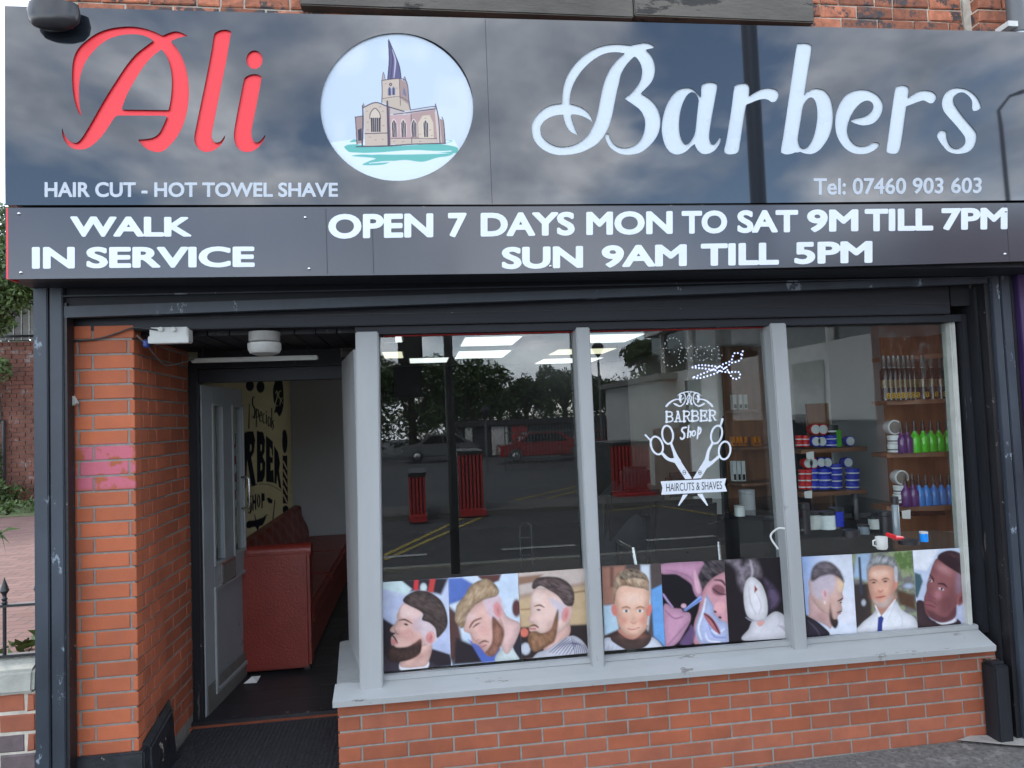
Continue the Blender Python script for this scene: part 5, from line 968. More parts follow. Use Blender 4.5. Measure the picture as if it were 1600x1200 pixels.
shape('scissors', ring(207, 606, 60, 90, -18, 17)+[('l', [(106, 514, 9), (128, 536, 7), (152, 560, 9)]), ('s', [(255, 675, 12), (300, 722, 14), (360, 745, 14)]), ('P', [(340, 720), (400, 715), (522, 903), (462, 907)]), ('s', [(352, 640, 12), (385, 712, 14), (410, 745, 14)])], tD, (80, 490, 540, 920), 5, YD-.0009, 'white_vinyl', dec, .0008)
shape('scissors', ring(740, 508, 56, 90, 14, 17)+[('l', [(792, 372, 11), (776, 430, 7)]), ('s', [(705, 585, 10), (668, 655, 13), (652, 740, 17)]), ('P', [(632, 735), (690, 748), (600, 898), (528, 903)]), ('s', [(765, 700, 12), (715, 745, 13), (660, 790, 13)])], tD, (510, 350, 830, 920), 5, YD, 'white_vinyl', dec, .0008)
shape('scissors', ring(812, 650, 60, 88, 8, 17), tD, (735, 550, 890, 760), 5, YD-.0009, 'white_vinyl', dec, .0008)
shape('scissor_tip', [('P', [(568, 1040), (614, 1037), (664, 1140), (655, 1145)])], tD, (550, 1020, 680, 1160), 4, YD, 'white_vinyl', dec, .0008)
shape('scissor_tip', [('P', [(440, 1045), (484, 1043), (405, 1146), (398, 1140)])], tD, (380, 1020, 500, 1160), 4, YD, 'white_vinyl', dec, .0008)
shape('banner', [('P', [(240, 926), (826, 900), (812, 955), (834, 1016), (246, 1046), (258, 985)])], tD, (230, 890, 845, 1056), 4, YD, 'white_vinyl', dec, .0008)
qd = [tD(290, 945), tD(788, 925), tD(790, 995), tD(292, 1018)]
text('banner_lettering', 'HAIRCUTS & SHAVES', qd, YD-.0012, 'plinth', dec, bold=.0, th=.0005)
for c, r_ in (((452, 846), 15), ((592, 848), 14)):
    shape('screw_mark', [('e', c[0], c[1], r_, r_*1.4, 0), ('E', c[0], c[1], r_-4, r_*1.4-4, 0), ('l', [(c[0]-11, c[1]-2, 2.5), (c[0]+11, c[1]+2, 2.5)])], tD, (c[0]-26, c[1]-30, c[0]+26, c[1]+30), 2.5, YD-.0018, 'plinth', dec, .0006)
orn = []
for s_ in (1, -1):
    f = lambda pts: [(497+s_*x, y, w_) for x, y, w_ in pts]
    orn += [('s', f([(206, 255, 9), (170, 220, 9), (120, 195, 6), (70, 195, 4), (50, 180, 3)])), ('s', f([(0, 122, 3), (40, 130, 4), (85, 145, 3), (108, 165, 2)])), ('s', f([(15, 130, 3), (-10, 160, 4), (-22, 190, 4), (0, 225, 3)])), ('s', f([(90, 168, 4), (75, 140, 5), (45, 145, 5), (35, 185, 4), (45, 225, 5), (80, 255, 6), (120, 240, 9), (140, 230, 3)])), ('s', f([(72, 160, 7), (85, 190, 11), (75, 220, 6)])), ('s', f([(6, 150, 2), (0, 165, 3), (-8, 200, 4), (-20, 235, 9)]))]
shape('scroll', orn, tD, (280, 105, 720, 280), 3.2, YD, 'white_vinyl', dec, .0008)
YL = YG+.05
def dots(pts, n, sp=None):
    P = cato(pts, 12); d = np.r_[0, np.cumsum(np.linalg.norm(np.diff(P, axis=0), axis=1))]
    t = np.linspace(0, d[-1], n); return np.stack([np.interp(t, d, P[:, 0]), np.interp(t, d, P[:, 1])], 1)
tO = T5(1020, 520, 10)
def led(name, strokes, m, lab, r, dn=.7):
    t = thing(name, tuple(oy(1080, 560, YL)), lab, 'led sign')
    b = B()
    for pts, n in strokes:
        for x, y in dots(pts, max(4, int(n*dn))):
            q = oy(*tO(x, y), YL); b.lathe([(0, -r), (r*.8, -r*.5), (r, 0), (r*.8, r*.5), (0, r)], tuple(q), 6, 'y')
    o = b.obj('light_dots', m, t); o['kind'] = 'stuff'; return t
MATS['led_off_glow'] = emit('led_off_glow', (.62, .66, .68), .16); MATS['led_on'] = emit('led_on', (.62, .66, 1.0), .75)  # unlit lettering dots carry a faint added glow so they show
tag(led('led_sign', [([(190, 160), (240, 100), (320, 80), (400, 110), (438, 180), (438, 260), (410, 360), (410, 440)], 20), ([(190, 180), (160, 260), (160, 360), (165, 440), (250, 520), (360, 510), (430, 470)], 16), ([(210, 240), (260, 300), (340, 300), (400, 260)], 6),
    ([(460, 240), (500, 235), (560, 235), (480, 440)], 12), ([(540, 250), (620, 205), (670, 250), (670, 320), (620, 385), (530, 400)], 12), ([(700, 260), (770, 210), (850, 250), (830, 310), (740, 350)], 11), ([(690, 260), (695, 370), (740, 430), (800, 425), (850, 400)], 10), ([(880, 210), (920, 250), (915, 420)], 8), ([(920, 290), (980, 225), (1030, 240), (1030, 420), (1060, 390), (1080, 350)], 14)], 'led_off_glow', 'unlit dotted lettering sign, given a faint glow, reading open in the middle window', .0036, .62))
led('led_sign', [([(620, 540), (730, 505), (900, 515), (1040, 535), (1130, 550), (1180, 600), (1240, 700), (1300, 722), (1350, 700), (1365, 650), (1350, 615), (1260, 612), (1120, 612), (1000, 590), (850, 565), (720, 550), (620, 542)], 46),
    ([(635, 700), (720, 710), (860, 675), (1000, 625), (1080, 580), (1160, 530), (1230, 470), (1300, 455), (1370, 420), (1395, 350), (1405, 290)], 26), ([(650, 690), (740, 655), (860, 605), (1000, 550), (1100, 490), (1200, 450), (1240, 410), (1260, 340), (1300, 310), (1380, 335)], 24)], 'led_on', 'blue white dotted light scissors glowing in the middle window', .0056, .72)
# ================================================================== inside the shop
lp = [(727, 813, 527, 539), (717, 796, 549, 558.5), (597, 627, 526, 534), (597, 628, 550, 559), (873, 957, 546, 552.5), (850, 935, 561, 568), (922, 1002, 523, 534), (640, 700, 560, 566)]
MATS['panel_light'] = emit('panel_light', (.90, .97, .95), .62); MATS['panel_warm'] = emit('panel_warm', (.95, .93, .68), .5)
LPL = ['white ceiling panel light, nearer of two in the middle of the first pane', 'white ceiling panel light, farther of two in the middle of the first pane', 'small white ceiling panel light at the top left corner of the first pane', 'mirror image of a ceiling panel light, built as a glowing panel, low at the left edge of the first pane', 'yellowish ceiling panel light at the right of the first pane beside the mullion', 'white ceiling panel light under the yellowish one beside the mullion', 'white ceiling panel light at the top left of the middle pane', 'farthest small ceiling panel light in the first pane']
for k, (u0, u1, v0, v1) in enumerate(lp):
    a = oz(u0, v0, 2.86); b = oz(u1, v0, 2.86); c = oz((u0+u1)/2, v1, 2.86)
    t = thing('ceiling_light', ((a[0]+b[0])/2, a[1], 2.87), LPL[k], 'light', 'panel lights in the shop ceiling')
    w_ = b[0]-a[0]; dy = c[1]-a[1]
    B().box((a[0]-.02, a[1]-.02, 2.858), (a[0]+w_+.02, a[1]+dy+.02, 2.868)).obj('frame', 'plastic_white', t)
    B().box((a[0], a[1], 2.852), (a[0]+w_, a[1]+dy, 2.857)).obj('diffuser', 'panel_warm' if k in (3, 4) else 'panel_light', t)  # warm panel at the left edge is a mirror reflection built as a glowing panel
# mural on the left wall
IM = lambda u, v: ((u-380)*4.8, (v-590)*4.8)
ink = (20, 24, 34)
def L_(pts, w_=8): return ('s', ink, 2.5, [(x, y, w_) for x, y in pts])
mur = [('bg', (192, 182, 146), 0), ('mott', (204, 194, 160), .4, 60),
 ('p', ink, 2, [(225, 80), (250, 10), (290, 20), (302, 120), (300, 220), (275, 290), (250, 260), (232, 265), (242, 220), (228, 170)]), ('e', ink, 2, 50, 60, 30, 42, 0), ('e', ink, 2, 130, 70, 30, 44, 0),
 *[('s', (192, 182, 146), 2, p) for p in ([(243, 120, 2), (252, 100, 3), (256, 140, 3), (240, 205, 3), (258, 208, 2)], [(283, 100, 3), (268, 110, 3), (268, 150, 3), (280, 160, 3), (275, 210, 2)], [(295, 150, 2), (286, 170, 2), (294, 190, 2)])],
 ('s', ink, 2, [(86, 150, 3), (72, 150, 5), (70, 200, 5), (88, 240, 6), (84, 300, 6), (70, 290, 3)]), ('s', ink, 2, [(100, 235, 4), (98, 370, 4)]), ('s', ink, 2, [(100, 250, 3), (112, 240, 4), (114, 290, 4), (100, 300, 3)]), ('s', ink, 2, [(124, 290, 4), (138, 280, 4), (134, 255, 3), (124, 280, 4), (126, 325, 4), (140, 325, 3)]), ('s', ink, 2, [(162, 270, 3), (148, 280, 4), (150, 335, 4), (164, 335, 3)]), ('s', ink, 2, [(174, 280, 4), (174, 345, 4)]), ('e', ink, 2, 174, 258, 4, 8, 0), ('s', ink, 2, [(200, 300, 3), (188, 300, 4), (188, 360, 4), (202, 350, 3), (204, 300, 3), (206, 370, 3)]), ('s', ink, 2, [(214, 230, 4), (214, 375, 4)]), ('s', ink, 2, [(228, 320, 3), (220, 335, 4), (228, 365, 4), (220, 390, 3)]), ('s', ink, 2, [(46, 200, 3), (42, 380, 5)]),
 ('P', ink, 2, [(-60, 420), (75, 400), (90, 470), (80, 560), (60, 600), (92, 780), (94, 800), (60, 810), (30, 620), (20, 830), (-60, 850)]), ('P', (192, 182, 146), 2, [(52, 500), (62, 505), (62, 545), (50, 555)]),
 ('P', ink, 2, [(102, 400), (150, 410), (164, 470), (160, 560), (146, 590), (166, 640), (162, 740), (145, 780), (104, 788)]), ('P', (192, 182, 146), 2, [(130, 500), (140, 505), (140, 545), (130, 555)]), ('P', (192, 182, 146), 2, [(130, 640), (142, 645), (142, 690), (130, 700)]),
 ('P', ink, 2, [(170, 435), (222, 480), (224, 600), (210, 560), (205, 590), (222, 600), (222, 640), (206, 640), (206, 700), (226, 690), (232, 790), (172, 780)]), ('P', (192, 182, 146), 2, [(200, 520), (214, 540), (214, 600), (200, 590)]),
 ('P', ink, 2, [(232, 510), (262, 560), (276, 640), (268, 700), (288, 840), (268, 820), (254, 730), (250, 800), (234, 790)]),
 ('s', ink, 1.5, [(40, 830, 2), (110, 800, 2), (200, 805, 2), (285, 850, 2)]),
 ('s', ink, 2, [(60, 890, 4), (42, 890, 6), (40, 930, 7), (58, 950, 7), (54, 1010, 6), (36, 1010, 4)]), ('P', ink, 2, [(68, 880), (78, 880), (78, 920), (88, 918), (88, 875), (98, 875), (98, 990), (88, 990), (88, 945), (78, 948), (78, 1000), (68, 1000)]), ('e', ink, 2, 116, 925, 13, 50, 0), ('e', (192, 182, 146), 2, 116, 925, 4, 34, 0), ('P', ink, 2, [(136, 865), (160, 870), (162, 920), (146, 930), (146, 980), (136, 980)]),
 ('P', ink, 2, [(175, 905), (196, 900), (222, 920), (214, 945), (190, 940)]), ('s', ink, 2, [(238, 920, 3), (218, 1110, 5)]), ('p', ink, 2, [(30, 1080), (80, 1070), (120, 1060), (170, 1040), (150, 1100), (120, 1120), (110, 1160), (90, 1120), (30, 1130)]), ('s', ink, 2, [(85, 1030, 3), (100, 1090, 5)]), ('s', ink, 2, [(160, 1040, 3), (180, 1030, 4)]),
 ('e', ink, 2, 312, 480, 20, 88, 0), ('e', ink, 2, 306, 420, 12, 28, 0), ('P', ink, 1.5, [(296, 585), (330, 585), (336, 945), (298, 945)]), *[('s', (196, 172, 150), 2, [(302, 630+k*62, 5), (330, 690+k*62, 5)]) for k in range(5)], ('e', ink, 2, 318, 985, 22, 26, 0), ('P', ink, 1.5, [(297, 990), (340, 990), (336, 1022), (300, 1022)]),
 ('P', (150, 20, 26), 2, [(-110, 500), (-52, 500), (-52, 1190), (-110, 1190)]), *[('P', (196, 196, 196), 2, [(-110, 560+k*130), (-52, 520+k*130), (-52, 580+k*130), (-110, 620+k*130)]) for k in range(5)],
 ('P', (150, 140, 104), 1, [(380, -100), (384, -100), (384, 1300), (380, 1300)])]
XM = -1.17
my0 = .93; zt_m, zb_m = 2.82, .70
U0, U1 = px((XM+.003, .96, zt_m)), px((XM+.003, YE-.02, zt_m)); U2, U3 = px((XM+.003, YE-.02, zb_m)), px((XM+.003, .96, zb_m))
printed('wall_mural', [tuple(U0), tuple(U1), tuple(U2), tuple(U3)], 420, 240, 0, mur, IM, PRM, xplane=XM+.003, label='cream wall mural with black barber shop lettering behind the open door', cat_='mural')
# sofa
sf = thing('sofa', (-.85, 3, FZ), 'long dark red leather sofa with buttoned back along the wall inside the door', 'sofa')
a = oz(487, 1050, FZ); sx1 = float(a[0]); sy0 = float(a[1]); zarm = float(oy(440, 858, sy0)[2])
B().box((-1.15, sy0, FZ+.03), (sx1, sy0+.16, zarm-.02)).obj('arm', 'leather_red', sf, bevel=.02)
B().tube([(-1.15, sy0+.075, zarm-.03), (sx1+.01, sy0+.075, zarm-.03)], .055, 14).obj('arm_roll', 'leather_red', sf, smooth=True)
ys = sy0+.162; ye = YE-.02; wy = (ye-ys)/3
for k in range(3):
    B().box((-1.0, ys+k*wy, FZ+.26), (sx1, ys+(k+1)*wy-.006, FZ+.43)).obj('seat', 'leather_red', sf, bevel=.03)
B().box((-1.14, ys, FZ+.04), (sx1-.02, ye, FZ+.26)).obj('base', 'leather_red', sf, bevel=.01)
zb_ = float(oy(475, 800, YE-.5)[2])
bb = B(); nn_ = 14
vs = []; 
ny_, nz_ = 80, 30
for j in range(nz_+1):
    for i in range(ny_+1):
        y = ys+(ye-ys)*i/ny_; z = FZ+.40+(zb_+.03-FZ-.40)*j/nz_
        d = .02*abs(math.sin((y*9+z*12)))*abs(math.sin((y*9-z*12)))**.6
        vs.append((-.98+d-.12*(j/nz_)-(.05 if j == nz_ else 0), y, z))
bb.add(vs, [(j*(ny_+1)+i, j*(ny_+1)+i+1, (j+1)*(ny_+1)+i+1, (j+1)*(ny_+1)+i) for j in range(nz_) for i in range(ny_)])
bb.box((-1.165, ys, FZ+.3), (-1.10, ye, zb_+.02)); bb.obj('buttoned_back', 'leather_red', sf, smooth=True)
for y in (sy0+.06, ye-.1): B().box((sx1-.06, y, FZ), (sx1-.02, y+.04, FZ+.04)).obj('foot', 'leather_black', sf)
q = oz(394, 1065, FZ+.006)
tag(B().add([(q[0]-.05, q[1]-.03, FZ+.008), (q[0]+.04, q[1]-.05, FZ+.012), (q[0]+.05, q[1]+.03, FZ+.03), (q[0]-.03, q[1]+.04, FZ+.010), (q[0], q[1], FZ+.04)], [(0, 1, 4), (1, 2, 4), (2, 3, 4), (3, 0, 4)]).obj('tissue', 'paper'), 'crumpled white tissue on the dark floor by the open door', 'tissue')
# ------------------------------------------------------------------ shelves and goods beside the right window
su = thing('shelf_unit', (3.5, .8, FZ), 'brown wooden corner shelf unit full of bottles beside the right edge of the window', 'shelf')
YB, YF = .66, .40
xL = float(oy(1385, 700, YF)[0]); xRr = 3.74
def sz(v, u=1440): return float(oy(u, v, YF)[2])
B().box((xL+.22, YB+.02, .6), (xRr, YB+.05, 2.42)).obj('back_panel', 'wood', su)
B().box((xRr, YF-.1, .6), (xRr+.02, YB+.05, 2.42)).obj('side_panel', 'wood', su)
SH = []
for v0, v1 in ((624, 634), (708, 717), (793, 803), (553, 560)):
    zt_s = sz(v0); xa_ = float(oy(1390, v0, YF+.1)[0])
    B().add([(xa_, YF+.13, zt_s-.028), (xa_+.30, YF, zt_s-.028), (xRr, YF, zt_s-.028), (xRr, YB+.02, zt_s-.028), (xa_, YB+.02, zt_s-.028), (xa_, YF+.13, zt_s), (xa_+.30, YF, zt_s), (xRr, YF, zt_s), (xRr, YB+.02, zt_s), (xa_, YB+.02, zt_s)],
            [(4, 3, 2, 1, 0), (5, 6, 7, 8, 9), (0, 1, 6, 5), (1, 2, 7, 6), (2, 3, 8, 7), (3, 4, 9, 8), (4, 0, 5, 9)]).obj('shelf', 'wood_h', su); SH.append(zt_s)
def solid(name, col, rough=.3, coat=0): return mat(name, tuple(lin(col)), rough, .05, 20, coat=coat)
for n_, c_ in (('liq_green', (60, 200, 30)), ('liq_blue', (20, 130, 215)), ('liq_purple', (78, 40, 110)), ('tub_red', (205, 35, 40)), ('tub_blue', (35, 55, 185)), ('can_grey', (96, 108, 112)), ('gold', (205, 165, 60)), ('can_top', (84, 90, 90)), ('can_dark', (30, 36, 38)), ('can_band', (92, 84, 58)), ('label_white', (215, 222, 222)), ('amber', (215, 130, 20)), ('lime', (70, 170, 30))): solid(n_, c_, .2, .4)
ORD = ['leftmost', 'second from left', 'third from left', 'fourth from left', 'fifth from left', 'sixth from left', 'seventh from left', 'eighth from left', 'ninth from left', 'rightmost']
def nth(k, n): return 'rightmost' if k == n-1 else ORD[k]
def spray(u, vb, vt, z, m, lab, grp, Y=YF+.07, r=.0):
    x = float(oy(u, vb, Y)[0]); h = float(oy(u, vt, Y)[2])-z; r = r or h*.165
    t = thing('spray_bottle', (x, Y, z), lab, 'bottle', grp)
    B().lathe([(r*.94, 0), (r, .008), (r*1.02, h*.40), (r*.94, h*.47), (r*.62, h*.55), (r*.38, h*.61), (r*.36, h*.68)], (x, Y, z+.001), 16).obj('body', m, t, smooth=True)
    B().lathe([(r*.48, h*.67), (r*.48, h*.78), (r*.36, h*.80), (r*.34, h*.92), (r*.2, h)], (x, Y, z+.001), 12).obj('pump', 'leather_black', t, smooth=True)
for k, u in enumerate((1431, 1444.5, 1457, 1469, 1482)): spray(u, 706, 657, SH[1], 'liq_green', nth(k, 5)+' green spray bottle with black pump on the middle shelf', 'green spray bottles on the middle shelf')
for k, u in enumerate((1410, 1419)): spray(u, 706, 659, SH[1], 'liq_purple', ('left', 'right')[k]+' dark purple spray bottle left of the green ones on the middle shelf', 'purple bottles beside the green ones')
for k, u in enumerate((1438, 1449, 1461, 1473, 1485)): spray(u, 792, 742, SH[2], 'liq_blue', nth(k, 5)+' bright blue spray bottle with black pump on the lowest shelf', 'blue spray bottles on the lowest shelf')
for k, u in enumerate((1416, 1428)): spray(u, 790, 740, SH[2], 'liq_purple', ('left', 'right')[k]+' dark purple spray bottle left of the blue ones on the lowest shelf', 'purple bottles beside the blue ones')
for k, u in enumerate((1384, 1392, 1399.5, 1407, 1415, 1422.5, 1430, 1444, 1458.5, 1472)):
    Y = YF+.08-(.03 if k > 6 else 0); x = float(oy(u, 622, Y)[0]); z = SH[0]+.001; h = float(oy(u, 556, Y)[2])-z
    t = thing('spray_can', (x, Y, z), nth(k, 10)+' tall dark hairspray can with gold 8 on the top shelf', 'can', 'hairspray cans on the top shelf'); r = .028
    B().lathe([(r, 0), (r, h*.66), (r*.6, h*.72)], (x, Y, z), 16).obj('body', 'can_dark', t, smooth=True)
    B().lathe([(r*.62, h*.722), (r*.62, h*.76), (r*.5, h*.78), (r*.5, h)], (x, Y, z), 12).obj('cap', 'can_top', t, smooth=True)
    B().lathe([(r+.0006, h*.28), (r+.0006, h*.46)], (x, Y, z), 16).obj('band', 'can_band', t, smooth=True)
    text('number', '8', [px((x-.014, Y-r-.001, z+h*.17)), px((x+.014, Y-r-.001, z+h*.17)), px((x+.014, Y-r-.001, z+h*.04)), px((x-.014, Y-r-.001, z+h*.04))], Y-r-.001, 'gold', t, bold=.02, th=.0006)
def tub(u, v0, v1, Y, m, lab, grp=None, r=None, lidm='label_white', side=False):
    p = oy(u, v1, Y); h = float(oy(u, v0, Y)[2])-p[2]; r = r or h*.6
    t = thing('tub', (p[0], Y, p[2]), lab, 'tub', grp)
    if side:
        r = h/2
        B().lathe([(r, -.03), (r, .02), (r*.9, .03)][::-1], (p[0], Y, p[2]+r), 18, 'y').obj('body', m, t, smooth=True); B().lathe([(r*.8, -.036), (r*.82, -.031)], (p[0], Y, p[2]+r), 18, 'y').obj('lid', lidm, t, smooth=True)
    else:
        B().lathe([(r*.95, 0), (r, .006), (r, h*.64)], (p[0], Y, p[2]), 18).obj('body', m, t, smooth=True); B().lathe([(r*1.03, h*.645), (r*1.03, h*.97), (r*.95, h)], (p[0], Y, p[2]), 18).obj('lid', m, t, smooth=True)
        B().lathe([(r+.001, h*.25), (r+.001, h*.42)], (p[0], Y, p[2]), 18).obj('label_band', lidm, t, smooth=True)
tub(1394, 656, 679, YF+.1, 'label_white', 'white round tub lying on its side atop others on the middle shelf', side=True, lidm='plastic_old')
tub(1396, 680, 693, YF+.1, 'label_white', 'white tub, upper of two, on the middle shelf', lidm='can_grey', r=.035); tub(1396, 693.5, 706.5, YF+.1, 'label_white', 'white tub, lower of two, on the middle shelf', lidm='can_grey', r=.035)
tub(1405, 734, 757, YF+.1, 'label_white', 'white round tub lying on its side atop others on the lowest shelf', side=True, lidm='plastic_old')
tub(1405, 758, 771, YF+.1, 'label_white', 'white tub, upper of two, on the lowest shelf', lidm='can_grey', r=.035); tub(1405, 771.5, 785, YF+.1, 'label_white', 'white tub, lower of two, on the lowest shelf', lidm='can_grey', r=.035)
# far shelves with red and blue tubs
YT = 1.15
s2 = thing('wall_shelf', (float(oy(1290, 700, YT)[0]), YT, 1.5), 'pair of brown wall shelves holding red and blue tubs behind the right window', 'shelf')
ZS = []
for v in (699, 765):
    z = float(oy(1300, v, YT)[2]); ZS.append(z); B().box((float(oy(1240, v, YT)[0]), YT-.10, z-.03), (float(oy(1341, v, YT)[0]), YT+.14, z)).obj('shelf', 'wood_h', s2)
B().box((float(oy(1282, 700, YT)[0]), YT+.14, .95), (float(oy(1316, 700, YT)[0]), YT+.17, 2.0)).obj('upright', 'wood', s2)
gb, gr = 'blue tubs stacked on the brown wall shelves', 'red tubs stacked on the brown wall shelves'
def stack(u, v_top, v_bot, n, m, lab, grp, r=.045):
    h = (v_bot-v_top)/n
    for k in range(n): tub(u, v_bot-(k+1)*h+.3, v_bot-k*h, YT-.03, m, (('bottom', 'top') if n == 2 else ('bottom', 'middle', 'top') if n == 3 else ('bottom', 'second', 'third', 'top'))[k]+' '+lab, grp, r=r)
for k, u in enumerate((1249, 1259)): stack(u, 680, 698, 2, 'tub_red', 'red tub of the '+('left', 'right')[k]+' pair on the upper wall shelf', 'red tubs on the upper wall shelf', .026)
for k, u in enumerate((1272, 1281)): tub(u, 681, 698, YT-.03, 'tub_blue', ('left', 'right')[k]+' blue tub lying on its side on the upper wall shelf', 'blue tubs lying on the upper wall shelf', side=True)
stack(1299, 679, 698, 2, 'tub_blue', 'blue tub in the pile of two on the upper wall shelf', 'blue tubs piled on the upper wall shelf', .05)
tub(1325, 681, 697, YT-.03, 'tub_blue', 'blue tub lying at the right end of the upper wall shelf', side=True)
for k, u in enumerate((1271, 1283)): tub(u, 662, 679.5, YT-.03, 'tub_red', ('left', 'right')[k]+' red tub lying on top of the blue ones on the upper wall shelf', 'red tubs atop the blue ones', side=True)
tub(1299, 664, 678.5, YT-.03, 'leather_black', 'black and white tub on top of the pile of blue tubs', r=.05)
q = oy(1312, 698, YT-.08); tag(B().box((q[0]-.018, q[1], q[2]), (q[0]+.018, q[1]+.06, q[2]+.12)).obj('bottle_box', 'lime'), 'lime green box standing among the blue tubs', 'box')
for k, u in enumerate((1254, 1263)): stack(u, 733, 764, 3, 'tub_red', 'red tub of the '+('left', 'right')[k]+' red stack on the lower wall shelf', 'red tubs stacked on the lower wall shelf', .026)
for k, (u, r) in enumerate(((1272, .03), (1288, .05), (1306, .045), (1332, .048))): stack(u, 731 if u != 1306 else 724, 764, 3 if u != 1306 else 4, 'tub_blue', 'blue tub of the '+('leftmost blue', 'second blue', 'tallest blue', 'rightmost blue')[k]+' stack on the lower wall shelf', 'blue tubs stacked on the lower wall shelf', r)
for k, u in enumerate((1260, 1268)): tub(u, 715, 732, YT-.03, 'tub_red', ('left', 'right')[k]+' red tub lying on the stacks of the lower wall shelf', 'red tubs lying on the lower stacks', side=True)
for k, u in enumerate((1280, 1290, 1322)): tub(u, 714, 730.5, YT-.03, 'tub_blue', nth(k, 3)+' blue tub lying on the stacks of the lower wall shelf', 'blue tubs lying on the lower stacks', side=True)
for (u, v, nm, lab) in ((1263, 772, 'price_tag', 'white price tag hanging from the lower wall shelf'), (1416, 803, 'price_tag', 'white price tag hanging from the lowest corner shelf'), (1266, 711, 'price_tag', 'small white card under the upper wall shelf')):
    Y = YT-.11 if u < 1300 else YF-.005; q = oy(u, v, Y); tag(B().add([(q[0]-.03, Y, q[2]+.02), (q[0]+.03, Y, q[2]+.025), (q[0]+.02, Y-.01, q[2]-.03), (q[0]-.035, Y-.01, q[2]-.025)], [(0, 1, 2, 3)]).obj(nm, 'paper'), lab, 'tag')
# white wavy mirror board
YW = 1.9
mb_ = thing('mirror_board', tuple(oy(1350, 800, YW)), 'white wall board with wavy dark mirrors behind the right window', 'mirror')
x0_, x1_ = float(oy(1080, 700, YW)[0]), float(oy(1500, 700, YW)[0])
wl = [('P', [(1080, 500), (1520, 500), (1520, 900), (1080, 900)])]
idn = lambda x, y: (x, y)
mirr = [[(1318, 690), (1322, 665), (1345, 650), (1372, 655), (1398, 648), (1412, 670), (1420, 760), (1400, 830), (1372, 826), (1345, 800), (1325, 760)], [(1222, 700), (1232, 660), (1252, 652), (1270, 660), (1290, 700), (1296, 760), (1290, 810), (1270, 850), (1235, 840)], [(1128, 680), (1140, 650), (1175, 645), (1200, 660), (1206, 720), (1200, 800), (1180, 850), (1150, 840), (1132, 780)]]
for i_, mm in enumerate(mirr):
    shape('mirror', [('+', mm)], idn, (min(p[0] for p in mm)-8, 640, max(p[0] for p in mm)+8, 860), 3, YW-.004, 'glass_dark', mb_, .003)
    shape('mirror_rim', [('+', [(x+(4 if x > 1370 else 4)*(1 if x > np.mean([q[0] for q in mm]) else -1), y+(5 if y > 740 else -5)) for x, y in mm])], idn, (min(p[0] for p in mm)-16, 630, max(p[0] for p in mm)+16, 870), 3, YW-.0005, 'can_top', mb_, .0015)
B().box((x0_, YW, .3), (x1_, YW+.03, 2.84)).obj('board', 'white_board', mb_)
# worktop with bits and pieces
YC = 1.25
c0 = oy(1165, 812, 1.75); c1_ = oy(1500, 855, .62)
ct = thing('worktop', (3.0, 1.2, FZ), 'black glossy worktop on a dark brown cabinet running behind the window posters', 'counter')
zc = 1.26
B().add([(1.95, 1.40, zc-.03), (2.6, .85, zc-.03), (3.74, .62, zc-.03), (3.74, 1.88, zc-.03), (1.95, 1.88, zc-.03), (1.95, 1.40, zc), (2.6, .85, zc), (3.74, .62, zc), (3.74, 1.88, zc), (1.95, 1.88, zc)], [(4, 3, 2, 1, 0), (5, 6, 7, 8, 9), (0, 1, 6, 5), (1, 2, 7, 6), (2, 3, 8, 7), (3, 4, 9, 8), (4, 0, 5, 9)]).obj('top', 'black_gloss', ct)
B().add([(2.0, 1.45, FZ), (2.62, .92, FZ), (3.7, .70, FZ), (3.7, 1.85, FZ), (2.0, 1.85, FZ), (2.0, 1.45, zc-.031), (2.62, .92, zc-.031), (3.7, .70, zc-.031), (3.7, 1.85, zc-.031), (2.0, 1.85, zc-.031)], [(4, 3, 2, 1, 0), (5, 6, 7, 8, 9), (0, 1, 6, 5), (1, 2, 7, 6), (2, 3, 8, 7), (3, 4, 9, 8), (4, 0, 5, 9)]).obj('cabinet', 'leather_black', ct)
def on_top(u, v): return oz(u, v, zc+.001)
def jar(u, v, r, h, m, lab, name='jar', lm='leather_black'):
    p = on_top(u, v); t = thing(name, tuple(p), lab, name)
    B().lathe([(r, 0), (r, h*.8), (r*.9, h*.82)], tuple(p), 18).obj('body', m, t, smooth=True); B().lathe([(r*1.02, h*.825), (r*1.02, h), (r*.9, h*1.01)], tuple(p), 18).obj('lid', lm, t, smooth=True)
jar(1156, 806, .035, .07, 'label_white', 'small white pot with grey label on the left end of the worktop', 'pot', 'plastic_white')
jar(1168, 796, .055, .14, 'wall_int', 'pale blue plastic beaker on the left end of the worktop', 'beaker', 'wall_int')
jar(1258, 834, .032, .17, 'leather_black', 'dark bottle with white label standing at the left of the worktop', 'bottle')
jar(1272, 826, .04, .10, 'plastic_white', 'white jar with black lid on the worktop'); jar(1292, 826, .05, .10, 'label_white', 'wide jar with white label on the worktop below the blue tubs'); jar(1308, 822, .04, .11, 'tub_blue', 'dark blue jar on the worktop right of the wide jar')
jar(1350, 834, .03, .05, 'can_grey', 'low grey dish on the worktop between the wide jar and the clipper stand', 'dish'); jar(1330, 838, .045, .035, 'leather_black', 'flat black case lying on the worktop', 'case'); jar(1366, 826, .03, .07, 'plastic_white', 'small white bowl towards the back of the worktop', 'bowl'); jar(1338, 812, .022, .16, 'leather_black', 'slim black bottle at the back of the worktop', 'bottle'); jar(1420, 850, .05, .02, 'leather_black', 'round black tray beside the red clipper on the worktop', 'tray'); jar(1444, 846, .02, .05, 'liq_blue', 'little pale blue pot near the shelf unit on the worktop', 'pot', 'wall_int')
jar(1386, 836, .035, .13, 'leather_black', 'black ribbed hair clipper stand on the worktop', 'stand'); jar(1402, 842, .018, .22, 'can_grey', 'slim grey upright spray can standing on the worktop', 'spray_can')
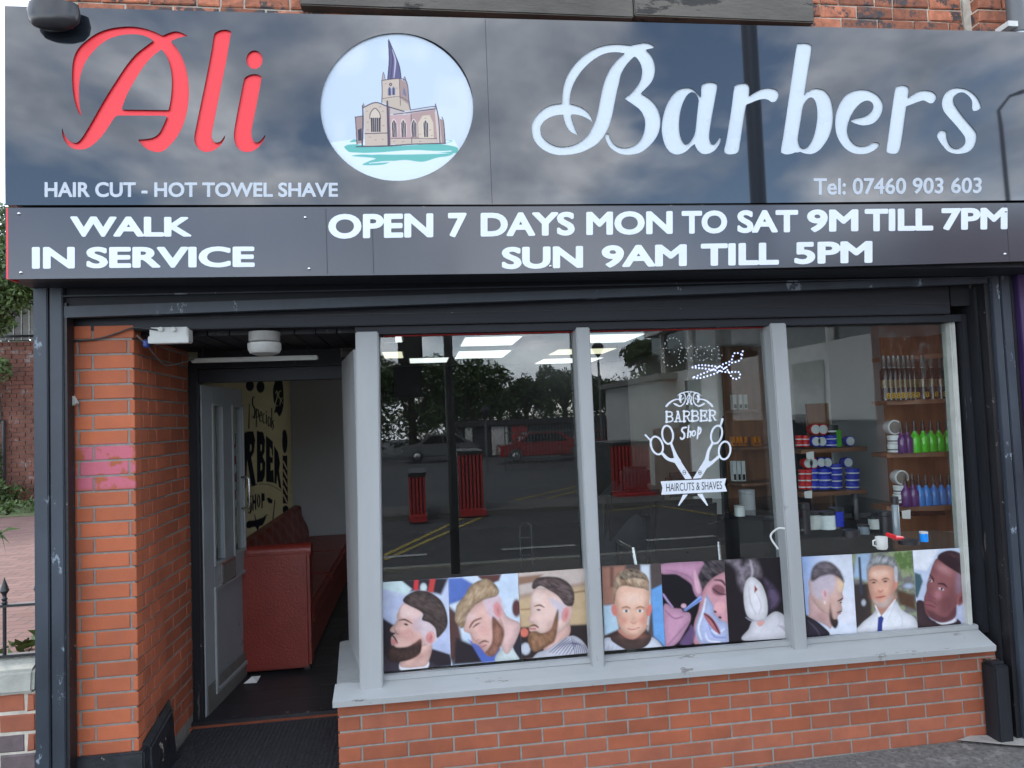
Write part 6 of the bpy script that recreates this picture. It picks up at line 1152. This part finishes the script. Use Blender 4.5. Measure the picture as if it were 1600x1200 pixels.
p = on_top(1378, 858); cp = thing('mug', tuple(p), 'white mug near the window at the right of the worktop', 'mug')
B().lathe([(.022, 0), (.027, .008), (.028, .06), (.025, .06), (.022, .015), (0, .013)], tuple(p), 20).obj('cup', 'plastic_white', cp, smooth=True); B().tube([(p[0]-.026, p[1], p[2]+.05), (p[0]-.045, p[1], p[2]+.042), (p[0]-.045, p[1], p[2]+.022), (p[0]-.024, p[1], p[2]+.014)], .004, 8).obj('handle', 'plastic_white', cp, smooth=True)
q = [on_top(1388, 851)+np.array([0, 0, .05]), on_top(1402, 855)+np.array([0, 0, .045]), on_top(1411, 853)+np.array([0, 0, .04])]
tag(B().tube([tuple(x) for x in q], [.012, .013, .008], 10).obj('clipper', 'tub_red', smooth=True), 'red hair clipper lying near the mug behind the picture of the grey haired man', 'clipper')
cp_ = cable([on_top(1200, 858)+np.array([0, -.1, .02]), oz(1204, 838, zc+.06), oz(1215, 826, zc+.1), oz(1226, 826, zc+.1)], 'white cable curling off the worktop beside the second mullion', 'plastic_white', .005)
# cosmetics cabinet seen behind the sticker
YK = 1.80
kb = thing('display_cabinet', tuple(oy(1170, 720, YK)), 'dark shelf cabinet with boxed products behind the sticker', 'cabinet')
xa_, xb_ = float(oy(1140, 700, YK)[0]), float(oy(1215, 700, YK)[0]) 
for v in (640, 697, 752): z = float(oy(1170, v, YK)[2]); B().box((xa_, YK-.18, z-.02), (xb_, YK+.05, z)).obj('shelf', 'wood_h', kb)
B().box((xa_, YK+.05, 1.2), (xb_, YK+.08, 2.5)).obj('back', 'wood', kb)
for v, us, m, lab, w_, h_, nm in ((697, (1147, 1153, 1158.5, 1166, 1180, 1187), 'amber', 'amber box in the row on the middle cabinet shelf', .022, .075, 'product_box'), (752, (1149, 1156, 1163), 'label_white', 'cream box in the row on the lower cabinet shelf', .028, .16, 'product_box'), (640, (1149, 1158, 1166), 'plastic_white', 'pale box in the row on the top cabinet shelf', .03, .12, 'product_box')):
    for k, u in enumerate(us):
        q = oy(u, v, YK-.1); t = tag(B().box((q[0]-w_/2, q[1], q[2]+.001), (q[0]+w_/2, q[1]+.05, q[2]+h_)).obj(nm, m), nth(k, len(us))+' '+lab, 'box', lab.replace(' box in the row', ' boxes'))
        B().box((q[0]-w_/2+.004, q[1]-.001, q[2]+.01), (q[0]+w_/2-.004, q[1]-.0001, q[2]+h_*.35)).obj('print', 'leather_black', t)
# barber chairs
def barber_chair(x, y, lab, s=1):
    t = thing('barber_chair', (x, y, FZ), lab, 'chair', 'barber chairs inside the shop')
    B().lathe([(.33, 0), (.33, .02), (.10, .05), (.05, .08), (.05, .42), (.12, .44)], (x, y, FZ), 28).obj('base', 'metal', t, smooth=True)
    B().box((x-.26, y-.26, FZ+.46), (x+.26, y+.26, FZ+.60)).obj('seat', 'leather_black', t, bevel=.04)
    B().hexa([(x-.25, y+.20*s, FZ+.60), (x+.25, y+.20*s, FZ+.60), (x+.25, y+.30*s, FZ+.60), (x-.25, y+.30*s, FZ+.60), (x-.22, y+.32*s, FZ+1.14), (x+.22, y+.32*s, FZ+1.14), (x+.22, y+.41*s, FZ+1.14), (x-.22, y+.41*s, FZ+1.14)]).obj('backrest', 'leather_black', t, bevel=.03)
    B().box((x-.12, y+.33*s, FZ+1.16), (x+.12, y+.41*s, FZ+1.32)).obj('headrest', 'leather_black', t, bevel=.03)
    for k in (-1, 1): B().tube([(x+k*.29, y+.22*s, FZ+.62), (x+k*.30, y+.18*s, FZ+.80), (x+k*.30, y-.20*s, FZ+.80), (x+k*.28, y-.24*s, FZ+.55)], .022, 10).obj('armrest', 'metal', t, smooth=True)
    B().box((x-.18, y-.55*s, FZ+.14), (x+.18, y-.42*s, FZ+.17)).obj('footrest', 'metal', t, bevel=.008)
barber_chair(float(oy(1050, 850, 1.1)[0]), 1.2, 'black leather barber chair behind the picture of the shave', -1)
barber_chair(float(oy(975, 850, 1.9)[0]), 1.9, 'black leather barber chair under a cape behind the picture of the boy', -1)
x = float(oy(975, 850, 1.9)[0]); cpm = B(); vs = []
for i in range(25):
    a = 2*math.pi*i/24
    for j, (r, z) in enumerate(((.10, 1.46), (.26, 1.30), (.31, 1.0), (.36, .70))):
        rr_ = r*(1+.07*math.sin(a*7)*(j/3)); vs.append((x+rr_*math.cos(a), 1.75+.8*rr_*math.sin(a), z))
cpm.add(vs, [(i*4+j, i*4+j+1, (i+1)*4+j+1, (i+1)*4+j) for i in range(24) for j in range(3)]); tag(cpm.obj('barber_cape', 'wall_dark', smooth=True), 'dark grey barber cape draped over the chair behind the middle pane', 'cape')
q = oy(823, 880, .35); rk = thing('magazine_rack', (q[0], .35, .3), 'small black wire rack standing behind the first pane', 'rack')
for k in (-.03, .03): B().tube([(q[0]+k*1.1, .35, .30), (q[0]+k*1.1, .35, 1.36), (q[0]+k*.3, .35, 1.385)], .006, 6).obj('upright', 'iron', rk)
for k in range(9): B().tube([(q[0]-.033, .35, .5+k*.1), (q[0]+.033, .35, .5+k*.1)], .005, 6).obj('rung', 'iron', rk)
# ================================================================== garden side left of the shop
GZ = .79
struct(B().add([(-14, .4, GZ), (-1.42, .4, GZ), (-1.42, 9.5, GZ), (-14, 9.5, GZ)], [(0, 1, 2, 3)]).obj('path', 'brick_far'))
pm = bpy.data.materials.new('paving'); pm.use_nodes = True; nt = pm.node_tree; pr = nt.nodes['Principled BSDF']; bt_ = N(nt, 'ShaderNodeTexBrick'); g = N(nt, 'ShaderNodeNewGeometry'); L(nt, g.outputs['Position'], bt_.inputs['Vector'])
bt_.inputs['Color1'].default_value = (.125, .062, .050, 1); bt_.inputs['Color2'].default_value = (.175, .095, .080, 1); bt_.inputs['Mortar'].default_value = (.06, .045, .038, 1); bt_.inputs['Scale'].default_value = 1; bt_.inputs['Brick Width'].default_value = .2; bt_.inputs['Row Height'].default_value = .1; bt_.inputs['Mortar Size'].default_value = .006
L(nt, bt_.outputs[0], pr.inputs['Base Color']); pr.inputs['Roughness'].default_value = .9; MATS['paving'] = pm
bpy.data.objects['path'].data.materials.clear(); bpy.data.objects['path'].data.materials.append(pm)
gs = struct(B().add([(-14, 8.3, GZ+.004), (-1.42, 7.9, GZ+.004), (-1.42, 10.2, GZ+.02), (-14, 10.2, GZ+.02)], [(0, 1, 2, 3)]).obj('verge', 'grass'))
leaves(1500, [(-6.5, 9.0, GZ+.03, 3, .7, .12)], .07, 'verge_grass', 'leaf', kind='stuff')
gl_ = leaves(700, [(-1.75, .95, GZ+.0, .35, .5, .12), (-2.1, 2.2, GZ+.02, .4, .35, .10), (-2.1, 4.4, GZ, .5, .3, .08)], .035, 'path_weeds', 'leaf', kind='stuff')
ow = thing('old_brick_wall', (-6.5, 10, GZ), 'tall weathered old brick wall beyond the path at the left edge', 'wall')
B().box((-14, 10.02, GZ-.2), (-3.0, 10.3, 3.72)).obj('mortar', 'mortar', ow)
ob = B()
for r in range(39):
    z = GZ-.1+r*.0775; x = -9.2+(.1 if r % 2 else 0)
    while x < -5.4: l = .105 if (r % 4 == 2) else .215; ob.box((x, 9.995+random.uniform(-.006, .008), z), (x+l, 10.03, z+.066)); x += l+.012
o = ob.obj('brick_face', 'brick_far', ow); o['kind'] = 'stuff'
fe = thing('slatted_fence', (-6.6, 10.1, 3.72), 'white vertical slat fence on top of the old brick wall among leaves', 'fence')
for k in range(16): xk = -8.0+k*.13; B().box((xk, 10.10, 3.75), (xk+.10, 10.13, 4.45+.0*k)).obj('slat', 'fence_white', fe)
for z in (3.80, 4.38): B().box((-8.1, 10.08, z), (-5.8, 10.10, z+.04)).obj('rail', 'iron', fe)
def tree(x, y, z, h, blobs, n, size, lab, m='leaf_dark', grp=None, tr=.12):
    t = thing('tree', (x, y, z), lab, 'tree', grp)
    B().tube([(x, y, z-.3), (x+.05, y, z+h*.3), (x-.05, y+.05, z+h*.6), (x, y, z+h*.85)], [tr, tr*.8, tr*.5, tr*.15], 10).obj('trunk', 'bark', t, smooth=True)
    br = B(); rng = random.Random(int(x*100))
    for b in blobs[:7]: br.tube([(x, y, z+h*rng.uniform(.3, .6)), ((x+b[0])/2, (y+b[1])/2, (z+h*.5+b[2])/2+.1), tuple(b[:3])], [tr*.4, tr*.25, tr*.08], 6)
    br.obj('limbs', 'bark', t, smooth=True); leaves(n, blobs, size, 'crown', m, t); return t
bl = [(*oy(u, v, 9.0+k*.06), r, r, r*.75) for k, (u, v, r) in enumerate(((-45, 440, .9), (8, 452, .42), (40, 440, .36), (22, 470, .28), (6, 508, .24), (-6, 575, .32), (52, 452, .26), (-30, 500, .45), (20, 400, .5), (60, 415, .5), (0, 350, .5)))]
tree(-7.4, 9.2, GZ, 3.6, [tuple(map(float, b)) for b in bl], 15000, .05, 'leafy green tree hanging over the old wall at the left edge', 'leaf')
tree(-7.0, 11.6, GZ, 3.6, [tuple(map(float, (*oy(u, v, 11.6), .8, .4, .55))) for u, v in ((20, 505), (-30, 500), (60, 500), (10, 455))], 5000, .06, 'dark bushy tree directly behind the white slat fence', 'leaf_dark')
cr = thing('creeper', (-7.0, 9.8, GZ), 'dark climbing plant up the old brick wall at the far left', 'plant')
leaves(900, [(-7.0, 9.8, 1.5, .16, .12, .8), (-7.1, 9.7, 2.9, .25, .12, .35), (-6.9, 9.7, 1.0, .5, .2, .25)], .05, 'foliage', 'leaf', cr)
B().tube([(-7.0, 9.9, GZ), (-6.95, 9.95, 2.0), (-7.05, 9.95, 3.2)], .02, 6).obj('stem', 'bark', cr)
pp = thing('drainpipe', (-6.97, 9.93, GZ), 'thin black pipe on the old brick wall behind the creeper', 'pipe'); B().tube([(-6.93, 9.93, GZ), (-6.93, 9.93, 2.3), (-7.2, 9.93, 2.32)], .03, 8).obj('pipe', 'iron', pp)
sp_ = thing('plant', tuple(oy(2, 850, .3)), 'drooping dry green leaf stem poking in beside the path at far left', 'plant')
for k, (e_, w_) in enumerate((((34, 826), .008), ((10, 868), .014), ((16, 850), .008))):
    a = oy(-10, 840, .2); b = oy((e_[0]-10)/2+2, 826+k*6, .2); c = oy(*e_, .2)
    B().add([tuple(a), tuple(b+np.array([0, 0, w_])), tuple(c), tuple(b-np.array([0, 0, w_]))], [(0, 1, 2, 3)]).obj('leaf', 'leaf', sp_)
WY = -.085
lw = thing('garden_wall', (-2, WY, 0), 'low garden wall of blue and red bricks under a stone coping at the left', 'wall')
zc0, zc1 = float(oy(25, 1082, WY)[2]), float(oy(25, 1030, WY)[2])
B().box((-4, WY+.006, -.2), (-1.442, WY+.2, zc0)).obj('mortar', 'mortar_pale', lw)
for r in range(9):
    z = zc0-.012-(r+1)*.089+.012; x = -1.445; k = 0
    while x > -3.0:
        l = .215; mm = 'brick_blue' if (k+r) % 3 != 1 else 'brick_dirty'
        if k == 0 and r % 2 == 0: l = .035; mm = 'brick_dirty'
        elif k == 0: l = .15
        brick(lw, x-l, WY, z, l, .078, mm, rough=1); x -= l+.0105; k += 1
B().hexa([(-4, WY-.03, zc0), (-1.441, WY-.03, zc0), (-1.441, WY+.25, zc0), (-4, WY+.25, zc0), (-4, WY-.02, zc0+.10), (-1.441, WY-.02, zc0+.10), (-1.441, WY+.10, zc1), (-4, WY+.10, zc1)]).obj('coping', 'coping', lw, bevel=.012)
rl = thing('railing', (-2, -.02, zc1), 'black iron railing with spear finials on the low garden wall', 'railing')
zr0, zr1 = float(oy(25, 1023, -.02)[2]), float(oy(25, 945, -.02)[2])
for z in (zr0, zr1): B().box((-4, -.035, z-.006), (-1.442, -.005, z+.006)).obj('rail', 'iron', rl)
xf = float(oy(7, 930, -.02)[0])
for k in range(-1, 10):
    xk = xf-k*.145
    if xk > -1.45: continue
    o = B().tube([(xk, -.02, zr0), (xk, -.02, zr1+.01)], .008, 8).obj('bar', 'iron', rl)
    B().lathe([(.008, 0), (.015, .008), (.009, .016), (.014, .026), (.009, .032), (.009, .045), (.02, .062), (.012, .09), (.0, .125)], (xk, -.02, zr1+.006), 10).obj('finial', 'iron', o, smooth=True)
# ================================================================== across the street (seen mirrored in the glass)
def env(u, v, Ym): p = oy(u, v, Ym); return np.array([p[0], 2*YG-Ym, p[2]])
def eg(u, v, z=-.1):
    p = oz(u, v, z); return np.array([p[0], 2*YG-p[1], z])
rng = random.Random(3)
TL = ['broad dark tree mirrored at the left of the first pane', 'tall dark tree mirrored right of the pole in the first pane', 'dark tree mirrored at the far left behind the corner post', 'low dark tree mirrored left of the first mullion', 'dark tree mirrored just left of the first mullion', 'tall round tree mirrored above the white shop in the middle pane', 'dark tree mirrored at the left of the middle pane', 'distant tree mirrored right of the dotted scissors', 'dark tree mirrored over the doorway side', 'wide low tree mirrored behind the round one', 'wide low tree mirrored behind the dark pole', 'low distant tree mirrored behind the white shop', 'low distant tree mirrored over the dark garage']
GT = 'trees along the far side of the street'
for k, (u, v, Ym, hw) in enumerate(((640, 565, 40, 90), (735, 572, 44, 75), (560, 570, 38, 80), (820, 600, 50, 60), (880, 588, 46, 55), (1010, 545, 36, 55), (950, 600, 50, 60), (1120, 575, 55, 60), (470, 570, 40, 80), (1000, 600, 60, 90), (700, 610, 52, 90), (1080, 600, 52, 60), (780, 615, 56, 60))):
    top = env(u, v-9, Ym); x, y, zt_ = top; r = hw/F*Ym*.98; zt_ += .3
    bl = [(x+rng.uniform(-.6, .6)*r, y+rng.uniform(-.4, .4)*r, zt_-(.25+.5*rng.random())*r*1.1, r*rng.uniform(.35, .55), r*.45, r*rng.uniform(.3, .45)) for _ in range(10)]+[(x, y, zt_-.42*r, r*.45, r*.4, r*.42), (x, y, zt_*.42, r*.8, r*.5, zt_*.38)]
    tree(float(x), float(y), -.1, float(zt_), [tuple(map(float, b)) for b in bl], 5200, .15, TL[k], 'leaf_dark', GT, .3)
def lamp(u, v0, v1, Ym, r, lab, head=True):
    p = env(u, v0, Ym); t = thing('lamp_post', (p[0], p[1], -.1), lab, 'lamp post')
    B().tube([(p[0], p[1], -.1), (p[0], p[1], p[2])], [r, r*.8], 12).obj('pole', 'lamp_grey', t, smooth=True)
    if head: B().lathe([(r, 0), (r*4, .25), (r*4.6, .4), (r*2, .55), (0, .6)], (p[0], p[1], p[2]-.3), 14).obj('lantern', 'iron', t, smooth=True)
    return t
lamp(934, 545, 0, 22, .05, 'thin street lamp with lantern head across the street')
lamp(758, 645, 0, 24, .04, 'short street lamp with round head by the dark garage')
tp = thing('street_pole', (3.75, -3.3, .05), 'tall dark steel pole on the pavement near the viewer', 'pole'); q = env(1131, 600, 3.6)
B().tube([(q[0], q[1], -.1), (q[0]+.02, q[1], 7.0)], .075, 16).obj('shaft', 'iron', tp, smooth=True)
q = env(702, 600, 5.8); p2 = thing('traffic_pole', (q[0], q[1], 0), 'dark pole with a signal box on the pavement opposite the first pane', 'pole')
B().tube([(q[0], q[1], -.1), (q[0], q[1], 4.1)], .06, 14).obj('shaft', 'iron', p2, smooth=True)
q2 = env(640, 597, 5.7); B().box((q2[0]-.20, q2[1]-.12, q2[2]-.20), (q2[0]+.16, q2[1]+.16, q2[2]+.22)).obj('signal_box', 'iron', p2, bevel=.02); q3 = env(640, 520, 5.7); B().box((q3[0]-.16, q3[1]-.1, q2[2]+.22), (q3[0]+.16, q3[1]+.1, q3[2]+.3)).obj('signal_head', 'iron', p2, bevel=.03)
q = env(1528, 190, 20); l3 = thing('lamp_post', (q[0], q[1], 0), 'tall street light column with a curved arm up the road', 'lamp post')
d = 2*(YG-YS); q = q-np.array([0, d*0, 0]); B().tube([(q[0]+.3, q[1], -.1), (q[0]+.05, q[1], q[2]-.6), (q[0], q[1], q[2]), (q[0]+.5, q[1], q[2]+.55), (q[0]+1.1, q[1], q[2]+.75)], [.1, .07, .06, .05, .08], 8).obj('column', 'iron', l3, smooth=True)
# red slatted bin stores
def store(u0, u1, vt, vb, lab, dep=1.6, n=11):
    a, b = eg(u0, vb), eg(u1, vb); Ym = 2*YG-a[1]; zt_ = env(u0, vt, Ym)[2]
    t = thing('bin_store', tuple(a), lab, 'bin store')
    for k in range(n):
        x = a[0]+(b[0]-a[0])*(k+.1)/n; B().box((x, a[1], -.05), (x+(b[0]-a[0])/n*.55, a[1]+.05, zt_)).obj('slat', 'red_steel', t)
    B().box((a[0], a[1]+.051, -.08), (b[0], a[1]+dep*.1+.2, .05)).obj('rail', 'red_steel', t); B().box((a[0], a[1]-dep, zt_), (b[0], a[1]+.06, zt_+.08)).obj('roof', 'iron', t); B().box((a[0]+.02, a[1]-dep, -.1), (b[0]-.02, a[1]-.05, zt_-.01)).obj('inner', 'iron', t)
store(957, 1030, 697, 780, 'red slatted steel bin store across the street behind the sticker'); store(718, 760, 711, 806, 'red steel bin store across the street near the first mullion', n=7)
store(640, 668, 745, 815, 'low red barrier boards across the street', n=5)
bs = thing('garage_building', tuple(eg(810, 732)), 'low dark flat roofed garage across the street', 'building'); a, b = env(725, 700, 37), env(960, 700, 37)
B().box((a[0], a[1]-8, -.1), (b[0], a[1], env(800, 657, 37)[2])).obj('wall', 'wall_dark', bs); B().box((a[0]-.3, a[1]-8.3, env(800, 664, 37)[2]), (b[0]+.3, a[1]+.3, env(800, 655, 37)[2])).obj('roof', 'roof_dark', bs); 
for u0, u1, m in ((727, 738, 'cream'), (768, 795, 'cladding_white'), (800, 825, 'red_steel')): p, r_ = env(u0, 680, 36.9), env(u1, 680, 36.9); B().box((p[0], p[1], -.05), (r_[0], p[1]+.04, 1.6)).obj('door', m, bs)
def car(u, v, lab, m):
    c = eg(u, v); t = thing('parked_car', tuple(c), lab, 'car', 'cars parked across the street')
    B().prism([(c[0]+x, c[1], z-.1) for x, z in ((-2.0, .3), (-2.0, .85), (-1.2, .95), (-.6, 1.42), (.8, 1.45), (1.6, .98), (2.0, .85), (2.0, .3))], (0, 0, 0), (0, -1.7, 0)).obj('body', m, t, bevel=.06)
    for a, b in ((-1.0, .08), (.14, 1.3)): B().prism([(c[0]+x, c[1]+.01, z-.1) for x, z in ((a, .98), (a if a > 0 else -.55, 1.36), (b if b < 1 else .75, 1.37), (b, .98))], (0, 0, 0), (0, .02, 0)).obj('window', 'glass_dark', t)
    for x in (-1.25, 1.25):
        w_ = B().lathe([(.32, -.1), (.34, -.05), (.34, .05), (.30, .08)], (c[0]+x, c[1]-.05, .24), 18, 'y').obj('wheel', 'rubber', t, smooth=True)
        B().lathe([(.18, .081), (.16, .10), (.05, .11)], (c[0]+x, c[1]-.05, .24), 14, 'y').obj('rim', 'metal', w_, smooth=True)
    B().box((c[0]-2.03, c[1]-.3, .5), (c[0]-1.98, c[1]-.05, .62)).obj('headlight', 'plastic_white', t)
car(848, 722, 'red hatchback parked behind railings and mirrored in the first pane', 'car_red')
car(942, 718, 'second red car mirrored beside the first mullion', 'car_red')
car(690, 722, 'dark grey car mirrored behind the dark pole in the first pane', 'lamp_grey')
pf = thing('palisade_fence', tuple(eg(870, 728)), 'grey steel palisade fence in front of the red car', 'fence'); a, b = eg(790, 735), eg(1000, 735)
for k in range(34): x = a[0]+(b[0]-a[0])*k/34; B().box((x, a[1], -.1), (x+.045, a[1]+.02, 1.7)).obj('pale', 'lamp_grey', pf)
for z in (.3, 1.4): B().box((a[0], a[1]-.05, z), (b[0], a[1], z+.05)).obj('rail', 'lamp_grey', pf)
sh_ = thing('shop_building', tuple(eg(1080, 760)), 'small white shop with a long red sign and flag across the street', 'building')
a, b = env(1036, 600, 15), env(1200, 600, 15); zt_ = env(1060, 592, 15)[2]
B().box((a[0], a[1]-6, -.1), (b[0]+1, a[1], zt_)).obj('wall', 'cladding_white', sh_); B().box((a[0]-.2, a[1]-6, zt_), (b[0]+1.2, a[1]+.25, zt_+.16)).obj('roof', 'plastic_old', sh_)
p, r_ = env(1043, 600, 14.9), env(1098, 600, 14.9); B().box((p[0], a[1]+.01, zt_-.02), (r_[0], a[1]+.06, zt_-.08)).obj('fascia', 'tub_red', sh_)
B().box((p[0]+.1, a[1]+.01, -.1), (p[0]+.5, a[1]+.03, 1.9)).obj('door', 'cream', sh_)
B().box((b[0]-1.4, a[1]+.01, 1.0), (b[0]-.1, a[1]+.05, zt_-.3)).obj('window', 'glass_dark', sh_)
bw = thing('street_wall', tuple(eg(1060, 700)), 'brown brick boundary wall across the street behind the sticker', 'wall'); a, b = env(1028, 700, 13), env(1160, 700, 13); B().box((a[0], a[1]-.3, -.1), (b[0], a[1], env(1080, 668, 13)[2])).obj('face', 'brick_far', bw)
wb = thing('office_building', (9, -10, 0), 'tall pale rendered building with a band of windows across the side road', 'building')
B().box((7.4, -17, 1.75), (16, -6.3, 3.1)).obj('wall', 'cladding_white', wb); B().box((7.45, -17, -.1), (16, -6.35, 1.75)).obj('lower_wall', 'wall_dark', wb); B().box((7.55, -17, 3.1), (16, -6.35, 4.3)).obj('window_band', 'glass_dark', wb); B().box((7.3, -17, 4.3), (16, -6.3, 4.7)).obj('upper_wall', 'cladding_white', wb); B().box((7.41, -6.295, -.1), (16, -6.1, 4.69)).obj('end_wall', 'brick_far', wb)
for k in range(5): B().box((7.45, -16+k*2.1, 3.1), (7.56, -15.9+k*2.1, 4.3)).obj('mullion', 'cladding_white', wb)
B().box((7.36, -8.6, .9), (7.41, -7.6, 2.8)).obj('window', 'glass_dark', wb); B().box((7.36, -14, .9), (7.41, -13, 2.8)).obj('window', 'glass_dark', wb); B().box((7.36, -11.9, 2.0), (7.41, -11.5, 2.6)).obj('vent', 'lamp_grey', wb)
# road marks
for z, pts, m in ((-.112, [(600, 868), (760, 792), (900, 760)], 'yellow_line'), (-.112, [(940, 800), (1030, 790), (1120, 805)], 'yellow_line'), (-.112, [(600, 875), (770, 800), (905, 766)], 'yellow_line')):
    P = [eg(u, v, -.112) for u, v in pts]; b = B()
    for p, q in zip(P[:-1], P[1:]):
        d = (q-p); d /= np.linalg.norm(d); n_ = np.array([-d[1], d[0], 0])*.05; b.add([tuple(p+n_), tuple(p-n_), tuple(q-n_), tuple(q+n_)], [(0, 1, 2, 3)])
    struct(b.obj('road_marking', m))
b = B()
for k in range(10): b.box((-8+k*2.4, -7.6, -.113), (-6.8+k*2.4, -7.45, -.108))
struct(b.obj('lane_marking', 'white_line'))
struct(box('far_pavement', (-40, -13.5, -.2), (7.2, -11.8, -.02), 'asphalt'))
